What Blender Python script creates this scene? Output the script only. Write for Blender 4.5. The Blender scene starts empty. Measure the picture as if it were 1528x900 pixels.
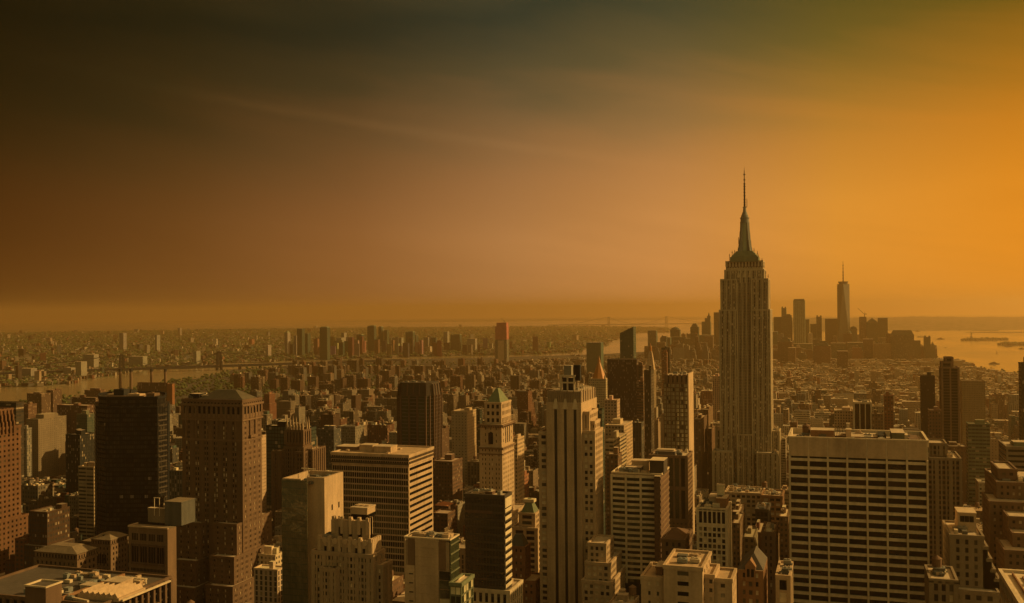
import bpy, math, random
import numpy as np
from mathutils import Vector, Matrix
from mathutils.geometry import delaunay_2d_cdt

# ------------------------------------------------------------------ camera
F, CX, CY = 1500.0, 764.0, 450.0            # lens in photo pixels (1528 x 900)
CAMZ = 270.0
HEAD, PITCH, ROLL = math.radians(-18.0), math.radians(0.42), math.radians(0.5)
REARTH = 7.4e6
sc = bpy.context.scene
COL = sc.collection
fw = Vector((math.sin(HEAD)*math.cos(PITCH), math.cos(HEAD)*math.cos(PITCH), math.sin(PITCH)))
rt = Vector((math.cos(HEAD), -math.sin(HEAD), 0))
up = rt.cross(fw)
rr = rt*math.cos(ROLL) - up*math.sin(ROLL)
uu = up*math.cos(ROLL) + rt*math.sin(ROLL)
cam_data = bpy.data.cameras.new('camera')
cam_data.sensor_width = 36.0
cam_data.lens = 36.0*F/1528.0
cam_data.clip_start = 1.0
cam_data.clip_end = 250000.0
cam = bpy.data.objects.new('camera', cam_data)
COL.objects.link(cam)
cam.matrix_world = Matrix(((rr.x, uu.x, -fw.x, 0), (rr.y, uu.y, -fw.y, 0), (rr.z, uu.z, -fw.z, CAMZ), (0, 0, 0, 1)))
sc.camera = cam

# ------------------------------------------------------------------ sky and sun
SUN_AZ, SUN_EL = math.radians(62), math.radians(27)
world = bpy.data.worlds.new('World')
sc.world = world
world.use_nodes = True
W = world.node_tree
W.nodes.clear()
def wn(t, **k):
    n = W.nodes.new(t)
    for a, b in k.items(): setattr(n, a, b)
    return n
def wmath(op, a, b=None, c=None):
    n = wn('ShaderNodeMath', operation=op)
    for i, v in enumerate((a, b, c)):
        if v is None: continue
        if isinstance(v, (int, float)): n.inputs[i].default_value = v
        else: W.links.new(v, n.inputs[i])
    return n.outputs[0]
def wramp(fac, stops):
    n = wn('ShaderNodeValToRGB')
    e = n.color_ramp.elements
    while len(e) < len(stops): e.new(0.5)
    for el, (p, c) in zip(e, stops):
        el.position = p; el.color = (*c, 1)
    W.links.new(fac, n.inputs[0])
    return n.outputs[0]
tc = wn('ShaderNodeTexCoord')
sep = wn('ShaderNodeSeparateXYZ')
W.links.new(tc.outputs['Generated'], sep.inputs[0])
az = wmath('ARCTAN2', sep.outputs[0], sep.outputs[1])
el = wmath('ARCSINE', sep.outputs[2])
azd = wmath('DEGREES', az); eld = wmath('DEGREES', el)
SKY = dict(
  # azimuth (deg from the avenue axis, + = west) -> colour near the horizon
  az=[(-180, (.34, .265, .085)), (-125, (.13, .075, .022)), (-70, (.050, .020, .004)), (-45, (.105, .034, .005)), (-36, (.185, .068, .013)), (-27, (.31, .122, .031)),
      (-18, (.50, .22, .066)), (-9, (.68, .29, .075)), (0, (.80, .31, .034)), (9, (.82, .275, .014)), (40, (.85, .33, .05)), (70, (.95, .46, .14)),
      (125, (.94, .66, .21)), (180, (.34, .265, .085))],
  el=[(-10, (1, 1, 1)), (1, (1, 1, 1)), (4, (.93, .95, .98)), (7, (.72, .76, .84)), (10, (.43, .54, .66)), (13, (.18, .32, .44)),
      (16.5, (.055, .165, .30)), (24, (.22, .36, .44)), (35, (.75, .82, .9)), (90, (.80, .88, .95))])
azf = wmath('DIVIDE', wmath('ADD', azd, 180.0), 360.0)
hor = wramp(azf, [((a+180)/360, c) for a, c in SKY['az']])
# high thin cloud: long streaks dipping to the west
cmb = wn('ShaderNodeCombineXYZ')
W.links.new(wmath('MULTIPLY', azd, 0.020), cmb.inputs[0])
W.links.new(wmath('MULTIPLY', wmath('ADD', eld, wmath('MULTIPLY', azd, 0.16)), 0.14), cmb.inputs[1])
nz = wn('ShaderNodeTexNoise'); nz.inputs['Scale'].default_value = 1.6; nz.inputs['Detail'].default_value = 7.0; nz.inputs['Roughness'].default_value = 0.55
nz.inputs['Distortion'].default_value = 0.5
W.links.new(cmb.outputs[0], nz.inputs['Vector'])
cl = wmath('SUBTRACT', nz.outputs['Fac'], 0.5)
elw = wmath('ADD', eld, wmath('MULTIPLY', cl, wmath('MINIMUM', wmath('MULTIPLY', wmath('MAXIMUM', eld, 0.0), 0.75), 7.5)))
# the western sky stays bright to a greater height
elw = wmath('SUBTRACT', elw, wmath('MAXIMUM', wmath('MULTIPLY', wmath('ADD', azd, 20.0), 0.09), -2.0))
elf = wmath('DIVIDE', wmath('ADD', elw, 10.0), 100.0)
ver = wramp(elf, [((a+10)/100, c) for a, c in SKY['el']])
mul = wn('ShaderNodeMix', data_type='RGBA', blend_type='MULTIPLY'); mul.inputs[0].default_value = 1
W.links.new(hor, mul.inputs[6]); W.links.new(ver, mul.inputs[7])
streak = wn('ShaderNodeMapRange'); streak.inputs[1].default_value = .35; streak.inputs[2].default_value = .7; streak.inputs[3].default_value = .93; streak.inputs[4].default_value = 1.10
W.links.new(nz.outputs['Fac'], streak.inputs[0])
vm = wn('ShaderNodeVectorMath', operation='SCALE'); W.links.new(mul.outputs[2], vm.inputs[0]); 
# one long thin contrail-like streak sloping down toward the west
ln = wmath('ABSOLUTE', wmath('SUBTRACT', wmath('ADD', eld, wmath('MULTIPLY', wmath('ADD', azd, 42.0), .145)), wmath('ADD', 12.75, wmath('MULTIPLY', cl, .8))))
ls = wn('ShaderNodeMapRange', interpolation_type='SMOOTHSTEP'); ls.inputs[1].default_value = 0.0; ls.inputs[2].default_value = .5; ls.inputs[3].default_value = .12; ls.inputs[4].default_value = 0.0
W.links.new(ln, ls.inputs[0])
lm_ = wn('ShaderNodeMapRange', interpolation_type='SMOOTHSTEP'); lm_.inputs[1].default_value = 3; lm_.inputs[2].default_value = 26; lm_.inputs[3].default_value = 1; lm_.inputs[4].default_value = 0
W.links.new(wmath('ABSOLUTE', wmath('ADD', azd, 30.0)), lm_.inputs[0])
W.links.new(wmath('MULTIPLY', wmath('ADD', streak.outputs[0], wmath('MULTIPLY', ls.outputs[0], lm_.outputs[0])), 10.0), vm.inputs['Scale'])
sky = wn('ShaderNodeTexSky', sky_type='NISHITA'); sky.sun_disc = False
sky.sun_elevation = SUN_EL; sky.sun_rotation = SUN_AZ; sky.dust_density = 6.0; sky.air_density = 1.6; sky.altitude = 270
warm = wn('ShaderNodeMix', data_type='RGBA', blend_type='MULTIPLY'); warm.inputs[0].default_value = 1; warm.inputs[7].default_value = (1, .5, .1, 1)
W.links.new(sky.outputs[0], warm.inputs[6])
mix = wn('ShaderNodeMix', data_type='RGBA'); mix.inputs[0].default_value = 0.985
W.links.new(warm.outputs[2], mix.inputs[6]); W.links.new(vm.outputs[0], mix.inputs[7])
bg = wn('ShaderNodeBackground'); bg.inputs[1].default_value = 0.1
W.links.new(mix.outputs[2], bg.inputs[0])
wo = wn('ShaderNodeOutputWorld'); W.links.new(bg.outputs[0], wo.inputs[0])

sd = bpy.data.lights.new('sun', 'SUN'); sd.energy = 5.0; sd.angle = math.radians(0.6); sd.color = (1.0, .63, .20)
so = bpy.data.objects.new('sun', sd); COL.objects.link(so)
svec = Vector((math.sin(SUN_AZ)*math.cos(SUN_EL), math.cos(SUN_AZ)*math.cos(SUN_EL), math.sin(SUN_EL)))
so.rotation_euler = svec.to_track_quat('Z', 'Y').to_euler(); so.location = (0, 0, 900)
sc.view_settings.view_transform = 'Standard'; sc.view_settings.look = 'None'
sc.view_settings.exposure = -0.08; sc.view_settings.gamma = 1.0; sc.view_settings.use_curve_mapping = False
sc.cycles.max_bounces = 4; sc.cycles.diffuse_bounces = 2; sc.cycles.glossy_bounces = 2; sc.cycles.volume_bounces = 1
sc.cycles.transmission_bounces = 2; sc.cycles.use_denoising = True; sc.cycles.sample_clamp_indirect = 4.0
sc.cycles.caustics_reflective = False; sc.cycles.caustics_refractive = False

# ------------------------------------------------------------------ geometry of the view
CAM = Vector((0, 0, CAMZ))
def ray(px, py): return fw + rr*((px-CX)/F) - uu*((py-CY)/F)
def at(px, py, Y):
    d = ray(px, py); t = Y/d.y
    return d.x*t, CAMZ + d.z*t
def atd(px, py, D):
    return CAM + ray(px, py)*D
def proj(x, y, z):
    v = Vector((x, y, z)) - CAM
    D = v.dot(fw)
    if D < 1: return None
    return CX + F*v.dot(rr)/D, CY - F*v.dot(uu)/D, D
def gz(x, y): return -(x*x+y*y)/(2*REARTH)
def ground(px, py):
    d = ray(px, py); a = (d.x*d.x+d.y*d.y)/(2*REARTH)
    # CAMZ + d.z t = -a t^2
    disc = d.z*d.z - 4*a*CAMZ
    t = (-d.z - math.sqrt(disc))/(2*a) if disc > 0 else -d.z/(2*a)
    return (d.x*t, d.y*t)
VP = CX + F*math.tan(-HEAD)
R = random.Random(7)

# ------------------------------------------------------------------ materials
MATS = {}
def nt(name):
    m = bpy.data.materials.new(name); m.use_nodes = True
    n = m.node_tree; b = n.nodes['Principled BSDF']
    return m, n, b
def N(n, t, **k):
    x = n.nodes.new(t)
    for a, b in k.items(): setattr(x, a, b)
    return x
def M_(n, op, a, b=None):
    x = N(n, 'ShaderNodeMath', operation=op)
    for i, v in enumerate((a, b)):
        if v is None: continue
        if isinstance(v, (int, float)): x.inputs[i].default_value = v
        else: n.links.new(v, x.inputs[i])
    return x.outputs[0]
def weather(n, src, amt=0.32):
    """blotches, streaks and soot that belong to the surface"""
    tcn = N(n, 'ShaderNodeTexCoord')
    mp = N(n, 'ShaderNodeMapping'); mp.inputs['Scale'].default_value = (.35, .35, .035)
    n.links.new(tcn.outputs['Object'], mp.inputs[0])
    a = N(n, 'ShaderNodeTexNoise'); a.inputs['Scale'].default_value = 1.0; a.inputs['Detail'].default_value = 5
    n.links.new(mp.outputs[0], a.inputs['Vector'])
    b = N(n, 'ShaderNodeTexNoise'); b.inputs['Scale'].default_value = 0.06; b.inputs['Detail'].default_value = 3
    n.links.new(tcn.outputs['Object'], b.inputs['Vector'])
    c_ = N(n, 'ShaderNodeTexNoise'); c_.inputs['Scale'].default_value = .9; c_.inputs['Detail'].default_value = 4
    n.links.new(tcn.outputs['Object'], c_.inputs['Vector'])
    s = M_(n, 'ADD', M_(n, 'ADD', M_(n, 'MULTIPLY', a.outputs['Fac'], .8), M_(n, 'MULTIPLY', b.outputs['Fac'], .7)), M_(n, 'MULTIPLY', c_.outputs['Fac'], .5))
    mr = N(n, 'ShaderNodeMapRange'); mr.inputs[1].default_value = .7; mr.inputs[2].default_value = 1.3
    mr.inputs[3].default_value = 1-amt; mr.inputs[4].default_value = 1+amt*.6
    n.links.new(s, mr.inputs[0])
    vm = N(n, 'ShaderNodeVectorMath', operation='SCALE')
    if isinstance(src, tuple): vm.inputs[0].default_value = src
    else: n.links.new(src, vm.inputs[0])
    n.links.new(mr.outputs[0], vm.inputs['Scale'])
    return vm.outputs[0]
def plain(name, col, rough=.85, amt=.32, metal=0.0, spec=.3):
    if name in MATS: return MATS[name]
    m, n, b = nt(name)
    n.links.new(weather(n, col, amt), b.inputs['Base Color'])
    b.inputs['Roughness'].default_value = rough; b.inputs['Metallic'].default_value = metal
    b.inputs['Specular IOR Level'].default_value = spec
    MATS[name] = m; return m
PAL = dict(tan=(.44, .31, .19), lime=(.41, .32, .20), cream=(.56, .44, .29), white=(.60, .52, .38), brick=(.13, .078, .045), redbrick=(.22, .10, .05),
           brown=(.115, .065, .040), umber=(.17, .105, .06), grey=(.25, .22, .17), darkgrey=(.09, .085, .07), dark=(.022, .022, .020), black=(.008, .009, .009),
           copper=(.12, .145, .075), slate=(.085, .07, .045), roof=(.46, .36, .25), tar=(.09, .075, .06), gold=(.42, .17, .035), greenwall=(.12, .12, .07),
           terracotta=(.42, .17, .08), steel=(.20, .20, .17), teal=(.030, .042, .026), dim=(.20, .15, .095), fawn=(.31, .22, .135), dimbrick=(.13, .062, .028), sage=(.30, .33, .22), olive=(.155, .17, .10), wood=(.16, .09, .05), dusk=(.06, .045, .03),
           orangebrick=(.24, .125, .06), ivory=(.58, .47, .30))
def wall(k): return plain(k+'_wall', PAL[k], .85 if k not in ('gold',) else .4)
def glass(name, col, rough=.12, spec=.6):
    if name in MATS: return MATS[name]
    m, n, b = nt(name)
    tcn = N(n, 'ShaderNodeTexCoord'); a = N(n, 'ShaderNodeTexNoise'); a.inputs['Scale'].default_value = .25; a.inputs['Detail'].default_value = 4
    n.links.new(tcn.outputs['Object'], a.inputs['Vector'])
    oi = N(n, 'ShaderNodeObjectInfo')
    f = M_(n, 'MULTIPLY', M_(n, 'ADD', M_(n, 'MULTIPLY', oi.outputs['Random'], .9), .5), M_(n, 'ADD', a.outputs['Fac'], .5))
    vm = N(n, 'ShaderNodeVectorMath', operation='SCALE'); vm.inputs[0].default_value = col
    n.links.new(f, vm.inputs['Scale']); n.links.new(vm.outputs[0], b.inputs['Base Color'])
    b.inputs['Roughness'].default_value = rough; b.inputs['Specular IOR Level'].default_value = spec
    bp = N(n, 'ShaderNodeBump'); bp.inputs['Strength'].default_value = .25; bp.inputs['Distance'].default_value = .4
    n.links.new(a.outputs['Fac'], bp.inputs['Height']); n.links.new(bp.outputs[0], b.inputs['Normal'])
    MATS[name] = m; return m
G_DARK = lambda: glass('window_glass', (.008, .008, .007), .15, .10)
G_MID = lambda: glass('window_glass_hazy', (.06, .05, .033), .25, .15)
G_BLIND = lambda: glass('window_blind', (.42, .33, .21), .5, .3)
G_GREEN = lambda: glass('green_glass', (.030, .034, .018), .08, .4)
G_SKY = lambda: glass('reflective_glass', (.60, .52, .32), .2, .5)

def facade_mat(name, fx=(.26, .74), fz=(.28, .78), col=None, bay=1.0, floor=1.0, gcol=(.022, .024, .022), attr=True, bright=.16):
    """wall with one window per UV cell; colour from the mesh's tint attribute or given"""
    if name in MATS: return MATS[name]
    m, n, b = nt(name)
    uv = N(n, 'ShaderNodeUVMap'); s = N(n, 'ShaderNodeSeparateXYZ'); n.links.new(uv.outputs[0], s.inputs[0])
    u = M_(n, 'DIVIDE', s.outputs[0], bay); v = M_(n, 'DIVIDE', s.outputs[1], floor)
    fu = M_(n, 'FRACT', u); fv = M_(n, 'FRACT', v)
    k = M_(n, 'MULTIPLY', M_(n, 'GREATER_THAN', fu, fx[0]), M_(n, 'LESS_THAN', fu, fx[1]))
    k = M_(n, 'MULTIPLY', k, M_(n, 'MULTIPLY', M_(n, 'GREATER_THAN', fv, fz[0]), M_(n, 'LESS_THAN', fv, fz[1])))
    c = N(n, 'ShaderNodeCombineXYZ'); n.links.new(M_(n, 'FLOOR', u), c.inputs[0]); n.links.new(M_(n, 'FLOOR', v), c.inputs[1])
    wn_ = N(n, 'ShaderNodeTexWhiteNoise', noise_dimensions='2D'); n.links.new(c.outputs[0], wn_.inputs['Vector'])
    lit = M_(n, 'GREATER_THAN', wn_.outputs['Value'], 1-bright)
    gm = N(n, 'ShaderNodeMix', data_type='RGBA'); gm.inputs[6].default_value = (*gcol, 1); gm.inputs[7].default_value = (.30, .23, .15, 1)
    n.links.new(M_(n, 'ADD', M_(n, 'MULTIPLY', lit, .75), M_(n, 'MULTIPLY', wn_.outputs['Value'], .15)), gm.inputs[0])
    if attr:
        at_ = N(n, 'ShaderNodeAttribute', attribute_name='tint'); src = at_.outputs['Color']
    else: src = col
    wcol = weather(n, src, .25)
    mx = N(n, 'ShaderNodeMix', data_type='RGBA'); n.links.new(k, mx.inputs[0]); n.links.new(wcol, mx.inputs[6]); n.links.new(gm.outputs[2], mx.inputs[7])
    n.links.new(mx.outputs[2], b.inputs['Base Color'])
    n.links.new(M_(n, 'SUBTRACT', .88, M_(n, 'MULTIPLY', k, .6)), b.inputs['Roughness'])
    b.inputs['Specular IOR Level'].default_value = .12
    MATS[name] = m; return m
FM = [facade_mat('punched_facade'),
      facade_mat('ribbon_facade', (.04, .96), (.35, .80)),
      facade_mat('bare_facade', (.5, .5), (.5, .5)),
      facade_mat('roof_surface', (.5, .5), (.5, .5)),
      facade_mat('pier_facade', (.30, .78), (.06, .86)),
      facade_mat('curtain_facade', (.06, .94), (.08, .92), gcol=(.03, .05, .042), bright=.05),
      facade_mat('small_window_facade', (.36, .66), (.40, .72), bright=.08)]
PUNCH, RIBBON, BARE, ROOF, PIER, CURT, SMALL = range(7)

# ------------------------------------------------------------------ mesh helpers
def tag(o, label=None, cat=None, group=None, kind=None):
    if label: o['label'] = label
    if cat: o['category'] = cat
    if group: o['group'] = group
    if kind: o['kind'] = kind
    return o
def empty(name, loc, label, cat, group=None):
    o = bpy.data.objects.new(name, None); COL.objects.link(o); o.location = loc; o.empty_display_size = 5
    return tag(o, label, cat, group)
class MB:
    def __init__(s): s.v = []; s.f = []; s.m = []
    def face(s, pts, m=0):
        i = len(s.v); s.v += [tuple(p) for p in pts]; s.f.append(tuple(range(i, i+len(pts)))); s.m.append(m)
    def box(s, x0, x1, y0, y1, z0, z1, m=0, top=None, bottom=True):
        if x1-x0 < 1e-4 or y1-y0 < 1e-4 or z1-z0 < 1e-4: return
        i = len(s.v)
        s.v += [(x0, y0, z0), (x1, y0, z0), (x1, y1, z0), (x0, y1, z0), (x0, y0, z1), (x1, y0, z1), (x1, y1, z1), (x0, y1, z1)]
        s.f += [(i, i+1, i+5, i+4), (i+1, i+2, i+6, i+5), (i+2, i+3, i+7, i+6), (i+3, i, i+4, i+7), (i+4, i+5, i+6, i+7)]
        s.m += [m]*4 + [m if top is None else top]
        if bottom: s.f.append((i+3, i+2, i+1, i)); s.m.append(m)
    def prism(s, poly, z0, z1, m=0, top=None, poly2=None, cap=True):
        n = len(poly); i = len(s.v); p2 = poly2 or poly
        s.v += [(x, y, z0) for x, y in poly] + [(x, y, z1) for x, y in p2]
        for k in range(n):
            j = (k+1) % n; s.f.append((i+k, i+j, i+n+j, i+n+k)); s.m.append(m)
        if cap: s.f.append(tuple(i+n+k for k in range(n))); s.m.append(m if top is None else top)
        s.f.append(tuple(i+k for k in reversed(range(n)))); s.m.append(m)
    def cyl(s, cx, cy, z0, z1, r0, r1=None, n=10, m=0):
        r1 = r0 if r1 is None else r1
        A = [(math.cos(2*math.pi*k/n), math.sin(2*math.pi*k/n)) for k in range(n)]
        s.prism([(cx+r0*a, cy+r0*b) for a, b in A], z0, z1, m, None, [(cx+max(r1, .01)*a, cy+max(r1, .01)*b) for a, b in A])
    def hip(s, x0, x1, y0, y1, z0, z1, ix, iy, m=0):
        s.prism([(x0, y0), (x1, y0), (x1, y1), (x0, y1)], z0, z1, m, None, [(x0+ix, y0+iy), (x1-ix, y0+iy), (x1-ix, y1-iy), (x0+ix, y1-iy)])
    def beam(s, p, q, w, m=0, h=None):
        p, q = Vector(p), Vector(q); d = q-p
        if d.length < 1e-6: return
        d.normalize(); a = d.cross(Vector((0, 0, 1)))
        if a.length < .01: a = d.cross(Vector((0, 1, 0)))
        a.normalize(); b = d.cross(a); h = h or w
        i = len(s.v)
        for c in (p, q):
            for sa, sb in ((-1, -1), (1, -1), (1, 1), (-1, 1)): s.v.append(tuple(c+a*(sa*w/2)+b*(sb*h/2)))
        for k in range(4):
            j = (k+1) % 4; s.f.append((i+k, i+j, i+4+j, i+4+k)); s.m.append(m)
        s.f += [(i+3, i+2, i+1, i), (i+4, i+5, i+6, i+7)]; s.m += [m, m]
    def mesh(s, name, mats, org=(0, 0, 0)):
        me = bpy.data.meshes.new(name)
        V = np.array(s.v, dtype=np.float64).reshape(-1, 3) - np.array(org)
        me.from_pydata(V.tolist(), [], s.f)
        for m in mats: me.materials.append(m)
        me.polygons.foreach_set('material_index', s.m)
        uv = me.uv_layers.new(name='UVMap')
        nl = len(me.loops); li = np.empty(nl, dtype=np.int32); me.loops.foreach_get('vertex_index', li)
        pn = np.empty(len(me.polygons)*3); me.polygons.foreach_get('normal', pn); pn = np.abs(pn.reshape(-1, 3))
        lt = np.empty(len(me.polygons), dtype=np.int32); me.polygons.foreach_get('loop_total', lt)
        ln = np.repeat(pn, lt, axis=0); P = V[li] + np.array(org)
        u = np.where(ln[:, 0] > ln[:, 1], P[:, 1], P[:, 0]); v = P[:, 2].copy()
        flat = ln[:, 2] > .8; v[flat] = P[flat, 1]; u[flat] = P[flat, 0]
        uv.data.foreach_set('uv', np.stack([u, v], 1).astype(np.float32).ravel())
        me.update(); return me
    def build(s, name, mats, parent=None, tint=None):
        if not s.f: return None
        if not isinstance(mats, (list, tuple)): mats = [mats]
        org = tuple(parent_world(parent)) if parent else (0, 0, 0)
        me = s.mesh(name, mats, org)
        if tint is not None: set_tint(me, tint)
        o = bpy.data.objects.new(name, me); COL.objects.link(o)
        if parent: o.parent = parent
        return o
def parent_world(p):
    v = Vector(p.location)
    while p.parent: p = p.parent; v += Vector(p.location)
    return v
def set_tint(me, col):
    a = me.color_attributes.new('tint', 'FLOAT_COLOR', 'POINT')
    a.data.foreach_set('color', np.tile(np.array((*col, 1.0), dtype=np.float32), len(me.vertices)))

def mass_mesh(name, recs, org=(0, 0, 0)):
    """many boxes in one mesh. rec = (cx,cy,hx,hy,z0,z1,ang,(r,g,b),(roof rgb),bay,floor,style)"""
    n = len(recs)
    A = np.array([r[:7] for r in recs], dtype=np.float64)
    T = np.array([r[7] for r in recs]); RT = np.array([r[8] for r in recs])
    bay = np.array([r[9] for r in recs]); fl = np.array([r[10] for r in recs]); st = np.array([r[11] for r in recs])
    cx, cy, hx, hy, z0, z1, an = A.T
    c, s = np.cos(an), np.sin(an)
    V = np.zeros((n, 12, 3))
    for k, (sx, sy) in enumerate(((-1, -1), (1, -1), (1, 1), (-1, 1))):
        x = cx + sx*hx*c - sy*hy*s; y = cy + sx*hx*s + sy*hy*c
        for j, z in ((0, z0), (4, z1), (8, z1)):
            V[:, k+j, 0] = x; V[:, k+j, 1] = y; V[:, k+j, 2] = z
    V -= np.array(org)
    q = np.array([[0, 1, 5, 4], [1, 2, 6, 5], [2, 3, 7, 6], [3, 0, 4, 7], [8, 9, 10, 11]])
    Fc = (np.arange(n)[:, None, None]*12 + q[None]).reshape(-1, 4)
    me = bpy.data.meshes.new(name)
    me.vertices.add(n*12); me.vertices.foreach_set('co', V.ravel())
    me.loops.add(n*20); me.loops.foreach_set('vertex_index', Fc.ravel().astype(np.int32))
    me.polygons.add(n*5); me.polygons.foreach_set('loop_start', np.arange(n*5, dtype=np.int32)*4)
    for m in FM: me.materials.append(m)
    mi = np.empty((n, 5), dtype=np.int32); mi[:, :4] = st[:, None]; mi[:, 4] = ROOF
    me.polygons.foreach_set('material_index', mi.ravel())
    me.polygons.foreach_set('use_smooth', np.zeros(n*5, dtype=bool))
    uvl = me.uv_layers.new(name='UVMap')
    UV = np.zeros((n, 5, 4, 2))
    off = np.array([R.random()*50 for _ in range(n)]).round()
    for k in range(4):
        w = np.maximum(1, np.round((hx if k % 2 == 0 else hy)*2/bay)) ; h = (z1-z0)/fl
        o = off+k*17
        UV[:, k, 0] = np.stack([o, -h], 1); UV[:, k, 1] = np.stack([o+w, -h], 1)
        UV[:, k, 2] = np.stack([o+w, 0*h], 1); UV[:, k, 3] = np.stack([o, 0*h], 1)
    uvl.data.foreach_set('uv', UV.astype(np.float32).ravel())
    C = np.ones((n, 12, 4), dtype=np.float32); C[:, :8, :3] = T[:, None]; C[:, 8:, :3] = RT[:, None]
    a = me.color_attributes.new('tint', 'FLOAT_COLOR', 'POINT'); a.data.foreach_set('color', C.ravel())
    me.update(calc_edges=True); me.validate()
    return me
def rec(x0, x1, y0, y1, z0, z1, tint, roof=None, bay=3.2, fl=3.5, st=PUNCH, ang=0.0):
    if isinstance(tint, str): tint = PAL[tint]
    if roof is None: roof = PAL['roof']
    elif isinstance(roof, str): roof = PAL[roof]
    return ((x0+x1)/2, (y0+y1)/2, (x1-x0)/2, (y1-y0)/2, z0, z1, ang, tint, roof, bay, fl, st)
def jit(c, a=.15):
    k = 1+R.uniform(-a, a); return tuple(min(.9, v*k*(1+R.uniform(-.05, .05))) for v in c)

OCC = []     # (pxmin, pxmax, ytop, Y, ybot) of everything placed by hand
FOOT = []    # footprints (x0,x1,y0,y1)
NAMES = []   # (short phrase, px, py, Y) for labels of the filler blocks

# ------------------------------------------------------------------ hand-placed buildings
class Bld:
    """one building: root empty at its base, parts beneath"""
    def __init__(s, name, label, L, C, S, yt, Y, ybot=900, cat='building', short=None, group=None, depth=None):
        west = C < VP
        cx, z = at(C, yt, Y); lx, _ = at(L, yt, Y)
        s.X0, s.X1 = min(lx, cx), max(lx, cx)
        s.side = 'W' if west else 'E'
        if depth is None:
            d = ray(S, yt); depth = cx*d.y/d.x - Y
        s.Y0, s.Y1 = Y, Y+max(8, depth)
        s.Z1 = z; s.Z0 = gz(cx, Y)-1
        s.zvis = max(0, at(C, min(ybot, 905)+18, Y)[1])
        s.root = empty(name, ((s.X0+s.X1)/2, (s.Y0+s.Y1)/2, s.Z0), label, cat, group)
        s.panes = []; s.wall = MB(); s.span = MB(); s.coreb = MB(); s.wallm = None; s.spanm = None
        a, b = min(L, C, S if S is not None else C), max(L, C, S if S is not None else C)
        OCC.append((a, b, yt, Y, ybot)); FOOT.append((s.X0-3, s.X1+3, s.Y0-3, s.Y1+3))
        if short: NAMES.append((short, (L+C)/2, yt, Y))
    def z(s, py, px=None): return at(px or 0.5*(sum(proj(s.X0, s.Y0, s.Z1)[:1])+sum(proj(s.X1, s.Y0, s.Z1)[:1])), py, s.Y0)[1]
    def x(s, px, py=None, Y=None): return at(px, py or 700, Y or s.Y0)[0]
    def put(s, mb, side, plane, u0, u1, z0, z1, d0, d1):
        if side == 'N': mb.box(u0, u1, plane-d1, plane-d0, z0, z1)
        elif side == 'W': mb.box(plane+d0, plane+d1, u0, u1, z0, z1)
        else: mb.box(plane-d1, plane-d0, u0, u1, z0, z1)
    def facade(s, side, plane, a0, a1, z0, z1, st, top=1.3):
        bay, pier, fl, sp = st['bay'], st['pier'], st['fl'], st['sp']
        pp, spp = st.get('pp', .45), st.get('spp', .30)
        e = st.get('edge', pier); L = a1-a0
        n = max(1, round((L-2*e+pier)/bay)); b = (L-2*e+pier)/n; g = st.get('grp', 0); gw = st.get('gw', 0)
        edges = []
        for k in range(n+1):
            c = a0+e-pier/2+k*b; w = pier/2+(gw/2 if g and k % g == 0 else 0)
            lo, hi = c-w, c+w
            if k == 0: lo = a0
            if k == n: hi = a1
            edges.append((max(lo, a0), min(hi, a1)))
        zt = z1-top; m = max(1, int((zt-z0)/fl)); zb = zt-m*fl
        ext = pp if side == 'N' else 0
        for k, (lo, hi) in enumerate(edges):
            l2 = lo-(ext if k == 0 else 0); h2 = hi+(ext if k == n else 0)
            s.put(s.wall, side, plane, l2, h2, zb, z1-.02, 0, pp)
        s.put(s.span, side, plane, a0+.01, a1-.01, zt, z1-.04, 0, spp if spp != pp else pp-.03)
        for j in range(m):
            if sp > .05: s.put(s.span, side, plane, a0+.01, a1-.01, zt-(j+1)*fl, zt-(j+1)*fl+sp, 0, spp)
        mode = st.get('mode', 'win'); gl = st.get('glass', ((G_DARK, 5), (G_MID, 3), (G_BLIND, 2)))
        if mode == 'win':
            for j in range(m):
                for k in range(n):
                    s.panes.append((side, plane, edges[k][1], edges[k+1][0], zt-(j+1)*fl+sp, zt-j*fl, gl))
        elif mode == 'row':
            for j in range(m): s.panes.append((side, plane, a0+.02, a1-.02, zt-(j+1)*fl+sp, zt-j*fl, gl))
        elif mode == 'col':
            for k in range(n): s.panes.append((side, plane, edges[k][1], edges[k+1][0], zb+.02, zt, gl))
        if zb > s.Z0+3: s.put(s.span, side, plane, a0+.01, a1-.01, zb-.5, zb, 0, spp)
    def block(s, X0=None, X1=None, Y0=None, Y1=None, Z1=None, Z0=None, st=None, sides=None, parapet=1.0, stW=None, blank=()):
        X0 = s.X0 if X0 is None else X0; X1 = s.X1 if X1 is None else X1; Y0 = s.Y0 if Y0 is None else Y0; Y1 = s.Y1 if Y1 is None else Y1
        Z1 = s.Z1 if Z1 is None else Z1; Z0 = s.Z0 if Z0 is None else Z0
        Z0 += R.uniform(.001, .009)
        s.coreb.box(X0, X1, Y0, Y1, Z0, Z1, 0, top=1)
        zf = max(Z0, s.zvis-4)
        for side in ('N', s.side):
            t = st if side == 'N' else (stW or st)
            if t is None or side in blank: continue
            if side == 'N': s.facade('N', Y0, X0, X1, zf, Z1, t)
            elif side == 'W': s.facade('W', X1, Y0, Y1, zf, Z1, t)
            else: s.facade('E', X0, Y0, Y1, zf, Z1, t)
        if parapet:
            o = .6; p = parapet; w = .5
            for (a, b, c, d) in ((X0-o, X1+o, Y0-o, Y0+w), (X0-o, X1+o, Y1-w, Y1+o), (X0-o, X0+w, Y0+w, Y1-w), (X1-w, X1+o, Y0+w, Y1-w)):
                s.wall.box(a, b, c, d, Z1-.7, Z1+p)
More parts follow.
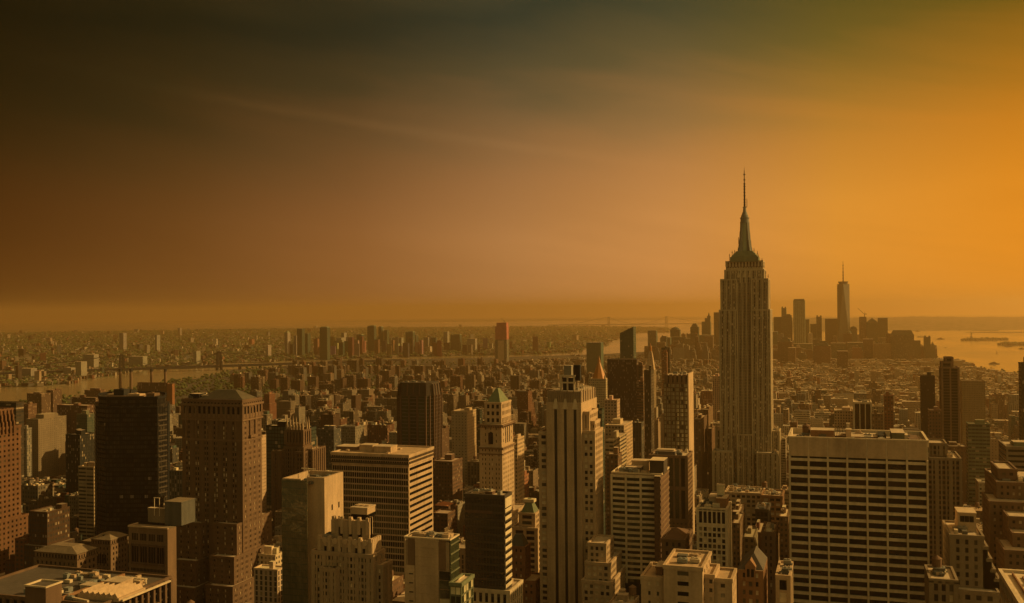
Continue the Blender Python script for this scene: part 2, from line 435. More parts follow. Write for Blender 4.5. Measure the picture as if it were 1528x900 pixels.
    def finish(s, wallk='tan', spank=None, roofk='roof', maxwin=100, wins=True, core=None):
        wm = wall(wallk); s.wm = wm
        c = facade_mat('core_'+wallk, (.3, .7), (.3, .75), col=PAL[wallk], bay=3.2, floor=3.7, attr=False) if core is None else core
        s.coreb.build('wall', [c, wall(roofk)], s.root)
        if s.wall.f: s.wall.build('pier' if s.span.f else 'parapet', wm, s.root)
        if s.span.f: s.span.build('spandrel', wall(spank or wallk), s.root)
        if not s.panes: return s
        def score(p):
            side, pl, u0, u1, z0, z1, g = p
            q = proj((u0+u1)/2, pl, (z0+z1)/2) if side == 'N' else proj(pl, (u0+u1)/2, (z0+z1)/2)
            if not q or q[0] < -5 or q[0] > 1533 or q[1] > 905 or z0 < s.zvis: return 0
            nv = abs(Vector((0, 1, 0) if side == 'N' else (1, 0, 0)).dot(Vector((((u0+u1)/2, pl) if side == 'N' else (pl, (u0+u1)/2)) + (0,)).normalized()))
            return (u1-u0)*(z1-z0)*nv/q[2]**2
        P = sorted(s.panes, key=score, reverse=True)
        k = maxwin if wins else 0
        org = parent_world(s.root); cache = {}
        rest = MB(); restm = []
        for i, p in enumerate(P):
            side, pl, u0, u1, z0, z1, g = p
            gm = R.choices([a for a, _ in g], [b for _, b in g])[0]()
            d = .05
            if i < k and score(p) > 0:
                key = (side, round(u1-u0, 2), round(z1-z0, 2), gm.name)
                if key not in cache:
                    mb = MB(); w, h = (u1-u0)/2, (z1-z0)/2
                    if side == 'N': mb.box(-w, w, -d, 0, -h, h)
                    elif side == 'W': mb.box(0, d, -w, w, -h, h)
                    else: mb.box(-d, 0, -w, w, -h, h)
                    cache[key] = mb.mesh('window', [gm])
                o = bpy.data.objects.new('window', cache[key]); COL.objects.link(o); o.parent = s.root
                o.location = Vector((((u0+u1)/2, pl, (z0+z1)/2) if side == 'N' else (pl, (u0+u1)/2, (z0+z1)/2))) - org
            else:
                if gm not in restm: restm.append(gm)
                mi = restm.index(gm)
                if side == 'N': rest.box(u0, u1, pl-d, pl, z0, z1, mi, bottom=False)
                elif side == 'W': rest.box(pl, pl+d, u0, u1, z0, z1, mi, bottom=False)
                else: rest.box(pl-d, pl, u0, u1, z0, z1, mi, bottom=False)
        if rest.f:
            o = rest.build('windows', restm, s.root); o['kind'] = 'stuff'
        return s
    def part(s, name, mb, m, **k): return mb.build(name, m if not isinstance(m, str) else wall(m), s.root)
    def bulk(s, x0, x1, y0, y1, h, k='tan', z=None, name='bulkhead', roof='roof'):
        z = s.Z1 if z is None else z
        mb = MB(); mb.box(x0, x1, y0, y1, z-.02, z+h, 0, top=1)
        mb.box(x0-.25, x1+.25, y0-.25, y1+.25, z+h-.5, z+h+.25, 0, top=1)
        return mb.build(name, [wall(k), wall(roof)], s.root)
    def units(s, n, x0=None, x1=None, y0=None, y1=None, z=None, seed=1):
        rr_ = random.Random(seed); x0 = s.X0+2 if x0 is None else x0; x1 = s.X1-2 if x1 is None else x1
        y0 = s.Y0+2 if y0 is None else y0; y1 = s.Y1-2 if y1 is None else y1; z = s.Z1 if z is None else z
        for _ in range(n):
            w, d, h = rr_.uniform(1.5, 4.5), rr_.uniform(1.5, 4), rr_.uniform(1, 3)
            x, y = rr_.uniform(x0+w/2, max(x0+w/2+.1, x1-w/2)), rr_.uniform(y0+d/2, max(y0+d/2+.1, y1-d/2)); mb = MB()
            mb.box(x-w/2, x+w/2, y-d/2, y+d/2, z+.3, z+h); 
            for sx in (-1, 1): mb.box(x+sx*w*.35-.1, x+sx*w*.35+.1, y-d*.4, y+d*.4, z-.01, z+.3)
            if rr_.random() < .5:
                mb.cyl(x-w*.2, y, z+h, z+h+.5, min(w, d)*.22, n=8); mb.cyl(x+w*.22, y, z+h, z+h+.5, min(w, d)*.2, n=8)
            elif rr_.random() < .5: mb.beam((x, y, z+h-.2), (x+rr_.uniform(-5, 5), y+rr_.uniform(-3, 3), z+.8), .7)
            mb.build('roof_unit', wall(rr_.choice(['grey', 'cream', 'darkgrey', 'steel', 'tan'])), s.root)
    def tank(s, x, y, z=None, sc_=1.0):
        z = s.Z1 if z is None else z
        t = MB(); r = 2.1*sc_; t.cyl(x, y, z+3*sc_, z+6.6*sc_, r, n=14); t.cyl(x, y, z+6.6*sc_, z+8.2*sc_, r*1.12, .05, n=14)
        o = t.build('water_tank', wall('wood'), s.root)
        l = MB()
        for a in (-1, 1):
            for b in (-1, 1): l.box(x+a*r*.65-.15, x+a*r*.65+.15, y+b*r*.65-.15, y+b*r*.65+.15, z-.01, z+3*sc_)
        l.box(x-r, x+r, y-r, y+r, z+2.7*sc_, z+3*sc_-.01)
        l.build('tank_legs', wall('steel'), s.root)

def ST(bay=3.2, pier=1.5, fl=3.7, sp=1.8, **k): return dict(bay=bay, pier=pier, fl=fl, sp=sp, **k)
def simple(name, label, L, C, S, yt, Y, ybot, tint, st=PUNCH, bay=3.2, fl=3.6, roof=None, short=None, depth=None, cat='building', group=None, extra=(), pent=True, base_drop=0):
    """a building too far to show more than its masses and window pattern"""
    west = C < VP
    cx, z = at(C, yt, Y); lx, _ = at(L, yt, Y)
    X0, X1 = (min(lx, cx), max(lx, cx))
    if depth is None:
        if S is None or abs(S-C) < .6: depth = max(14, (X1-X0)*.7)
        else:
            d = ray(S, yt); depth = min(90, max(10, cx*d.y/d.x - Y))
    Y1 = Y+depth; Z0 = gz(cx, Y)-2
    root = empty(name, ((X0+X1)/2, (Y+Y1)/2, Z0), label, cat, group)
    t = jit(PAL[tint] if isinstance(tint, str) else tint, .08); rf = PAL[roof] if roof else jit(PAL['roof'], .3)
    recs = [rec(X0, X1, Y, Y1, Z0, z, t, rf, bay, fl, st)]
    w, d_ = X1-X0, Y1-Y; q = .9 if w > 8 else .5
    pr = []
    if Y < 2600:
        p = .5
        pr += [rec(X0-.2, X1+.2, Y-.2, Y+p, z-.3, z+q, t, t, 3, 3, BARE), rec(X0-.2, X1+.2, Y1-p, Y1+.2, z-.3, z+q, t, t, 3, 3, BARE),
               rec(X0-.2, X0+p, Y+p, Y1-p, z-.3, z+q, t, t, 3, 3, BARE), rec(X1-p, X1+.2, Y+p, Y1-p, z-.3, z+q, t, t, 3, 3, BARE)]
    o = bpy.data.objects.new('wall', mass_mesh('wall', recs, tuple(root.location))); COL.objects.link(o); o.parent = root
    if pr:
        o = bpy.data.objects.new('parapet', mass_mesh('parapet', pr, tuple(root.location))); COL.objects.link(o); o.parent = root
    if pent and Y < 3000:
        for _ in range(R.choice((1, 1, 2))):
            a = R.uniform(.15, .45); c = X0+w*R.uniform(.15, .8-a*.6); b = Y+d_*R.uniform(.25, .5); hh = R.uniform(3, 6)
            o = bpy.data.objects.new('bulkhead', mass_mesh('bulkhead', [rec(c, min(X1-1, c+w*a), b, b+d_*.3, z-.05, z+hh, jit(t, .2), jit(rf, .2), 3, 3, BARE)], tuple(root.location)))
            COL.objects.link(o); o.parent = root
    for nm, e in extra:   # (name, recs builder)
        rs = e(X0, X1, Y, Y1, z, t, rf)
        o = bpy.data.objects.new(nm, mass_mesh(nm, rs, tuple(root.location))); COL.objects.link(o); o.parent = root
    a, b = min(L, C, S or C), max(L, C, S or C)
    OCC.append((a, b, yt, Y, ybot)); FOOT.append((X0-2, X1+2, Y-2, Y1+2))
    if short: NAMES.append((short, (L+C)/2, yt, Y))
    return root, (X0, X1, Y, Y1, Z0, z)

# ------------------------------------------------------------------ the setting
def struct(o, kind='structure'): o['kind'] = kind; return o
def ground_mat(name, c1, c2, scale, rough=.95, c3=None):
    m, n, b = nt(name)
    t = N(n, 'ShaderNodeTexCoord'); a = N(n, 'ShaderNodeTexNoise'); a.inputs['Scale'].default_value = scale; a.inputs['Detail'].default_value = 8
    n.links.new(t.outputs['Object'], a.inputs['Vector'])
    v = N(n, 'ShaderNodeTexVoronoi'); v.inputs['Scale'].default_value = scale*2.2; n.links.new(t.outputs['Object'], v.inputs['Vector'])
    f = M_(n, 'ADD', M_(n, 'MULTIPLY', a.outputs['Fac'], .6), M_(n, 'MULTIPLY', v.outputs['Distance'], .45))
    r = N(n, 'ShaderNodeValToRGB'); e = r.color_ramp.elements; e[0].position = .38; e[0].color = (*c1, 1); e[1].position = .68; e[1].color = (*c2, 1)
    n.links.new(f, r.inputs[0]); n.links.new(r.outputs[0], b.inputs['Base Color']); b.inputs['Roughness'].default_value = rough
    b.inputs['Specular IOR Level'].default_value = .2
    return m
M_CITY = ground_mat('asphalt', (.045, .040, .032), (.075, .065, .05), .02)
M_LAND = ground_mat('land_surface', (.035, .050, .022), (.15, .12, .075), .006)
M_ISLE = ground_mat('island_ground', (.030, .045, .018), (.075, .08, .04), .02)
M_PAVE = ground_mat('pavement_slab', (.13, .11, .085), (.20, .17, .12), .2)
m, n, b = nt('water_surface')
b.inputs['Base Color'].default_value = (.27, .21, .115, 1); b.inputs['Roughness'].default_value = .16; b.inputs['Specular IOR Level'].default_value = .5
t = N(n, 'ShaderNodeTexCoord'); a1 = N(n, 'ShaderNodeTexNoise'); a1.inputs['Scale'].default_value = .03; a1.inputs['Detail'].default_value = 6; a1.inputs['Roughness'].default_value = .65
a2 = N(n, 'ShaderNodeTexNoise'); a2.inputs['Scale'].default_value = .0016; a2.inputs['Detail'].default_value = 4
mp = N(n, 'ShaderNodeMapping'); mp.inputs['Scale'].default_value = (1, .35, 1); mp.inputs['Rotation'].default_value = (0, 0, .4)
n.links.new(t.outputs['Object'], mp.inputs[0]); n.links.new(t.outputs['Object'], a1.inputs['Vector']); n.links.new(mp.outputs[0], a2.inputs['Vector'])
bp = N(n, 'ShaderNodeBump'); bp.inputs['Strength'].default_value = .5; bp.inputs['Distance'].default_value = 1.6
n.links.new(a1.outputs['Fac'], bp.inputs['Height']); n.links.new(bp.outputs[0], b.inputs['Normal'])
mr = N(n, 'ShaderNodeMapRange'); mr.inputs[1].default_value = .35; mr.inputs[2].default_value = .65; mr.inputs[3].default_value = .10; mr.inputs[4].default_value = .26
n.links.new(a2.outputs['Fac'], mr.inputs[0]); n.links.new(mr.outputs[0], b.inputs['Roughness'])
M_WATER = m

RADII = [0] + [150*1.1**k for k in range(64)]
RADII = [r for r in RADII if r < 64000] + [66000]
def disk(name, mat, z):
    mb = MB(); S_ = 180
    rings = []
    for r in RADII:
        rings.append([(r*math.sin(2*math.pi*k/S_), r*math.cos(2*math.pi*k/S_), -r*r/(2*REARTH)+z) for k in range(S_)])
    for i in range(1, len(rings)):
        for k in range(S_):
            j = (k+1) % S_
            if i == 1: mb.face([rings[0][0], rings[1][j], rings[1][k]])
            else: mb.face([rings[i-1][k], rings[i-1][j], rings[i][j], rings[i][k]])
    o = mb.build(name, mat); 
    import bmesh
    bm = bmesh.new(); bm.from_mesh(o.data); bmesh.ops.remove_doubles(bm, verts=bm.verts, dist=.01); bmesh.ops.recalc_face_normals(bm, faces=bm.faces)
    if sum(f.normal.z for f in bm.faces) < 0: bmesh.ops.reverse_faces(bm, faces=bm.faces)
    bm.to_mesh(o.data); bm.free()
    for p in o.data.polygons: p.use_smooth = True
    return struct(o)
disk('water', M_WATER, 0.0)

def inpoly(x, y, P):
    c = False; j = len(P)-1
    for i in range(len(P)):
        if (P[i][1] > y) != (P[j][1] > y) and x < (P[j][0]-P[i][0])*(y-P[i][1])/(P[j][1]-P[i][1])+P[i][0]: c = not c
        j = i
    return c
def land(name, P, mat, z=2.0, azs=3.0, hfun=None, rmin=0):
    # densify edges so that the shore follows the earth's curve
    E = []
    for i in range(len(P)):
        a, b = Vector(P[i]), Vector(P[(i+1) % len(P)]); L = (b-a).length; k = max(1, int(L/1500))
        for q in range(k): E.append(tuple(a.lerp(b, q/k)))
    pts = [Vector(p) for p in E]; nE = len(pts)
    for r in RADII[1:]:
        if r < rmin: continue
        for k in range(int(360/azs)):
            a = math.radians(k*azs); x, y = r*math.sin(a), r*math.cos(a)
            if inpoly(x, y, P): pts.append(Vector((x, y)))
    vs, es, fs, *_ = delaunay_2d_cdt(pts, [(i, (i+1) % nE) for i in range(nE)], [], 1, 1e-3)
    mb = MB(); H = lambda x, y: gz(x, y)+z+(hfun(x, y) if hfun else 0)
    mb.v = [(v.x, v.y, H(v.x, v.y)) for v in vs]; mb.f = [tuple(f) for f in fs]; mb.m = [0]*len(fs)
    for a, b in [(E[i], E[(i+1) % nE]) for i in range(nE)]:
        mb.face([(a[0], a[1], H(*a)), (b[0], b[1], H(*b)), (b[0], b[1], gz(*b)-4), (a[0], a[1], gz(*a)-4)])
    o = mb.build(name, mat); struct(o)
    for p in o.data.polygons:
        p.use_smooth = False
    return o
G = ground
MANH = [(1900, -1200), (1772, 1274), (1307, 2984), (583, 4550), (523, 5530), (-84, 6971), (-651, 7038), (-1343, 5765), (-1890, 5273), (-2600, 4850),
        G(405, 549), G(345, 553), G(300, 565), G(250, 571), G(200, 582), G(100, 595), G(0, 607), G(-80, 622), (-1600, 300), (-1600, -1200)]
land('ground', MANH, M_CITY, 2.0, 4.0)
BROOK = [G(-400, 592), G(-80, 586), G(0, 578), G(60, 577), G(107, 574), G(122, 567), G(167, 562), G(213, 551.5), G(300, 550), G(330, 549), G(332, 541.5), G(405, 541.5), G(430, 538),
         G(560, 535), G(700, 531), G(800, 529), G(868, 526), G(870, 521), G(905, 517), G(912, 509), G(940, 503), G(944, 497.5), G(1004, 496), G(1002, 490),
         G(940, 488.5), G(800, 488), G(650, 488), G(500, 489), G(400, 491), G(250, 494), G(100, 496.5), G(-60, 499), G(-500, 503), (-14000, 4000)]
land('brooklyn_shore', BROOK, M_LAND, 2.5, 2.0)
def basin(name, pts):
    P = [G(*p) for p in pts]; mb = MB()
    mb.prism(P, gz(*P[0])+2.2, gz(*P[0])+3.4); o = mb.build(name, M_WATER); struct(o)
basin('harbour_water', [(832, 505), (925, 503.5), (923, 506), (830, 508)])
basin('harbour_water', [(815, 527.8), (868, 526), (868, 524.6), (815, 526)])
basin('harbour_water', [(820, 520.5), (872, 518.5), (872, 517.2), (818, 518.9)])
basin('harbour_water', [(740, 513), (790, 512), (790, 511.2), (741, 512)])
# Staten Island and the hills of New Jersey
def hill(name, xs, dist, top, thick, base_y=None):
    mb = MB(); n_ = 160; rows = []
    rnd = random.Random(int(dist))
    ph = [rnd.uniform(0, 6.28) for _ in range(6)]
    def prof(px):
        for (a, ya), (b, yb) in zip(top, top[1:]):
            if a <= px <= b: return ya+(yb-ya)*(px-a)/(b-a)
        return top[0][1] if px < top[0][0] else top[-1][1]
    prof_n = 9
    for i in range(n_+1):
        px = xs[0]+(xs[1]-xs[0])*i/n_
        yt = prof(px)+.25*math.sin(px*.11+ph[0])+.2*math.sin(px*.31+ph[1])+.12*math.sin(px*.9+ph[2])
        p = atd(px, yt, dist); row = []
        f_ = min(1, i/10, (n_-i)/10)
        for j in range(prof_n):
            s_ = j/(prof_n-1)*2-1; D = dist+s_*thick/2
            q = atd(px, 480, D); g = gz(q.x, q.y)
            row.append((q.x, q.y, g-3+(p.z-g+3)*max(0, 1-s_*s_)**.7*(f_**.5)))
        rows.append(row)
    for i in range(n_):
        for j in range(prof_n-1): mb.face([rows[i][j], rows[i+1][j], rows[i+1][j+1], rows[i][j+1]])
    o = mb.build(name, M_LAND); struct(o)
    for p in o.data.polygons: p.use_smooth = True
hill('hills', (1090, 1800), 14500, [(1090, 475.5), (1200, 474.5), (1320, 473.8), (1375, 472.6), (1440, 473.4), (1528, 473.2), (1800, 472)], 7000)
hill('far_hills', (420, 1240), 29000, [(420, 482), (520, 480), (600, 478.3), (700, 477.3), (800, 476.6), (900, 475.8), (1040, 474.8), (1240, 474)], 9000)
def island(name, pts, z=3, hf=None):
    P = [G(*p) for p in pts]
    mb = MB(); c = (sum(p[0] for p in P)/len(P), sum(p[1] for p in P)/len(P)); g = gz(*c)
    mb.prism(P, g-2, g+z); o = mb.build(name, M_ISLE); struct(o); return P
LIB = island('liberty_island', [(1434, 508.6), (1442, 509.0), (1475, 508.6), (1505, 507.8), (1500, 507.0), (1482, 506.2), (1440, 507.4)])
ELL = island('ellis_island', [(1488, 514.9), (1495, 515.6), (1560, 516.5), (1560, 513.0), (1500, 513.2)])
island('harbour_pier', [(1440, 496.6), (1560, 497.2), (1560, 495.9), (1475, 495.6)])
island('harbour_pier', [(1449, 493.6), (1490, 494.2), (1490, 492.2), (1450, 492.4)])
island('harbour_pier', [(1368, 503.2), (1382, 503.8), (1384, 502.6), (1370, 502.2)])

# ------------------------------------------------------------------ streets
AVES = [(-1450, 24), (-1210, 26), (-985, 26), (-770, 26), (-612, 22), (-480, 36), (-348, 22), (-218, 28), (75, 28), (340, 28), (600, 28), (860, 28), (1120, 28), (1380, 28)]
mb = MB(); lm = MB(); blocks = []
edges = []
for (a, wa), (b_, wb) in zip(AVES, AVES[1:]): edges.append((a+wa/2, b_-wb/2))
base_edges = list(edges)
rk = random.Random(5)
for k in range(3, 86):
    y0, y1 = k*80.5+9, (k+1)*80.5-9
    if k >= 27:
        o_ = rk.uniform(-120, 120); edges = [(e0+o_, e0+o_+(e1-e0)*.5-6) for e0, e1 in base_edges]+[(e0+o_+(e1-e0)*.5+6, e1+o_+16) for e0, e1 in base_edges]
    for (x0, x1) in edges:
        c = [(x0, y0), (x1, y0), (x1, y1), (x0, y1)]
        if all(inpoly(x, y, MANH) for x, y in c):
            blocks.append((x0, x1, y0, y1))
            if k < 60: mb.box(x0+.01, x1, y0, y1, gz(x0, y0)+1.5, gz(x0, y0)+2.15)
struct(mb.build('pavement', M_PAVE))
for a, w in AVES:
    for k in range(300, 2400, 12):
        if inpoly(a, k, MANH) and abs(a) < 1000:
            for o_ in (-3.6, 0, 3.6): lm.box(a+o_-.1, a+o_+.1, k, k+4, gz(a, k)+2.0, gz(a, k)+2.012)
struct(lm.build('lane_markings', wall('white')))

# ------------------------------------------------------------------ EMPIRE-STYLE SPIRE TOWER
exec_parts = []
def spire_tower():
    Y = 1290.0
    zy = lambda y: at(1111, y, Y)[1]
    def xx(px, y): return at(px, y, Y)[0]
    B_ = Bld('skyscraper', 'towering limestone art deco skyscraper with stepped top and needle spire, tallest of all', 1068, 1160, 1160, 672, Y, 735, cat='skyscraper', short='tall spired skyscraper', depth=56)
    st = ST(2.15, .85, 3.75, 1.35, pp=.75, spp=.22, grp=3, gw=1.3, glass=((G_DARK, 7), (G_MID, 2), (G_BLIND, 2)))
    st2 = ST(1.9, .7, 3.75, 1.2, pp=.75, spp=.22, grp=3, gw=.9, glass=((G_DARK, 9), (G_MID, 2)))
    lean = lambda y: 0
    z672, z645, z648, z463, z417, z390, z404 = zy(673), zy(644), zy(648), zy(463), zy(417), zy(390), zy(403)
    xc = xx(1111.5, 560)
    m_ = lambda half: half/ (F/ (proj(xc, Y, 250)[2]))
    # plinth wings
    B_.block(xc-m_(46.5), xc-m_(18), Y-16, Y+45, z672, st=st)
    B_.block(xc+m_(18), xc+m_(46), Y-16, Y+45, z672, st=st)
    B_.block(xc-m_(45), xc+m_(48), Y+8, Y+40, z645, st=st)
    B_.block(xc-m_(11), xc+m_(11), Y-7, Y+4, z648, st=st)
    # shaft: two flanks and a recessed middle
    B_.block(xc-m_(36.5), xc-m_(10.2), Y, Y+42, z463, st=st)
    B_.block(xc+m_(10.2), xc+m_(36.8), Y, Y+42, z463, st=st)
    B_.block(xc-m_(10.2)+.02, xc+m_(10.2)-.02, Y+3.2, Y+38, z417-4, st=st2, parapet=0)
    B_.block(xc-m_(34.3), xc-m_(10.6), Y+2, Y+40, z417, Z0=z463-.5, st=st)
    B_.block(xc+m_(10.6), xc+m_(34.3), Y+2, Y+40, z417, Z0=z463-.5, st=st)
    B_.block(xc-m_(28.5), xc+m_(28.5), Y+4.5, Y+38, z404, Z0=z417-6, st=st)
    B_.block(xc-m_(27), xc+m_(27), Y+6, Y+36, z390, Z0=z404-.5, st=ST(4, 2.2, 5.2, 3.4, pp=.5, spp=.3, glass=((G_DARK, 1),)))
    B_.finish('lime', 'brown', maxwin=100)
    # three winged panels in the middle of the crown
    fn = MB()
    for k in (-1, 0, 1):
        x = xc+k*m_(8)
        fn.prism([(x-1.6, Y+4), (x+1.6, Y+4), (x+1.6, Y+5.2), (x-1.6, Y+5.2)], z404-9, z404+.5, 0, None, [(x-.3, Y+4), (x+.3, Y+4), (x+.3, Y+5.2), (x-.3, Y+5.2)])
    fn.build('crown_fin', wall('ivory'), B_.root)
    yc = Y+21
    t = MB()
    for (h0, h1, y0, y1) in ((20.5, 20.5, 390.5, 383), (19, 18, 383, 380), (16.5, 15.5, 380, 377), (13.5, 12.5, 377, 374)):
        t.prism([(xc-m_(h0), yc-m_(h0)), (xc+m_(h0), yc-m_(h0)), (xc+m_(h0), yc+m_(h0)), (xc-m_(h0), yc+m_(h0))], zy(y0), zy(y1), 0, None,
                [(xc-m_(h1), yc-m_(h1)), (xc+m_(h1), yc-m_(h1)), (xc+m_(h1), yc+m_(h1)), (xc-m_(h1), yc+m_(h1))])
    t.build('mast_base', wall('olive'), B_.root)
    g = MB(); g.box(xc-m_(19.6), xc+m_(19.6), yc-m_(19.6), yc+m_(19.6), zy(388), zy(385.5)); g.build('observation_glazing', G_SKY(), B_.root)
    t = MB(); t.cyl(xc, yc, zy(376), zy(327), m_(6.8), m_(5.6), 16); t.build('mooring_mast', wall('sage'), B_.root)
    for a in range(4):
        w_ = MB(); ca, sa = math.cos(a*math.pi/2+math.pi/4), math.sin(a*math.pi/2+math.pi/4)
        for (r, y0, y1) in ((13.5, 376, 368), (11.5, 368, 357), (9.6, 357, 344), (8.2, 344, 331)):
            px_, py_ = -sa*m_(1.7), ca*m_(1.7); R_ = m_(r)
            w_.prism([(xc+px_, yc+py_), (xc-px_, yc-py_), (xc-px_+ca*R_, yc-py_+sa*R_), (xc+px_+ca*R_, yc+py_+sa*R_)], zy(y0), zy(y1), 0, None,
                     [(xc+px_, yc+py_), (xc-px_, yc-py_), (xc-px_+ca*R_*.9, yc-py_+sa*R_*.9), (xc+px_+ca*R_*.9, yc+py_+sa*R_*.9)])
        w_.build('mast_wing', wall('steel'), B_.root)
    t = MB()
    for (r0, r1, y0, y1) in ((7, 7, 331, 329), (6.3, 6.3, 329, 324), (7, 7, 324, 322.5), (5.4, 5.2, 322.5, 319), (4.6, 3, 319, 314), (2.6, 2.1, 314, 306)):
        t.cyl(xc, yc, zy(y0), zy(y1)+.02, m_(r0), m_(r1), 16)
    t.build('mast_dome', wall('steel'), B_.root)
    an = MB(); an.cyl(xc, yc, zy(306), zy(272), m_(1.35), m_(1.0), 8); an.cyl(xc, yc, zy(272), zy(252), m_(.75), m_(.55), 8); an.cyl(xc, yc, zy(252), zy(246), m_(.4), m_(.15), 6)
    for y in (304, 300, 296, 290, 285, 280, 276, 272, 266, 258): an.cyl(xc, yc, zy(y), zy(y-1.2), m_(1.7), m_(1.7), 8)
    an.beam((xc+m_(3.5), yc, zy(307)), (xc+m_(3.5), yc, zy(294)), m_(.7)); an.beam((xc, yc, zy(306.5)), (xc+m_(3.6), yc, zy(306.5)), m_(.7))
    an.beam((xc-m_(3), yc, zy(307)), (xc+m_(3), yc, zy(307)), m_(.8))
    an.build('antenna', wall('dark'), B_.root)
    for px_, y0, y1, dy in ((-21, 390, 378, -18), (-18, 384, 373, -10), (-9.5, 362, 352, 0), (-16, 380, 371, 5), (14, 379, 370, -8), (18, 386, 374, 3), (21, 390, 380, -18), (-26, 403, 395, -15), (27, 404, 394, -12),
                            (30, 418, 404, 0), (-31, 418, 408, 0), (24, 391, 384, 10), (33, 418, 409, 8)):
        q = MB(); q.beam((xc+m_(px_), yc+dy, zy(y0)), (xc+m_(px_), yc+dy, zy(y1)), .55); q.beam((xc+m_(px_)-.9, yc+dy, zy(y1+3)), (xc+m_(px_)+.9, yc+dy, zy(y1+3)), .4)
        q.build('roof_antenna', wall('dark'), B_.root)
    B_.Z1 = z672; B_.units(6, xc-m_(45), xc-m_(38), Y-14, Y+4, z672, 3); B_.units(6, xc+m_(38), xc+m_(45), Y-14, Y+4, z672, 4)
    B_.units(6, xc+m_(38), xc+m_(47), Y+10, Y+36, z645, 5)
spire_tower()

# ------------------------------------------------------------------ near towers, west to east they stand: data read off the photograph
PUN = lambda **k: ST(**{**dict(bay=3.1, pier=1.4, fl=3.6, sp=1.55, pp=.35, spp=.33), **k})

def cream_grid_tower():      # wide travertine slab with seven bays
    b = Bld('office_tower', 'broad pale travertine office slab with seven bays of dark ribbon windows', 1383, 1178, 1178, 651, 560, 900, short='broad travertine slab', depth=38)
    X0, X1, Y, Z = b.X0, b.X1, b.Y0, b.Z1
    w = (X1-X0)/7; fl = 4.45
    core = MB(); core.box(X0, X1, Y, b.Y1, b.Z0, Z-3, 0, top=1); core.build('wall', [wall('cream'), wall('roof')], b.root)
    zp = at(1280, 683, 560)[1]
    pn = MB()
    for k in range(7):
        pn.box(X0+k*w+.22, X0+(k+1)*w-.22, Y-1.5, Y, zp, Z-.5)
    pn.build('crown_panel', wall('tan'), b.root)
    pi = MB()
    for k in range(8):
        x = X0+k*w; hw = .48
        pi.box(max(X0-.9, x-hw), min(X1+.9, x+hw), Y-1.9, Y-.01, b.Z0, zp-.02)
        pi.box(max(X0-.9, x-.2), min(X1+.9, x+.2), Y-1.4, Y-.01, zp-.02, Z-.5)
    pi.build('pier', wall('cream'), b.root)
    nfl = int((zp-1.2-60)/fl); k_ = 0
    sp = MB(); org = parent_world(b.root)
    for j in range(nfl+1):
        zt = zp-1.1-j*fl
        sp.box(X0+.05, X1-.05, Y-1.55, Y-.01, zt-1.45, zt)
    sp.build('spandrel', wall('cream'), b.root)
    mats = [G_DARK(), G_DARK(), glass('window_glass_brown', (.022, .012, .007), .15, .3)]
    meshes = []
    for g_ in mats:
        q = MB(); hw = w/2-.49
        q.box(-hw, hw, -.1, 0, -(fl-1.45)/2, (fl-1.45)/2)
        meshes.append(q.mesh('window', [g_]))
    rest = MB()
    for j in range(nfl):
        for k in range(7):
            zc = zp-1.1-j*fl-1.45-(fl-1.45)/2
            if j*7+k < 100:
                o = bpy.data.objects.new('window', R.choice(meshes)); COL.objects.link(o); o.parent = b.root
                o.location = Vector((X0+(k+.5)*w, Y, zc))-org
            else: rest.box(X0+k*w+.49, X0+(k+1)*w-.49, Y-.1, Y, zc-(fl-1.45)/2, zc+(fl-1.45)/2)
    # blinds half drawn behind some bays
    o = rest.build('windows', mats[0], b.root)
    if o: o['kind'] = 'stuff'
    sl = MB(); sl.box(X0+.9, X1-.9, Y-.3, Y, zp-1.1, zp-.01); sl.build('louvre_slot', wall('black'), b.root)
    # parapet and roof
    p = MB()
    for (a, c, d, e) in ((X0-.9, X1+.9, Y-1.6, Y-.4), (X0-.9, X1+.9, b.Y1-.8, b.Y1+.6), (X0-.9, X0+.3, Y-.4, b.Y1-.8), (X1-.3, X1+.9, Y-.4, b.Y1-.8)):
        p.box(a, c, d, e, Z-3.5 if d > Y-1 else Z-.49, Z+.2)
    p.build('parapet', wall('cream'), b.root)
    rz = Z-2.8
    def xb(px): return at(px, 640, Y+15)[0]
    def bx(nm, p0, p1, y0, y1, h, k, rf='roof'):
        q = MB(); q.box(xb(p0), xb(p1), y0, y1, rz-.3, rz+h, 0, top=1); q.box(xb(p0)-.2, xb(p1)+.2, y0-.2, y1+.2, rz+h, rz+h+.3, 0, top=1); q.build(nm, [wall(k), wall(rf)], b.root)
    bx('penthouse', 1210, 1244, Y+12, Y+24, 4.8, 'orangebrick'); bx('bulkhead', 1262, 1270, Y+13, Y+19, 5.5, 'tan'); bx('bulkhead', 1263, 1268, Y+20, Y+23, 8, 'cream')
    bx('roof_deck', 1246, 1310, Y+18, Y+36, 1.2, 'orangebrick'); bx('roof_pit', 1311, 1322, Y+14, Y+32, 2.6, 'black', 'black'); bx('penthouse', 1330, 1349, Y+11, Y+30, 4.6, 'greenwall')
    bx('cooling_tower', 1349, 1354, Y+12, Y+22, 3.5, 'cream'); bx('roof_pit', 1356, 1370, Y+10, Y+30, 1.6, 'umber', 'brick')
    for px in (1373, 1376, 1379): bx('roof_duct', px, px+1.2, Y+8, Y+32, 1.0, 'cream')
    b.Z1 = rz; b.tank(xb(1203), Y+17, rz, 1.0)
    b.units(26, X0+3, X1-4, Y+4, Y+35, rz, 9)
    q = MB()
    for k in range(9): q.beam((xb(1247)+k*.7, Y+14+k % 3, rz), (xb(1247)+k*.9-1, Y+14+k % 2, rz+5+k % 4*1.4), .18)
    q.build('roof_mast', wall('dark'), b.root)
cream_grid_tower()

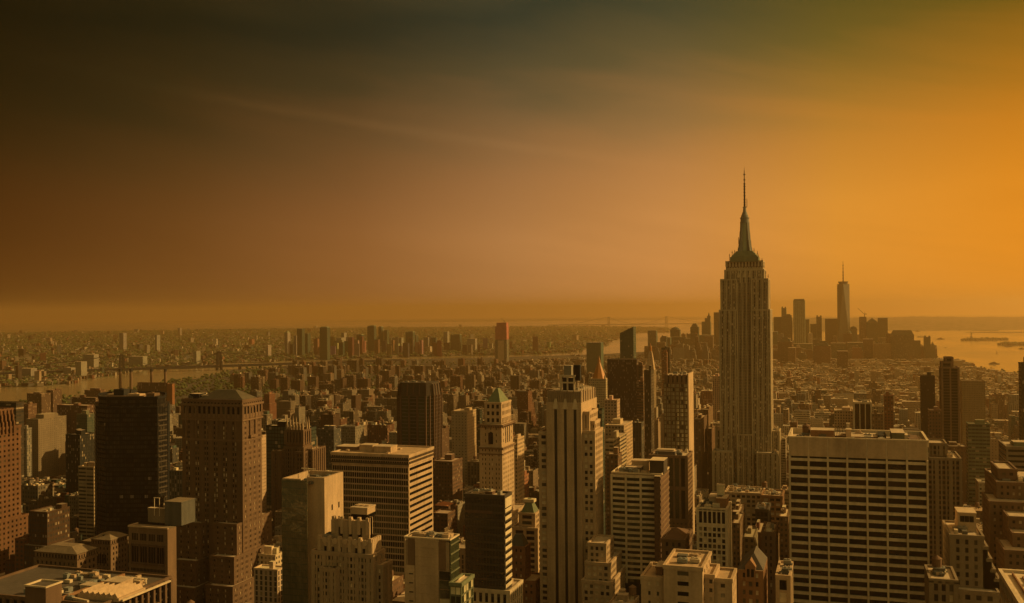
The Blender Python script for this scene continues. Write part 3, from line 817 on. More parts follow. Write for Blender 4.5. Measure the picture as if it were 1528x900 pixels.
def stripe_tower():          # tan tower with three black window slots
    Y = 590
    b = Bld('skyscraper', 'slender tan art deco tower with three black vertical slots down its face', 818, 867, 884, 600, Y, 900, short='tan three-slot tower')
    xp = lambda px, y=700: at(px, y, Y)[0]
    z = lambda y: at(845, y, Y)[1]
    st = PUN(bay=2.9, pier=1.3, fl=3.65, sp=1.6, pp=.4, glass=((G_DARK, 4), (G_MID, 4), (G_BLIND, 4)))
    X0, X1 = xp(816), xp(868); Y1 = b.Y1
    # central shaft with recessed slots
    sx = [xp(p, 700) for p in (827.5, 832, 842, 846.3, 856.5, 861)]
    zt = z(601); zs = z(609)
    q = MB(); q.box(X0+.3, X1, Y+1.0, Y1+12, b.Z0, zt, 0, top=1)
    cols = [(X0, sx[0]), (sx[1], sx[2]), (sx[3], sx[4]), (sx[5], X1)]
    for a, c in cols: q.box(a, c, Y, Y+1.0, b.Z0, zs, 0)
    q.box(X0, X1, Y, Y+1.0, zs, zt, 0)
    q.build('wall', [wall('tan'), wall('roof')], b.root)
    for k in range(3):
        g = MB(); g.box(sx[2*k], sx[2*k+1], Y+.75, Y+.99, b.Z0, zs-1); g.build('window_slot', glass('slot_glass', (.008, .008, .008), .3), b.root)
        h = MB(); x0, x1 = sx[2*k], sx[2*k+1]; h.prism([(x0-.8, Y-.25), (x1+.8, Y-.25), (x1+.8, Y+.9), (x0-.8, Y+.9)], zs-.6, zs+5.5, 0, None, [(x0+.5, Y-.25), (x1-.5, Y-.25), (x1-.5, Y+.9), (x0+.5, Y+.9)])
        h.build('slot_cap', wall('cream'), b.root)
    rib = MB()
    for a, c in cols:
        for t in (.33, .66):
            x = a+(c-a)*t; rib.box(x-.12, x+.12, Y-.12, Y-.002, b.Z0, zs-2)
    rib.build('wall_rib', wall('tan'), b.root)
    # fluted crown
    zc = z(584); cr = MB(); cr.box(X0+.8, X1-.6, Y+1.4, Y1+8, zt-.05, zc, 0, top=1)
    nfl = 15
    for k in range(nfl+1):
        x = X0+.8+(X1-X0-1.4)*k/nfl; cr.box(x-.38, x+.38, Y+.9, Y+1.39, zt, zc-.6+(k % 3 == 0)*1.0)
    for k in range(7):
        y = Y+2+(Y1+6-Y)*k/6; cr.box(X1-.59, X1-.1, y-.5, y+.5, zt, zc-.5+(k % 2)*.9)
    cr.build('crown', [wall('fawn'), wall('roof')], b.root)
    # flanks, stepping down to the sides
    b.zvis = 60
    b.block(xp(803.5, 660), X0+.28, Y+2.2, Y1+4, z(648), st=st)
    b.block(xp(810.5, 640), X0+.25, Y+5.5, Y1+2, z(617), Z0=z(648)-1, st=ST(4, 1.6, 9, 1.5, pp=.5, glass=((G_DARK, 1),)))
    b.block(X1+.02, xp(876, 620), Y+4.5, Y+26, z(617), st=ST(5, 1.5, 9, 1.2, pp=.4, glass=((G_DARK, 1),)), stW=st)
    b.block(X1+.02, xp(885.5, 645), Y+2.8, Y+23, z(645), st=st, stW=st)
    b.block(xp(876, 620)+.02, xp(882, 640), Y+8, Y+22, z(632), Z0=z(645)-1, st=None, stW=st)
    # lower east-west shoulder by the avenue
    b.block(xp(886), xp(911), Y-15, Y+6, at(900, 813, Y-15)[1], st=st)
    b.block(xp(884), xp(919), Y-19, Y+12, at(900, 842, Y-19)[1], st=st)
    b.block(xp(882), xp(924), Y-24, Y+18, at(900, 870, Y-24)[1], st=st)
    b.finish('tan', 'tan', maxwin=100)
    # roof machinery frame
    f = MB(); zb = zc; x0, x1 = xp(833, 570), xp(853, 570)
    for x in (x0, (x0+x1)/2, x1):
        for y in (Y+6, Y+14): f.box(x-.45, x+.45, y-.45, y+.45, zb-.1, zb+9)
    for zz in (4.4, 8.6): f.box(x0-1, x1+1, Y+5.3, Y+5.9, zb+zz, zb+zz+.9); f.box(x0-1, x1+1, Y+14.1, Y+14.8, zb+zz, zb+zz+.9)
    f.build('roof_frame', wall('cream'), b.root)
    b.bulk(x0+1, x1-1, Y+7, Y+13.5, 7.5, 'dark', z=zc); b.bulk(x0+1.5, x1-2.5, Y+8, Y+13, 6, 'grey', z=zc+9, name='tank_house')
    for px in (854, 858.5):
        q = MB(); x = xp(px, 560); q.box(x-1.1, x+1.1, Y+7, Y+10, zc+6, zc+15.5); q.build('cooling_fan', wall('black'), b.root)
    f = MB()
    for k in range(6): f.beam((xp(862)+k*1.1, Y+6+k, zc), (xp(862)+k*1.1, Y+6+k, zc+3.6-.3*k), .3)
    f.beam((xp(862), Y+6, zc+3.5), (xp(862)+6, Y+12, zc+2.2), .35); f.beam((xp(820, 580), Y+5, zc+2.5), (xp(833, 575), Y+9, zc+1), .5)
    f.build('roof_rail', wall('cream'), b.root)
    b.units(12, X0+2, X1-1, Y+3, Y1+5, zc, 21)
stripe_tower()

def prow_tower():            # brown brick tower with hipped roof, far left of centre
    Y = 625
    b = Bld('skyscraper', 'massive brown brick tower with arched upper windows and dark hipped roof', 273, 361, 385, 597, Y, 900, short='brown hip-roofed tower')
    xp = lambda px, y=700, yy=Y: at(px, y, yy)[0]
    z = lambda y, px=330, yy=Y: at(px, y, yy)[1]
    gl = ((G_DARK, 5), (G_MID, 2), (G_BLIND, 2.4))
    st = PUN(bay=2.05, pier=.95, fl=3.75, sp=1.9, glass=gl, grp=3, gw=1.6)
    stt = ST(1.95, .75, 3.75, 1.6, pp=.5, spp=.2, glass=((G_DARK, 6), (G_MID, 3), (G_BLIND, 3)), grp=4, gw=2.2)
    X0, X1, Y1 = b.X0, b.X1, b.Y1+4
    b.block(X0, X1, Y, Y1, z(626), st=stt, stW=st, parapet=.5)
    b.block(X0-.5, X1+.5, Y-.5, Y1+.5, z(604), Z0=z(626), st=ST(4.2, 2.0, 8.0, 2.6, pp=.5, glass=((G_DARK, 3), (G_MID, 1))), parapet=.6)
    b.block(X0-.2, X1+.2, Y-.2, Y1+.2, z(598), Z0=z(604)+.6, st=PUN(bay=2.8, pier=1.4, fl=3.4, sp=1.6, glass=((G_DARK, 1),)), parapet=.9)
    # wings of the base, court between them
    def wing(p0, p1, yt, dy, back=30):
        yy = Y-dy; b.block(xp(p0, yt, yy), xp(p1, yt, yy), yy, Y1+back, z(yt, (p0+p1)/2, yy), st=st)
    wing(264, 299, 781, 7, 0); wing(319, 353, 783, 7, 14)
    wing(257, 292, 838, 15, 0); wing(314, 349, 832, 15, 22)
    wing(252, 290, 878, 22, 0); wing(308, 347, 876, 22, 30)
    b.finish('brick', 'umber', maxwin=100)
    r = MB(); zt = z(597)+.3; r.hip(xp(291, 590), X1-1.5, Y+3, Y1-3, zt, z(583.5), 11, 8); r.build('roof', wall('slate'), b.root)
    ar = MB(); org = 0
    for c in (286, 317, 345):        # giant arches under the cornice
        x = xp(c, 620); zc = z(612)
        for k in range(9):
            a0, a1 = math.pi*k/9, math.pi*(k+1)/9
            ar.beam((x+4.2*math.cos(a0), Y-.9, zc+4.2*math.sin(a0)), (x+4.2*math.cos(a1), Y-.9, zc+4.2*math.sin(a1)), .8)
        for s_ in (-4.2, 4.2): ar.box(x+s_-.4, x+s_+.4, Y-1.3, Y-.5, z(655), zc)
    y = (Y+Y1)/2
    for s_ in (-3.4, 3.4): ar.box(X1+.5, X1+1.3, y+s_-.4, y+s_+.4, z(650), z(612))
    for k in range(9):
        a0, a1 = math.pi*k/9, math.pi*(k+1)/9; zc = z(612)
        ar.beam((X1+.9, y+3.4*math.cos(a0), zc+3.4*math.sin(a0)), (X1+.9, y+3.4*math.cos(a1), zc+3.4*math.sin(a1)), .8)
    ar.build('window_arch', wall('umber'), b.root)
    bal = MB(); bal.box(X1+.4, X1+2.2, y-4.4, y+4.4, z(654), z(650)); bal.build('balcony', wall('umber'), b.root)
    cn = MB()
    for zz, o in ((z(626), 1.2), (z(604), 1.5), (z(656), .7)):
        for (a, c, d, e) in ((X0-o, X1+o, Y-o, Y-.02), (X1+.02, X1+o, Y-.02, Y1+o)): cn.box(a, c, d, e, zz-.9, zz+.3)
    cn.build('cornice', wall('umber'), b.root)
    b.bulk(X0+3, X0+11, Y+4, Y+12, 3.5, 'black', z=z(597)); b.bulk(X0+12, X0+17, Y+6, Y+12, 2.6, 'cream', z=z(597)); b.units(8, X0+2, X0+15, Y+2, Y1-2, z(597), 4)
prow_tower()

def black_tower():
    b = Bld('skyscraper', 'black glass tower with chamfered corners and shouldered top', 146, 248, 249, 606, 640, 780, short='black glass tower', depth=42)
    def pt(px, D): v = atd(px, 650, D); return (v.x, v.y)
    def zz(y, D): return atd(197, y, D).z
    foot = [pt(144, 905), pt(158, 893), pt(235, 893), pt(250, 905), pt(253, 945), pt(236, 960), pt(160, 960), pt(141, 945)]
    FOOT.append((min(p[0] for p in foot), max(p[0] for p in foot), min(p[1] for p in foot), max(p[1] for p in foot)))
    top = [pt(147.5, 905), pt(159, 896), pt(235, 896), pt(246.5, 905), pt(248, 940), pt(236, 955), pt(160, 955), pt(148, 940)]
    zs, zt = zz(606, 900), zz(594, 900)
    gm = facade_mat('black_curtain', (.06, .94), (.22, .9), col=(.012, .011, .010), bay=3.0, floor=4.0, gcol=(.008, .009, .009), attr=False, bright=.02)
    q = MB(); q.prism(foot, b.Z0, zs, 0); q.prism(top, zs-.02, zt, 0); q.build('curtain_wall', gm, b.root)
    mu = MB()
    n_ = 20
    for i in range(4):
        a, c = Vector(foot[i % 8]), Vector(foot[(i+1) % 8]); L = (c-a).length; k_ = max(2, int(L/3.1)); nn = Vector(((c-a).y, -(c-a).x)).normalized()
        for k in range(k_+1):
            p = a.lerp(c, k/k_)+nn*.15; mu.beam((p.x, p.y, 20), (p.x, p.y, zs-.05), .28)
    mu.build('mullion', wall('black'), b.root)
    for i in (0, 2):
        sb = MB(); a, c = Vector(foot[i]), Vector(foot[i+1]); nn = Vector(((c-a).y, -(c-a).x)).normalized()
        for k in range(28):
            h = zs-8-k*4.6; p, r_ = a.lerp(c, .08)+nn*.25, a.lerp(c, .92)+nn*.25; sb.beam((p.x, p.y, h), (r_.x, r_.y, h), .2, h=1.3)
        sb.build('spandrel', wall('dusk'), b.root)
    rp = MB()
    n = len(top)
    for i in range(n): rp.beam((*top[i], zt+.3), (*top[(i+1) % n], zt+.3), 1.0, h=2.2)
    rp.build('parapet', wall('black'), b.root)
    cxs, cys = sum(p[0] for p in top)/8, sum(p[1] for p in top)/8
    d = MB(); d.prism([pt(160, 908), pt(215, 905), pt(222, 935), pt(168, 940)], zt-.02, zt+1.4, 0); d.build('roof_deck', wall('umber'), b.root)
    for (p0, D0, w_, h_, k) in ((182, 915, 11, 7, 'dark'), (204, 912, 13, 3, 'tan'), (196, 925, 6, 5, 'dark'), (228, 925, 10, 2.4, 'umber'), (170, 925, 8, 2, 'tan')):
        x, y = pt(p0, D0); m_ = MB(); m_.box(x-w_/2, x+w_/2, y-4, y+4, zt, zt+h_); m_.cyl(x, y, zt+h_, zt+h_+.8, 1.6, n=8); m_.build('bulkhead', wall(k), b.root)
black_tower()

def deco_crown():            # extreme left, orange brick with fluted crown
    Y = 590
    b = Bld('skyscraper', 'orange brick art deco tower with fluted buttressed crown, cut by the photo edge', -110, -40, 30.5, 640, Y, 900, short='orange fluted-crown tower')
    z = lambda y: at(20, y, Y+28)[1]
    st = PUN(bay=4.1, pier=2.5, fl=3.9, sp=2.2, glass=((G_DARK, 4), (G_MID, 1)))
    b.Z1 = z(640)
    b.block(st=st)
    Yb = Y+(b.Y1-Y)*.86
    b.block(b.X0+4, b.X1-1.5, Y+4, Yb, z(613), Z0=z(640), st=None, blank=('N', 'W'))
    b.block(b.X0, b.X1+1.0, Y-1, b.Y1+6, z(778), st=st); b.block(b.X0, b.X1+10, Y-4, b.Y1+20, z(855), st=st)
    b.finish('dimbrick', maxwin=100)
    f = MB(); nb = 9
    for k in range(nb+1):
        y = Y+5+(Yb-Y-6)*k/nb
        for (d, za, zb) in ((1.0, 648, 632), (.0, 640, 622), (-1.0, 632, 614)):
            x = b.X1+d; f.box(x-1.4, x+.5, y-.75, y+.75, z(za), z(zb)); f.prism([(x-1.4, y-.75), (x+.5, y-.75), (x+.5, y+.75), (x-1.4, y+.75)], z(zb)-.01, z(zb)+1.8, 0, None, [(x-1.2, y-.2), (x-.3, y-.2), (x-.3, y+.2), (x-1.2, y+.2)])
    f.build('crown_buttress', wall('dimbrick'), b.root)
deco_crown()

def glass_white_tower():     # glass front, blank white flank
    Y = 560
    b = Bld('office_tower', 'pale concrete tower with wavy reflective green glass front and open roof pit', 458, 484, 512, 713, Y, 900, short='glass-fronted pale tower')
    xp = lambda px, y=800, yy=Y: at(px, y, yy)[0]
    z = b.Z1; zc = z-.5
    Xg0, Xg1 = xp(420, 715, Y-8), xp(458, 715, Y-8)
    FOOT.append((Xg0, b.X1, Y-9, b.Y1)); OCC.append((420, 513, 707, Y-8, 900))
    q = MB(); q.box(b.X0-.02, b.X1, Y, b.Y1, b.Z0, zc-4, 0, top=1); q.box(Xg0+.4, b.X0-.02, Y-7.6, b.Y1, b.Z0, zc-4, 0, top=1)
    # roof pit rim
    for (a, c, d, e) in ((b.X0-.02, b.X1, Y, Y+1.6), (b.X1-1.6, b.X1, Y+1.6, b.Y1), (Xg0+.4, b.X1-1.6, b.Y1-1.4, b.Y1), (Xg0+.4, b.X0-.02, Y-7.6, Y-6.2), (Xg0+.4, Xg0+2, Y-6.2, b.Y1-1.4)):
        q.box(a, c, d, e, zc-4.01, zc+.4, 0)
    q.build('wall', [wall('tan'), wall('tar')], b.root)
    gl = facade_mat('wavy_glass_wall', (.03, .97), (.05, .95), col=(.05, .07, .05), bay=1.5, floor=3.9, gcol=(.085, .085, .05), attr=False, bright=.0)
    nn = gl.node_tree; bs = nn.nodes['Principled BSDF']; bs.inputs['Roughness'].default_value = .06
    for l in list(nn.links):
        if l.to_node == bs and l.to_socket.name == 'Roughness': nn.links.remove(l)
    bs.inputs['Roughness'].default_value = .07; bs.inputs['Specular IOR Level'].default_value = 1.0
    t = N(nn, 'ShaderNodeTexCoord'); no = N(nn, 'ShaderNodeTexNoise'); no.inputs['Scale'].default_value = .09; no.inputs['Detail'].default_value = 3; nn.links.new(t.outputs['Object'], no.inputs['Vector'])
    bp_ = N(nn, 'ShaderNodeBump'); bp_.inputs['Strength'].default_value = 1; bp_.inputs['Distance'].default_value = 1.0; nn.links.new(no.outputs['Fac'], bp_.inputs['Height']); nn.links.new(bp_.outputs[0], bs.inputs['Normal'])
    g = MB(); g.box(Xg0, Xg1, Y-8, Y-7.65, b.Z0, zc-.3); g.build('glass_front', gl, b.root)
    for k in range(4):
        for j in range(3):
            w_ = MB(); y = Y+9+j*9+(k % 2)*0; zz = z-22-k*9
            if y < b.Y1-2: w_.box(b.X1, b.X1+.08, y, y+1.6, zz, zz+3.6); w_.build('window', G_DARK(), b.root)
    b.Z1 = zc-4; b.units(22, Xg0+3, b.X1-4, Y-4, b.Y1-4, zc-4, 5)
    m_ = MB(); x = xp(446, 700); m_.beam((x, Y+12, zc-4), (x, Y+12, zc+4), .5); m_.beam((x-4, Y+10, zc+4), (x+4, Y+14, zc+3), .6); m_.build('roof_crane', wall('cream'), b.root)
glass_white_tower()

def gothic_tower():
    Y = 800
    b = Bld('skyscraper', 'dark red brick gothic tower topped by a ring of pointed spires', 426, 452, 463, 643, Y, 745, short='gothic spired tower')
    xp = lambda px, y=700: at(px, y, Y)[0]; z = lambda y: at(440, y, Y)[1]
    st = ST(3.4, 1.9, 11, 2, pp=.9, spp=.3, glass=((G_DARK, 1),))
    st2 = ST(2.6, 1.3, 3.7, 1.5, pp=.7, spp=.3, grp=3, gw=1.2, glass=((G_DARK, 4), (G_MID, 1)))
    b.block(st=st, Z1=z(643), Z0=z(668)); b.block(b.X0-.8, b.X1+.8, Y-.8, b.Y1+.8, z(668), st=st2)
    b.block(xp(412.5), xp(424), Y-7, Y+6, z(674), st=st2); b.block(xp(446), xp(457), Y-5, Y+10, z(674), st=st2)
    b.block(b.X1, b.X1+7, Y+4, b.Y1+14, z(672), st=st2, stW=ST(3.6, 2.0, 12, 2, pp=1.0, glass=((G_DARK, 1),)))
    b.finish('brick', 'brick', maxwin=100)
    def spire(x, y, zb, zt, w):
        s_ = MB(); s_.box(x-w, x+w, y-w, y+w, zb-.5, zb+(zt-zb)*.22); zz = zb+(zt-zb)*.22
        s_.prism([(x-w*1.2, y-w*1.2), (x+w*1.2, y-w*1.2), (x+w*1.2, y+w*1.2), (x-w*1.2, y+w*1.2)], zz, zt, 0, None, [(x-.05, y-.05), (x+.05, y-.05), (x+.05, y+.05), (x-.05, y+.05)])
        s_.build('spire', wall('fawn'), b.root)
    for k in range(6):
        t = k/5; spire(b.X0+1+(b.X1-b.X0-2)*t, Y+1, z(643), z(620+(k % 2)*1.5), .75)
    for k in (2, 3):
        spire(b.X1-1, Y+1+(b.Y1-Y-2)*k/3, z(643), z(622.5), .68)
    for x, y, zt in ((b.X1+6, Y+5, 668), (b.X1+6, Y+14, 668), (xp(413), Y-6, 670), (xp(423), Y-6, 670)): spire(x, y, z(674), z(zt), .7)
    b.bulk(b.X0+4, b.X1-4, Y+5, b.Y1-4, 6, 'brick', z=z(643))
gothic_tower()

def striped_office():
    Y = 700
    b = Bld('office_tower', 'large square office block with light spandrel stripes and dark louvred top floors', 496, 609, 645, 681, Y, 840, short='striped office block')
    z = lambda y: at(600, y, Y)[1]
    zt = b.Z1; zl = z(696)
    b.block(Z1=zl, st=ST(1.9, .3, 4.7, 1.1, pp=.25, spp=.45, mode='row', glass=((G_GREEN, 2), (G_DARK, 3))), stW=ST(60, 1.6, 4.7, 2.5, pp=.35, spp=.45, mode='row', glass=((G_DARK, 1),)), parapet=0)
    b.block(b.X0-.6, b.X1+.6, b.Y0-.6, b.Y1+.6, zt, Z0=zl, st=ST(1.9, .25, 2.9, .9, pp=.2, spp=.3, mode='row', glass=((G_DARK, 1),)), parapet=1.2)
    b.finish('tan', 'tan', maxwin=100, core=wall('umber'))
    q = MB()
    for j in range(3): q.box(b.X0-1.0, b.X1+1.0, b.Y0-1.05, b.Y0-.9, zl+1+j*3.1, zl+2.4+j*3.1)
    q.build('louvre', wall('dusk'), b.root)
    xr = lambda px: at(px, 668, Y+20)[0]
    b.bulk(xr(542), xr(561), Y+14, Y+24, 5.2, 'tan', z=zt); b.bulk(xr(566), xr(591), Y+10, Y+22, 5, 'tan', z=zt); b.bulk(xr(505), xr(535), Y+16, Y+30, 3, 'umber', z=zt)
    b.units(8, z=zt, seed=8); 
    r = MB(); r.box(b.X0+2, b.X1-2, b.Y0+2, b.Y1-2, zt+.02, zt+.25); r.build('roof_membrane', wall('tan'), b.root)
striped_office()

def brown_octagon():
    Y = 1000
    b = Bld('skyscraper', 'dark brown tower with chamfered corners and vertical glass strips', 597, 640, 646, 572, Y, 665, short='brown chamfered tower', depth=40)
    z = lambda y: at(618, y, Y)[1]; xp = lambda px, y=620: at(px, y, Y)[0]
    X0, X1, Y1 = b.X0, b.X1, Y+34; c = 6.5; X0 -= c-1; X1 += 2.5
    def oc(o): return [(X0+c-o*.4, Y-o), (X1-c+o*.4, Y-o), (X1+o, Y+c-o*.4), (X1+o, Y1-c), (X1-c, Y1+o), (X0+c, Y1+o), (X0-o, Y1-c), (X0-o, Y+c-o*.4)]
    q = MB(); q.prism(oc(0), b.Z0, z(590), 0); q.prism(oc(0), z(590)-.01, z(574), 0, None, oc(-1.5)); q.prism(oc(-2), z(574)-.1, z(571.5), 0); q.build('wall', wall('dusk'), b.root)
    # glass strips and proud piers on the chamfer and the front
    P = oc(.35)
    for i in (0, 1, 2, 7):
        a, d = Vector(P[i]), Vector(P[(i+1) % 8]); L = (d-a).length; n_ = max(1, round(L/(9 if i == 0 else 4)))
        nn = Vector(((d-a).y, -(d-a).x)).normalized()
        for k in range(n_):
            p, r_ = a.lerp(d, (k+.14)/n_), a.lerp(d, (k+.86)/n_); g = MB(); zt = z(592)
            g.beam((p.x, p.y, (20+zt)/2), (r_.x, r_.y, (20+zt)/2), .12, h=zt-20); g.build('window_strip', G_GREEN(), b.root)
            s_ = MB()
            for j in range(26):
                h = zt-2-j*3.9; s_.beam((p.x+nn.x*.1, p.y+nn.y*.1, h), (r_.x+nn.x*.1, r_.y+nn.y*.1, h), .15, h=.9)
            s_.build('spandrel', wall('darkgrey'), b.root)
        pi = MB()
        for k in range(n_+1):
            p = a.lerp(d, k/n_)+nn*.3; pi.beam((p.x, p.y, b.Z0), (p.x, p.y, z(591)), 1.3)
        pi.build('pier', wall('brown'), b.root)
    cr = MB(); P = oc(.5); P2 = oc(-1.0)
    for i in range(8):
        a, d, a2, d2 = Vector(P[i]), Vector(P[(i+1) % 8]), Vector(P2[i]), Vector(P2[(i+1) % 8]); n_ = max(1, round((d-a).length/8))
        for k in range(n_+1):
            p, p2 = a.lerp(d, k/n_), a2.lerp(d2, k/n_); cr.beam((p.x, p.y, z(591)), (p2.x, p2.y, z(573.5)), 1.0)
    cr.build('crown_rib', wall('brown'), b.root)
    for k in range(5):
        m_ = MB(); x = X0+c+2+k*5; m_.cyl(x, Y+12+k % 2*6, z(572)-.1, z(572)+1.5, 2.0, n=9); m_.build('cooling_fan', wall('grey'), b.root)
brown_octagon()

def pyramid_tower():
    Y = 780
    b = Bld('skyscraper', 'ornate tan stone tower with steep green copper pyramid roof', 716, 749, 766.5, 672, Y, 760, short='green pyramid tower')
    xp = lambda px, y=640: at(px, y, Y)[0]; z = lambda y: at(735, y, Y)[1]
    dY = b.Y1-Y
    st = PUN(bay=3.0, pier=1.6, fl=3.8, sp=1.9, grp=2, gw=1.0, glass=((G_DARK, 6), (G_MID, 1), (G_BLIND, 1)))
    b.block(b.X0, b.X1, Y, b.Y1, z(668), st=st, parapet=.8)
    b.block(b.X0+.6, b.X1-.6, Y+.6, b.Y1-.6, z(635), Z0=z(668)+.5, st=PUN(bay=5.5, pier=3.9, fl=5.2, sp=2.8, glass=((G_DARK, 3), (G_MID, 1))), parapet=1.0)
    b.block(xp(722), xp(746), Y+3.2, b.Y1-2.5, z(602), Z0=z(635), st=PUN(bay=3.6, pier=1.8, fl=5.6, sp=2.4, glass=((G_DARK, 2), (G_MID, 1))), parapet=.6)
    b.block(b.X0-1, b.X1+4, Y+2, b.Y1+20, z(770), st=st)
    b.finish('tan', 'tan', maxwin=100)
    x0, x1 = xp(723.5), xp(744.5); y0, y1 = Y+4, b.Y1-3.5
    r = MB(); r.prism([(x0, y0), (x1, y0), (x1, y1), (x0, y1)], z(602), z(581.5), 0, None, [(x0+(x1-x0)*.42, y0+(y1-y0)*.4), (x0+(x1-x0)*.58, y0+(y1-y0)*.4), (x0+(x1-x0)*.58, y0+(y1-y0)*.6), (x0+(x1-x0)*.42, y0+(y1-y0)*.6)])
    r.build('roof', plain('copper_roof', PAL['copper'], .6), b.root)
    c = MB()
    for zz, o, h in ((z(634), 1.5, 1.1), (z(668), 1.6, 1.3), (z(677), .9, .9), (z(628), .2, .8)):
        for (a, d, e, f) in ((b.X0-o, b.X1+o, Y-o, Y-.5), (b.X1+.5, b.X1+o, Y-.5, b.Y1+o)): c.box(a, d, e, f, zz-h, zz+.15)
    for k in range(12): x = b.X0-1+(b.X1-b.X0+2)*k/11; c.box(x-.35, x+.35, Y-1.7, Y-.6, z(634)-2.3, z(634)-1.1)
    for k in range(10): y = Y+dY*k/9; c.box(b.X1+.6, b.X1+1.7, y-.35, y+.35, z(634)-2.3, z(634)-1.1)
    for k in range(8): y = Y+3+(dY-4)*k/7; c.prism([(b.X1-.9, y-.5), (b.X1-.2, y-.5), (b.X1-.2, y+.5), (b.X1-.9, y+.5)], z(635), z(630), 0, None, [(b.X1-.6, y-.1), (b.X1-.4, y-.1), (b.X1-.4, y+.1), (b.X1-.6, y+.1)])
    c.build('cornice', wall('umber'), b.root)
    xm = (b.X0+b.X1)/2
    a = MB(); a.box(xm-1.9, xm+1.9, Y-.4, Y+.3, z(663), z(646)); a.cyl(xm, Y+1.5, z(646), z(643), 1.9, .6, 12); a.build('arched_window', G_DARK(), b.root)
    for k in range(3):
        a = MB(); y = Y+dY*(.35+.16*k); a.box(b.X1-.3, b.X1-.05, y-.7, y+.7, z(663), z(640)); a.build('tall_window', G_DARK(), b.root)
pyramid_tower()

def dark_striped():
    Y = 500
    b = Bld('office_tower', 'dark brown slab tower whose sunlit side shows slanting white stripes', 694, 752, 762, 742, Y, 868, short='striped-side slab')
    b.block(st=ST(1.6, .16, 3.9, 1.2, pp=.12, spp=.1, mode='row', glass=((lambda: glass('brown_glass', (.020, .015, .011), .25), 1),)), stW=ST(80, .8, 3.95, 1.75, pp=.2, spp=.45, mode='row', glass=((G_DARK, 1),)), parapet=1.0)
    b.finish('dusk', None, maxwin=100, core=wall('dusk'))
    # pale side spandrels sit over the dark ones
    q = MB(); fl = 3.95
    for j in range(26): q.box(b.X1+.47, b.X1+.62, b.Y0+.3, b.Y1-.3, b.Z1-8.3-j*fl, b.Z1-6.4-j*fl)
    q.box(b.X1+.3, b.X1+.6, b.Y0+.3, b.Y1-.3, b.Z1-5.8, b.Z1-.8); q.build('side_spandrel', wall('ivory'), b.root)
    q = MB(); q.box(b.X0, b.X0+(b.X1-b.X0)*.7, b.Y0-.35, b.Y0-.2, b.Z1-9, b.Z1-7.6); q.box(b.X0+1, b.X0+12, b.Y0-.35, b.Y0-.2, b.Z1-44, b.Z1-43.2); q.build('trim_band', wall('brown'), b.root)
    b.bulk(b.X0+3, b.X1-8, b.Y0+4, b.Y1-2, 1.6, 'brown'); b.units(7, seed=14)
dark_striped()

def wide_ribbon():
    Y = 600
    b = Bld('office_tower', 'wide cream office block with curved ribbon windows and black rooftop box', 910, 985, 998, 711, Y, 882, short='cream ribbon-window block')
    xb = at(976, 720, Y)[0]; z = b.Z1; n_ = 6
    fl = 3.4
    core = MB(); core.box(b.X0+1, b.X1, Y+4, b.Y1, b.Z0, z, 0, top=1); core.box(xb, b.X1, Y, Y+4, b.Z0, z, 0, top=1); core.build('wall', [wall('brown'), wall('cream')], b.root)
    zl = at(940, 872, Y)[1]; nf = int((z-zl)/fl)
    arc = [(b.X0+(xb-b.X0)*t, Y+3.0-3.0*math.sin(math.pi*min(1, t*1.0)*.5+0)*0+2.6*(t-.45)**2*3) for t in [k/12 for k in range(13)]]
    arc = [(x, min(y, Y+3.8)) for x, y in arc]
    fillm = MB(); fillm.prism(arc+[(xb-.01, Y+4.0), (b.X0, Y+4.0)], b.Z0, z-.4, 0, top=1); fillm.build('window_wall_core', [wall('dark'), wall('cream')], b.root)
    for j in range(nf):
        sp = MB(); g = MB(); z1 = z-.5-j*fl
        for (x0, y0), (x1, y1) in zip(arc, arc[1:]):
            sp.face([(x0, y0-.7, z1-1.5), (x1, y1-.7, z1-1.5), (x1, y1-.7, z1), (x0, y0-.7, z1)]); sp.face([(x0, y0-.7, z1), (x1, y1-.7, z1), (x1, y1, z1), (x0, y0, z1)])
            sp.face([(x1, y1-.7, z1-1.5), (x0, y0-.7, z1-1.5), (x0, y0, z1-1.5), (x1, y1, z1-1.5)])
            g.face([(x0, y0-.1, z1-fl), (x1, y1-.1, z1-fl), (x1, y1-.1, z1-1.5), (x0, y0-.1, z1-1.5)])
        sp.build('spandrel', wall('cream'), b.root); g.build('window_band', R.choice([G_DARK, G_GREEN, G_GREEN])(), b.root)
    pi = MB()
    for t in (0, 4, 8): x, y = arc[t]; pi.box(x-.3, x+.9, y-.95, y-.05, zl, z-.3)
    pi.build('pier', wall('cream'), b.root)
    # brick bay with blinds at the corner and striped flank
    for j in range(nf): bk = MB(); bk.box(xb+.5, b.X1-.5, Y-.35, Y-.01, z-1-j*fl-1.9, z-1-j*fl); bk.build('brick_panel', wall('brick'), b.root)
    sd_ = MB()
    for j in range(nf): sd_.box(b.X1+.01, b.X1+.4, Y+.3, b.Y1-.3, z-1-j*fl-1.2, z-1-j*fl)
    sd_.build('side_spandrel', wall('umber'), b.root)
    p = MB()
    for (a, c, d, e) in ((b.X0, b.X1+.4, Y+4, Y+4.6), (b.X0, b.X1+.4, b.Y1-.6, b.Y1), (b.X0, b.X0+.6, Y+4.6, b.Y1-.6), (b.X1-.2, b.X1+.4, Y+4.6, b.Y1-.6)): p.box(a, c, d, e, z-.02, z+1)
    p.build('parapet', wall('cream'), b.root)
    xr = lambda px: at(px, 705, Y+12)[0]
    b.bulk(xr(971), xr(992), Y+8, Y+22, 8, 'dusk', roof='cream'); b.bulk(xr(934), xr(957), Y+10, Y+18, 3, 'tar'); b.bulk(xr(940), xr(965), Y+18, Y+26, 6, 'tan'); b.units(20, xr(925), xr(968), Y+6, b.Y1-2, z, 31)
wide_ribbon()

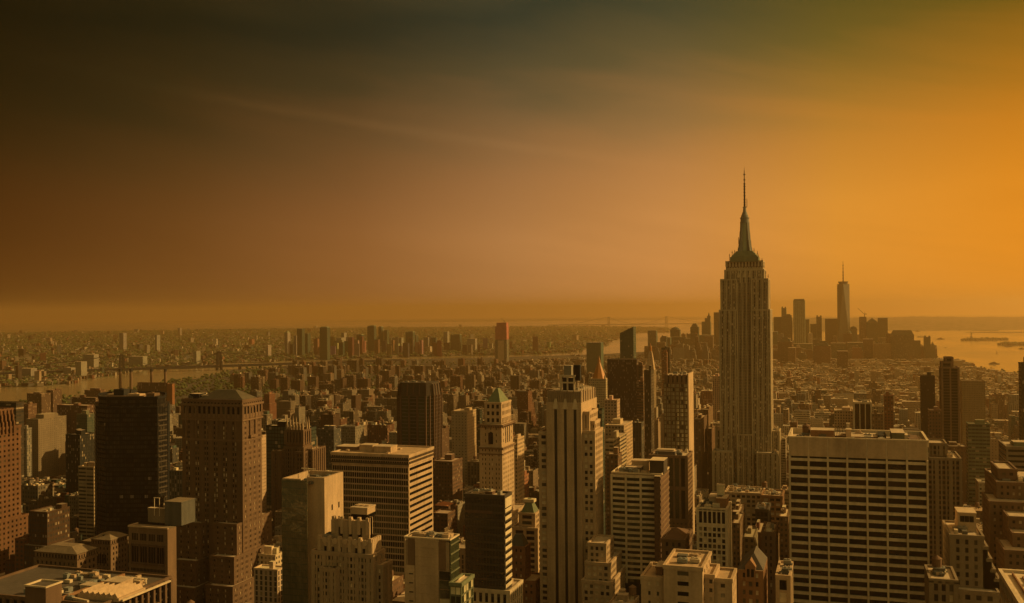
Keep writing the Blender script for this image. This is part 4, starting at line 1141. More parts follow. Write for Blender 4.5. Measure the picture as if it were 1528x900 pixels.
def grid_tower():
    Y = 560
    b = Bld('office_tower', 'pale gridded tower with seven window columns and taller top-floor openings', 1041, 1084, 1090, 761, Y, 865, short='pale gridded tower')
    z1 = b.Z1
    b.block(Z1=z1-8.6, st=ST(2.45, .75, 3.1, .9, pp=.6, spp=.5, glass=((G_DARK, 4), (G_MID, 3), (G_BLIND, 1))), stW=ST(2.2, 1.1, 4.0, 1.5, pp=.6, spp=.4, glass=((G_DARK, 1),)), parapet=0)
    b.block(Z0=z1-8.6, st=ST(2.45, .75, 6.9, .5, pp=.75, spp=.6, glass=((G_DARK, 1),)), stW=ST(3.5, 1.6, 6.9, .5, pp=.6, spp=.4, glass=((G_DARK, 1),)), parapet=.8)
    b.finish('cream', 'cream', roofk='tar', maxwin=100)
    b.bulk(b.X0+5, b.X0+12, b.Y0+10, b.Y1-2, 5, 'tan'); b.bulk(b.X1-6, b.X1-.5, b.Y0+5, b.Y1-3, 5, 'orangebrick'); b.bulk(b.X0+9, b.X0+13, b.Y0+14, b.Y1-4, 11, 'ivory', z=z1); b.units(16, seed=41)
grid_tower()

def fin_tower():
    Y = 950
    b = Bld('skyscraper', 'slim glass tower with brown vertical fins that flare at the top', 990.5, 1026, 1033, 560, Y, 690, short='finned glass tower')
    z1 = b.Z1; zt = at(1005, 571, Y)[1]; w = (b.X1-b.X0)
    b.block(Z1=zt, st=ST(w/11.2, .28, 3.9, 1.0, pp=.3, spp=.25, glass=((G_SKY, 5), (G_MID, 1))), stW=ST(9, 8, 3.9, 3.5, pp=.3, spp=.29, glass=((G_DARK, 1),)), parapet=0)
    b.finish('umber', 'umber', maxwin=100)
    t = MB(); t.box(b.X0+.4, b.X1, Y+2, b.Y1, zt-.01, z1-.3, 0, top=1); t.build('crown_core', [wall('dusk'), wall('roof')], b.root)
    for k in range(5):
        f = MB(); x = b.X0+w*(k+.5)/5.4+.4; f.box(x-w*.022, x+w*.022, Y-.9, Y-.31, 60, zt-1); f.box(x-w*.062, x+w*.062, Y-1.3, Y+2.0, zt-1.01, z1+.6); f.build('fin', wall('umber'), b.root)
    f = MB(); f.box(b.X1-.4, b.X1+.9, Y-.9, b.Y1+.3, 50, z1+1.4); f.build('side_wall', wall('tan'), b.root)
    x0 = at(984.5, 620, Y)[0]; f = MB(); f.box(x0, b.X0-.02, Y+3, b.Y1, b.Z0, at(988, 620, Y)[1]); f.build('annex_wall', wall('tan'), b.root)
    b.units(4, b.X0+3, b.X1-2, Y+4, b.Y1-2, z1-.3, 3)
fin_tower()

def deco_fore():             # foreground tan art deco tower with three stages
    Y = 470
    b = Bld('skyscraper', 'foreground tan art deco tower with scalloped stepped crown and round medallions', 466.5, 556, 573, 823, Y, 900, short='scalloped deco tower')
    z = lambda y, px=510, yy=Y: at(px, y, yy)[1]; xp = lambda px, y=800, yy=Y: at(px, y, yy)[0]
    gl = ((G_DARK, 3), (G_MID, 3), (G_BLIND, 3))
    st = PUN(bay=2.1, pier=.85, fl=3.35, sp=1.35, pp=.5, spp=.3, grp=3, gw=1.3, glass=gl)
    b.block(st=st, Z1=z(827))
    b.block(xp(474), xp(550), Y+2.5, b.Y1-2, z(806, 512, Y+2.5), Z0=z(827), st=ST(4.6, 2.7, 6.4, 1.2, pp=1.1, spp=.4, glass=((G_DARK, 3), (G_MID, 1))), parapet=0)
    b.block(xp(490), xp(541), Y+6.5, b.Y1-5, z(776, 515, Y+6.5), Z0=z(806)-1, st=ST(5.0, 3.0, 8.8, 1, pp=1.2, spp=.4, top=3.5, glass=((G_DARK, 1),)), parapet=0)
    b.block(xp(478.5, 848, Y-4), xp(501, 848, Y-4), Y-4, Y, z(850, 490, Y-4), st=st)
    b.block(b.X1-.02, b.X1+3.5, Y+4, Y+15, z(848, 560), st=st)
    b.finish('fawn', 'fawn', maxwin=100)
    # scalloped rims and medallions
    s_ = MB()
    def scal(x0, x1, y, zz, n_):
        w_ = (x1-x0)/n_
        for k in range(n_+1): x = x0+k*w_; s_.box(x-.8, x+.8, y-1.3, y+.6, zz-7, zz+1.9)
        for k in range(n_):
            for j in range(5):
                t = (j+.5)/5; d = 1.4*math.sin(math.pi*t); xx_ = x0+(k+t)*w_; s_.box(xx_-w_/10-.01, xx_+w_/10+.01, y-.9, y+.5, zz-3.5, zz+1.4-d)
    scal(xp(490), xp(541), Y+6.5, z(776, 515, Y+6.5), 4); scal(xp(474), xp(550), Y+2.5, z(806, 512, Y+2.5), 5)
    x1_ = xp(541)
    for k in range(4): y = Y+7+(b.Y1-12-Y)*k/3; s_.box(x1_-.5, x1_+1.3, y-.8, y+.8, z(800), z(776, 515, Y+6.5)+1.9)
    x1_ = xp(550)
    for k in range(5): y = Y+3+(b.Y1-5-Y)*k/4; s_.box(x1_-.5, x1_+1.2, y-.8, y+.8, z(827), z(806, 512, Y+2.5)+1.5)
    s_.build('crown_scallop', wall('tan'), b.root)
    for k in range(5):
        m_ = MB(); x = xp(474)+(xp(550)-xp(474))*(k+.62)/5.1; zz = z(805, 512, Y+2.5); P = [(x+1.55*math.cos(a*math.pi/8), zz-.8+1.55*math.sin(a*math.pi/8)) for a in range(16)]
        i = len(m_.v); m_.v += [(p[0], Y+1.0, p[1]) for p in P]+[(p[0], Y+1.6, p[1]) for p in P]
        m_.f.append(tuple(range(16))); m_.m.append(0)
        for a in range(16): c = (a+1) % 16; m_.f.append((a, c, 16+c, 16+a)); m_.m.append(0)
        m_.build('medallion', wall('tan'), b.root)
    zt = z(776, 515, Y+6.5); yb = Y+11
    q = MB(); q.box(xp(510), xp(534), yb, yb+9, zt-.1, zt+2.6); q.build('penthouse_glazing', G_DARK(), b.root)
    b.bulk(xp(509.5), xp(534.5), yb-.4, yb+9.4, 3.4, 'tan', z=zt+2.5, name='penthouse')
    q = MB()
    for k in range(3): q.cyl(xp(514)+k*3.0, yb+4, zt+6.1, zt+6.8, 1.25, n=12)
    q.build('roof_fan', wall('tan'), b.root)
    b.units(6, xp(478), xp(488), Y+4, b.Y1-4, z(806, 512, Y+2.5), 6)
deco_fore()

def cream_foreblock():
    Y = 430
    b = Bld('office_block', 'plain cream brick block with stepped roofline in the bottom centre', 958, 1048, 1064, 866, Y, 900, short='cream stepped foreblock')
    z = lambda y, px=1010, yy=Y: at(px, y, yy)[1]; xp = lambda px, y=870: at(px, y, Y)[0]
    st = PUN(bay=4.2, pier=2.7, fl=4.1, sp=2.4, glass=((G_MID, 2), (G_BLIND, 2), (G_DARK, 1)))
    b.block(xp(958), xp(993), Y, Y+24, z(866), st=st)
    b.block(xp(993)+.02, xp(1049), Y-3, Y+26, z(848, 1020, Y-3), st=ST(7.5, 5.6, 4.3, 2.5, pp=.25, spp=.24, glass=((G_DARK, 3), (G_MID, 1))))
    b.block(xp(1049)+.02, xp(1064), Y+2, Y+20, z(862, 1056), st=None)
    b.block(xp(1064)+.02, xp(1090), Y+4, Y+22, z(870, 1077), st=st)
    b.finish('tan', 'tan', maxwin=60, roofk='tan')
    FOOT.append((xp(958), xp(1092), Y-4, Y+28)); OCC.append((958, 1095, 848, Y, 900))
    b.bulk(xp(975), xp(985), Y+6, Y+16, 3.5, 'orangebrick', z=z(866)); b.units(5, xp(1000), xp(1045), Y+4, Y+20, z(848, 1020, Y-3), 2)
cream_foreblock()

def panel_glass():           # cream panel front with glass flank
    Y = 470
    b = Bld('office_tower', 'cream panelled tower with dark corner recesses and green glass flank', 604, 672, 685, 806, Y, 900, short='cream panelled tower')
    z = b.Z1; w = b.X1-b.X0
    q = MB(); q.box(b.X0, b.X1-.6, b.Y0, b.Y1, b.Z0, z-1.2, 0, top=1); q.build('wall', [wall('fawn'), wall('tar')], b.root)
    pn = MB()
    for j in range(14):
        z1 = z-.2-j*4.6
        pn.box(b.X0+w*.235, b.X0+w*.745, Y-.5, Y-.005, z1-4.55, z1)
        if j > 2: pn.box(b.X0+.6, b.X0+w*.22, Y-.5, Y-.005, z1-4.55, z1)
    pn.box(b.X0, b.X0+.58, Y-.55, Y-.005, 30, z); pn.build('wall_panel', wall('tan'), b.root)
    dk = MB(); dk.box(b.X0+w*.07, b.X0+w*.225, Y-.3, Y-.004, z-14, z-.4); dk.box(b.X0+w*.755, b.X0+w*.9, Y-.3, Y-.004, z-15.5, z-.4); dk.build('recess_panel', wall('umber'), b.root)
    for j in range(10):
        g = MB(); z1 = z-16-j*4.6; g.box(b.X0+w*.76, b.X1-.6, Y-.2, Y-.003, z1-4.1, z1); g.build('window', R.choice([G_GREEN, G_SKY])(), b.root)
        v = MB(); v.box(b.X0+w*.1, b.X0+w*.19, Y-.62, Y-.5, z1-2.5, z1-1.9); v.build('vent', wall('dusk'), b.root)
    g = MB(); g.box(b.X1-.6, b.X1, Y+.01, b.Y1, 20, z-.2); g.build('glass_flank', G_GREEN(), b.root)
    for j in range(14):
        g = MB(); g.box(b.X1, b.X1+.35, Y, b.Y1, z-3-j*4.6, z-2.4-j*4.6); g.build('flank_spandrel', wall('greenwall'), b.root)
    p = MB()
    for (a, c, d, e) in ((b.X0-.3, b.X1+.2, Y-.6, Y+.3), (b.X0-.3, b.X1+.2, b.Y1-.5, b.Y1+.3), (b.X0-.3, b.X0+.5, Y+.3, b.Y1-.5), (b.X1-.5, b.X1+.2, Y+.3, b.Y1-.5)): p.box(a, c, d, e, z-.19, z+.5)
    p.build('parapet', wall('cream'), b.root)
    b.Z1 = z-1.2; b.units(26, seed=51)
    # glassy neighbour at its foot
    c = Bld('office_block', 'low green glass block at the foot of the cream panelled tower', 672, 688, 706, 873, 455, 900, short='low green glass block')
    c.block(st=ST(3.0, .3, 4.4, .9, pp=.2, spp=.25, glass=((G_GREEN, 2), (G_SKY, 1))))
    c.finish('olive', 'greenwall', roofk='cream', maxwin=60, core=wall('teal')); c.bulk(c.X0+3, c.X1-3, c.Y0+4, c.Y0+12, 1.5, 'cream')
panel_glass()

def roof_corner_left():      # bottom-left near roof seen from above
    b = Bld('office_block', 'low brown office block with sawtooth skylight in the bottom left corner', -60, 150, 250, 905, 422, 900, short='sawtooth-roofed block', depth=56)
    z = b.Z1; X1 = b.X1
    b.zvis = 60
    b.block(st=ST(5.0, 1.5, 4.6, .8, pp=1.6, spp=.2, glass=((G_DARK, 1),)), Z1=z, parapet=1.2)
    b.finish('brick', 'dusk', roofk='tar', maxwin=40)
    def P(px, py): v = ray(px, py); t = (z-CAMZ)/v.z; return v.x*t, v.y*t
    def slab(nm, pts, h, k, rf='roof', z0=0): q = MB(); q.prism([P(*p) for p in pts], z-.02+z0, z+h, 0, top=1); q.build(nm, [wall(k), wall(rf)], b.root)
    x, y = P(62, 905); q = MB(); q.box(x-7.5, x+5.5, y-3, y+8, z, z+10.5, 0, top=1); q.build('bulkhead', [wall('brick'), wall('tar')], b.root)
    q = MB()
    for (a, c, d, e) in ((x-7.9, x+5.9, y-3.4, y-2.6), (x-7.9, x+5.9, y+7.8, y+8.4), (x-7.9, x-7.1, y-2.6, y+7.8), (x+5.1, x+5.9, y-2.6, y+7.8)): q.box(a, c, d, e, z+10.5, z+11.3)
    q.build('bulkhead_parapet', wall('cream'), b.root)
    # sawtooth skylight
    x0, y0 = P(118, 893); q = MB(); n_ = 7; x1 = x0+24; dy = 21
    q.box(x0-1, x1+1, y0, y0+dy, z, z+2, 0)
    for k in range(n_):
        ya = x0+(x1-x0)*k/n_; yb = x0+(x1-x0)*(k+1)/n_; i = len(q.v)
        q.v += [(ya, y0+.4, z+2), (yb, y0+.4, z+2), ((ya+yb)/2, y0+.4, z+4.4), (ya, y0+dy-.4, z+2), (yb, y0+dy-.4, z+2), ((ya+yb)/2, y0+dy-.4, z+4.4)]
        q.f += [(i, i+1, i+2), (i+1, i+4, i+5, i+2), (i, i+2, i+5, i+3), (i+3, i+5, i+4)]; q.m += [0]*4
    q.build('skylight', wall('tan'), b.root)
    q = MB(); q.box(x0-6, x0-4.6, b.Y0+2, b.Y1-6, z, z+2.2); q.box(x0+26, X1-12, y0+8, y0+9.4, z, z+2.2); q.build('roof_wall', wall('orangebrick'), b.root)
    for k in range(8):
        q = MB(); xx_ = X1-22+k*2.3; q.cyl(xx_, b.Y1-14, z, z+2.4, 1.0, n=10); q.cyl(xx_, b.Y1-14, z+2.4, z+2.9, 1.25, n=10); q.build('exhaust_fan', wall('cream'), b.root)
    b.bulk(X1-20, X1-9, b.Y1-30, b.Y1-20, 4.5, 'tan', z=z); b.bulk(X1-32, X1-24, b.Y1-34, b.Y1-28, 2.6, 'cream', z=z)
    q = MB(); q.beam((x0-3, y0-3, z+1), (X1-10, y0-6, z+1), 1.2); q.beam((x0+27, y0, z+1), (x0+27, b.Y1-8, z+1), 1.0); q.build('roof_duct', wall('cream'), b.root)
    b.units(46, X1-60, X1-4, b.Y0+4, b.Y1-4, z, 77)
roof_corner_left()

def roof_corner_right():
    b = Bld('office_tower', 'near pale roof corner with parapet rail in the bottom right', 1640, 1524, 1500, 905, 322, 900, short='near roof corner', depth=40)
    z = b.Z1
    b.block(st=ST(3, .8, 4, 1, pp=.3), parapet=.9); b.finish('cream', 'tan', roofk='cream', maxwin=20)
    q = MB()
    q.box(b.X0+3.0, b.X0+3.4, b.Y0+3, b.Y1-3, z, z+.8); q.box(b.X0+5.5, b.X1-5, b.Y0+6, b.Y1-6, z-.01, z+.5); q.build('roof_deck', wall('orangebrick'), b.root)
    b.units(6, b.X0+7, b.X1-5, b.Y0+8, b.Y1-6, z+.5, 3)
roof_corner_right()

def hip_pavilion(label, L, C, S, yt, Y, short, hy):
    b = Bld('stone_block', label, L, C, S, yt, Y, 900, short=short)
    st = ST(3.6, 2.1, 4.2, 2.0, pp=.5, spp=.49, glass=((G_DARK, 4), (G_MID, 1)))
    zc = b.Z1-4.6
    b.block(Z1=zc, st=st, parapet=.4); b.block(b.X0+.3, b.X1-.3, b.Y0+.3, b.Y1-.3, b.Z1, Z0=zc+.3, st=ST(2.4, 1.3, 3.2, .8, pp=.3, glass=((G_DARK, 1),)), parapet=0)
    b.finish('umber', 'umber', maxwin=100)
    r = MB(); i = min(9, (b.X1-b.X0)*.3); r.hip(b.X0-.8, b.X1+.8, b.Y0-.8, b.Y1+.8, b.Z1-.05, b.Z1+hy, i, min(i, (b.Y1-b.Y0)*.3)); r.build('roof', wall('dim'), b.root)
    g = MB(); g.box(b.X0+i+3, b.X1-i-3, b.Y0+.2+i*.45, b.Y0+.2+i*.75, b.Z1+hy*.45, b.Z1+hy*.95); g.build('roof_well', wall('black'), b.root)
    c = MB()
    for k in range(5): x = b.X0+(b.X1-b.X0)*(.25+.125*k); c.box(x-.9, x+.9, b.Y0-.62, b.Y0-.5, zc-14, zc-7)
    c.build('arched_window', G_DARK(), b.root)
hip_pavilion('brown stone block with flat-topped hipped roof, nearer of the two hipped blocks', 52, 115, 144, 827, 535, 'nearer hipped block', 3.4)
hip_pavilion('brown stone block with small hipped roof behind the nearer hipped block', 136, 165, 190, 806, 655, 'farther hipped block', 3.2)

def big_window_block():
    Y = 560
    b = Bld('office_block', 'grey brown stone block with four huge windows and stepped plant rooms', 192, 250, 263, 790, Y, 862, short='four-windowed block')
    q = MB(); q.box(b.X0, b.X1, b.Y0, b.Y1, b.Z0, b.Z1, 0, top=1); q.build('wall', [wall('umber'), wall('dim')], b.root)
    w = (b.X1-b.X0-4)/4; z = b.Z1
    for k in range(4):
        x = b.X0+2+k*w
        g = MB(); g.box(x+.6, x+w-.5, Y-.12, Y-.003, z-23, z-12.5); g.build('window', G_DARK(), b.root)
        f = MB(); f.box(x+.1, x+.6, Y-.7, Y-.01, z-24, z-11.5); f.box(x+w-.5, x+w, Y-.7, Y-.01, z-24, z-11.5); f.box(x+.1, x+w, Y-.8, Y-.01, z-11.5, z-11); f.box(x+.1, x+w, Y-.8, Y-.01, z-24.4, z-23.6)
        for j in (.33, .66): f.box(x+.6+(w-1.1)*j-.15, x+.6+(w-1.1)*j+.15, Y-.4, Y-.13, z-23, z-12.5)
        f.build('window_frame', wall('brown'), b.root)
        for j in range(4):
            g = MB(); xx_ = x+.7+j*(w-1.6)/4; g.box(xx_, xx_+(w-1.6)/4-.5, Y-.12, Y-.003, z-8.5, z-4); g.build('window', G_DARK(), b.root)
    s = MB()
    for j in range(2):
        for k in range(24): x = b.X0+2+k*(b.X1-b.X0-4)/24; s.box(x, x+.7, Y-.1, Y-.002, z-29-j*5, z-27-j*5)
    o = s.build('windows', G_DARK(), b.root); o['kind'] = 'stuff'
    p = MB(); p.box(b.X0-.4, b.X1+.4, Y-.5, Y+.5, z-.01, z+1); p.box(b.X0-.4, b.X0+.5, Y+.5, b.Y1, z-.01, z+1); p.build('parapet', wall('tan'), b.root)
    xr = lambda px: at(px, 770, Y+10)[0]
    b.bulk(xr(208), xr(256), Y+8, b.Y1-4, 5, 'darkgrey', z=z, roof='dim'); b.bulk(xr(212), xr(242), Y+16, b.Y1+10, 9.5, 'dim', z=z, name='plant_room')
    b.bulk(xr(243), xr(268), Y+12, b.Y1+18, 15.5, 'darkgrey', z=z, name='plant_room', roof='dim')
    f = MB(); x = xr(228); f.box(x-2, x-1.7, Y+14, Y+14.3, z+5, z+17); f.box(x+2, x+2.3, Y+14, Y+14.3, z+5, z+17); f.box(x-2.4, x+2.5, Y+13.9, Y+14.4, z+17, z+17.4); f.build('hoist_frame', wall('cream'), b.root)
big_window_block()

# ------------------------------------------------------------------ smaller near blocks with special roofs
def roofed(name, label, L, C, S, yt, Y, ybot, wallk, roofk, apex, short, ix=.5, iy=.5, st=None, stW=None, spank=None, mw=60, flat=0.0, base_steps=(), roofm=None):
    b = Bld(name, label, L, C, S, yt, Y, ybot, short=short)
    b.block(st=st or PUN(), stW=stW, parapet=.5)
    for (p0, p1, y2, dy) in base_steps:
        yy = Y-dy; b.block(at(p0, y2, yy)[0], at(p1, y2, yy)[0], yy, b.Y1+dy, at((p0+p1)/2, y2, yy)[1], st=st or PUN())
    b.finish(wallk, spank or wallk, maxwin=mw)
    za = at((L+C)/2, apex, Y+(b.Y1-Y)/2)[1]; w, d = b.X1-b.X0, b.Y1-b.Y0
    r = MB(); r.hip(b.X0+.6, b.X1-.6, b.Y0+.6, b.Y1-.6, b.Z1-.02, za, (w/2-.7)*(1-flat), (d/2-.7)*(1-flat)); r.build('roof', roofm or wall(roofk), b.root)
    return b
b = roofed('office_tower', 'tan tower crowned by a small dark green truncated pyramid roof', 775, 798, 806, 767, 680, 850, 'tan', 'copper', 743.5, 'small green-roofed tower', flat=.22,
           st=ST(6.5, 2.2, 4.0, 1.6, pp=.4, glass=((G_DARK, 2), (G_GREEN, 1))), stW=PUN(), base_steps=((765, 802, 789, 3),), mw=50, roofm=plain('copper_roof', PAL['copper'], .6))
x = (b.X0+b.X1)/2; q = MB(); q.box(x-4, x+4, (b.Y0+b.Y1)/2-3, (b.Y0+b.Y1)/2+3, at(787, 745, 690)[1]-1, at(787, 742.6, 690)[1]); q.build('roof_cap', wall('ivory'), b.root)
roofed('apartment_tower', 'red-brown brick tower with dark pyramid roof beside the dark striped slab', 758, 783, 791, 817, 600, 900, 'redbrick', 'darkgrey', 796.5, 'red-brown pyramid block', flat=.4,
       st=PUN(bay=3.4, pier=2.0, fl=3.9, sp=2.1, glass=((G_DARK, 3), (G_BLIND, 3), (G_MID, 2))), base_steps=((757, 799, 868, 4),), mw=60)
roofed('office_block', 'brown brick block under a steep brick pyramid roof', 988, 1021, 1032, 807, 560, 848, 'brick', 'brick', 786.5, 'brick pyramid block', flat=.0,
       st=PUN(bay=3.8, pier=2.0, fl=5.0, sp=2.8, glass=((G_DARK, 3), (G_BLIND, 2), (G_MID, 2))), mw=50, roofm=wall('brown'))
b = Bld('apartment_block', 'brick block with steep front gable and dark slate roof', 1102, 1138, 1144, 852, 470, 900, short='gabled brick block', depth=26)
b.block(st=PUN(bay=3.0, pier=1.5, fl=3.9, sp=1.8, grp=3, gw=.8, glass=((G_DARK, 3), (G_BLIND, 2), (G_MID, 2))), parapet=0); b.finish('orangebrick', 'orangebrick', maxwin=60)
za = at(1122, 824, 478)[1]; w = b.X1-b.X0; r = MB(); i = 0
r.v += [(b.X0-.4, b.Y0+.4, b.Z1), (b.X1+.4, b.Y0+.4, b.Z1), (b.X1+.4, b.Y1, b.Z1), (b.X0-.4, b.Y1, b.Z1), ((b.X0+b.X1)/2+1, b.Y0+7.4, za), ((b.X0+b.X1)/2+1, b.Y1-4, za)]
r.f += [(0, 4, 5, 3), (1, 2, 5, 4), (2, 3, 5), (0, 1, 4)]; r.m += [0]*4; r.build('roof', wall('tar'), b.root)
g = MB(); xm = (b.X0+b.X1)/2; g.box(xm-2.3, xm+2.3, b.Y0-.9, b.Y0+4, b.Z1-5, b.Z1+1.6); i = len(g.v)
g.v += [(xm-2.5, b.Y0-.9, b.Z1+1.6), (xm+2.5, b.Y0-.9, b.Z1+1.6), (xm, b.Y0-.9, b.Z1+4.8), (xm-2.5, b.Y0+6, b.Z1+1.6), (xm+2.5, b.Y0+6, b.Z1+1.6), (xm, b.Y0+6, b.Z1+4.8)]
g.f += [(i, i+1, i+2), (i+1, i+4, i+5, i+2), (i, i+2, i+5, i+3)]; g.m += [0]*3; g.build('gable', wall('orangebrick'), b.root)
for s_ in (-.95, .95):
    g = MB(); g.box(xm+s_-.6, xm+s_+.6, b.Y0-1.0, b.Y0-.9, b.Z1-3, b.Z1+.6); g.build('window', G_DARK(), b.root)

b = Bld('office_block', 'classical cream block with deep cornice at the bottom below the dark slab', 702, 760, 779, 884, 500, 900, short='cornice block'); b.block(st=ST(3.2, 1.6, 6, 1.2, pp=.5, glass=((G_DARK, 1),))); b.finish('cream', maxwin=30)
b.bulk(b.X0+4, b.X1-8, b.Y0+6, b.Y1-3, 4, 'tan'); b.units(12, seed=61)
b = Bld('office_block', 'ornate low stone block with balustrade and arched windows beside the broad slab', 1384, 1386, 1428, 866, 480, 900, short='ornate low block')
FOOT.pop(); OCC.pop()
def right_front(name, label, L, R_, yt, Y, ybot, short, wallk, st, depth=30, spank=None, mw=60, roofk='roof', core=None, stE=None, steps=(), group=None):
    """front face visible between L and R_, east flank hidden or thin"""
    b = Bld(name, label, R_, L, L, yt, Y, ybot, short=short, depth=depth, group=group) if L > VP else Bld(name, label, L, R_, R_, yt, Y, ybot, short=short, depth=depth, group=group)
    b.block(st=st, stW=stE)
    for (p0, p1, y2, dy, z0y) in steps:
        yy = Y+dy; b.block(at(p0, y2, yy)[0], at(p1, y2, yy)[0], yy, yy+depth*.6, at((p0+p1)/2, y2, yy)[1], Z0=(None if z0y is None else at((p0+p1)/2, z0y, yy)[1]), st=st)
    b.finish(wallk, spank or wallk, maxwin=mw, roofk=roofk, core=core)
    return b
bpy.data.objects.remove(b.root)
NAMES.pop()
gl3 = ((G_DARK, 4), (G_MID, 2), (G_BLIND, 1))
b = right_front('office_block', 'ornate low stone block with arched windows beside the broad slab', 1388, 1428, 866, 480, 900, 'ornate low block', 'dim', ST(3.2, 1.5, 4.6, 1.6, pp=.6, glass=gl3), 24); b.units(8, seed=62); b.tank(b.X0+4, b.Y0+14)
b = right_front('office_block', 'low stone block with twin arched bays near the bottom by the dark brick tower', 1159, 1178, 862, 468, 900, 'arched low block', 'tan', ST(3.4, 1.2, 5.6, 1.2, pp=.5, glass=gl3), 26); b.units(6, seed=63)
b = right_front('apartment_tower', 'dark brown brick tower with small windows behind the gabled block', 1137, 1156, 797, 560, 862, 'dark brick tower', 'brown', PUN(bay=2.9, pier=1.6, glass=((G_DARK, 4), (G_BLIND, 1))), 26); b.bulk(b.X0+2, b.X1-3, b.Y0+4, b.Y0+14, 3, 'tan'); b.units(5, seed=64)
b = right_front('skyscraper', 'tall ribbed brown tower with dense vertical piers behind the broad slab', 1376, 1433.5, 684, 760, 865, 'ribbed brown tower', 'dim', ST(3.0, 1.1, 3.5, 1.4, pp=.8, spp=.25, grp=3, gw=1.4, glass=((G_DARK, 5), (G_MID, 3))), 36, spank='umber', mw=100,
                steps=((1384, 1412, 663, 8, 684),)); b.units(26, seed=65); 
b = right_front('office_tower', 'terraced pale brick block with bulkhead and stepped western slope', 1418, 1467, 800, 540, 868, 'terraced brick block', 'dim', PUN(bay=4.4, pier=2.6, fl=4, sp=1.6, glass=((G_DARK, 2), (G_MID, 2))), 34, mw=60,
                steps=((1467.5, 1473, 818, 0, None), (1473.3, 1479, 836, 0, None), (1479.3, 1484.5, 852, 0, None), (1484.8, 1491, 866, 0, None), (1415, 1490, 884, -8, None)))
b.bulk(at(1430, 797, 552)[0], at(1457, 797, 552)[0], 552, 566, 9.5, 'tan'); 
for px in (1436, 1443, 1450):
    g = MB(); x = at(px, 792, 552)[0]; g.box(x-1, x+1, 551.8, 551.95, b.Z1+5, b.Z1+8); g.build('window', G_DARK(), b.root)
b.units(10, seed=66)
b = right_front('skyscraper', 'huge stepped brown brick setback tower at the right edge', 1488, 1600, 721, 650, 872, 'stepped brown setback tower', 'brick', PUN(bay=3.2, pier=1.9, fl=3.7, sp=2.0, glass=((G_DARK, 4), (G_BLIND, 1), (G_MID, 1))), 50, mw=100,
                steps=((1490, 1517, 702, 10, 721), (1477, 1600, 753, -14, None), (1505, 1600, 775, -34, None), (1512, 1600, 800, -48, None), (1500, 1600, 826, -60, None)))
b.units(8, b.X0+2, b.X0+20, b.Y0+4, b.Y0+20, b.Z1, 67)
b = right_front('office_tower', 'flat-topped block with pale ribbon windows at the right edge', 1502, 1600, 668, 800, 722, 'ribbon block at the edge', 'dim', ST(40, 1, 3.8, 2.2, pp=.3, spp=.4, mode='row', glass=((G_DARK, 1),)), 36, mw=40, core=wall('umber')); b.units(8, seed=68); b.bulk(b.X0+6, b.X0+30, b.Y0+8, b.Y0+20, 3, 'olive')
b = right_front('skyscraper', 'dark twin-shouldered residential tower standing above the western roofs', 1405, 1431, 549, 1250, 662, 'dark twin-shouldered tower', 'umber', ST(9, 1.6, 3.3, 1.2, pp=.5, spp=.35, glass=((G_DARK, 1),)), 26, spank='dusk', mw=100,
                steps=((1405, 1420.5, 541, 2, 549), (1410.5, 1422, 534, 4, 549)))
b = Bld('office_tower', 'dark block with long vertical strips rising behind the seven-bay slab', 1274, 1275.5, 1299.5, 603, 1300, 642, short='dark vertical-strip block'); bpy.data.objects.remove(b.root); OCC.pop(); FOOT.pop(); NAMES.pop()
b = right_front('office_tower', 'dark glass block with four pale vertical piers behind the broad slab', 1274, 1300, 601, 1300, 642, 'pale-piered glass block', 'cream', ST(5.6, 1.1, 40, .5, pp=.9, spp=.4, mode='col', glass=((G_DARK, 1),)), 34, mw=20, core=wall('dusk')); b.units(8, seed=69)
b = right_front('office_block', 'dark columned block at the foot of the finned glass tower', 969, 1025, 682, 820, 800, 'columned dark block', 'umber', ST(4.6, 1.6, 26, 3, pp=.9, spp=.35, mode='col', glass=((G_DARK, 2), (G_GREEN, 1))), 30, mw=30, stE=PUN()); b.units(16, seed=70); b.bulk(b.X0+4, b.X0+20, b.Y0+6, b.Y0+16, 3, 'tar'); b.bulk(b.X1-26, b.X1-12, b.Y0+8, b.Y0+16, 4, 'tan')
b = right_front('office_block', 'wide low block with pale roof in front of the tall spired skyscraper', 1082, 1137, 738, 830, 765, 'wide low pale-roofed block', 'tan', PUN(bay=4), 30, mw=30); b.units(22, seed=71); b.tank(b.X0+30, b.Y0+18)
b = right_front('office_block', 'square low block with roof terrace walls right of the wide pale-roofed block', 1137, 1167, 742, 800, 772, 'square low block', 'orangebrick', PUN(bay=4), 26, mw=20); b.units(10, seed=72)
b = right_front('office_block', 'low dark glass block among roofs below the tall spired skyscraper', 1128, 1146, 762, 720, 785, 'low dark block', 'dusk', ST(3, .4, 4, 1, glass=((G_DARK, 1),)), 24, mw=20, roofk='tar'); b.units(4, seed=73)

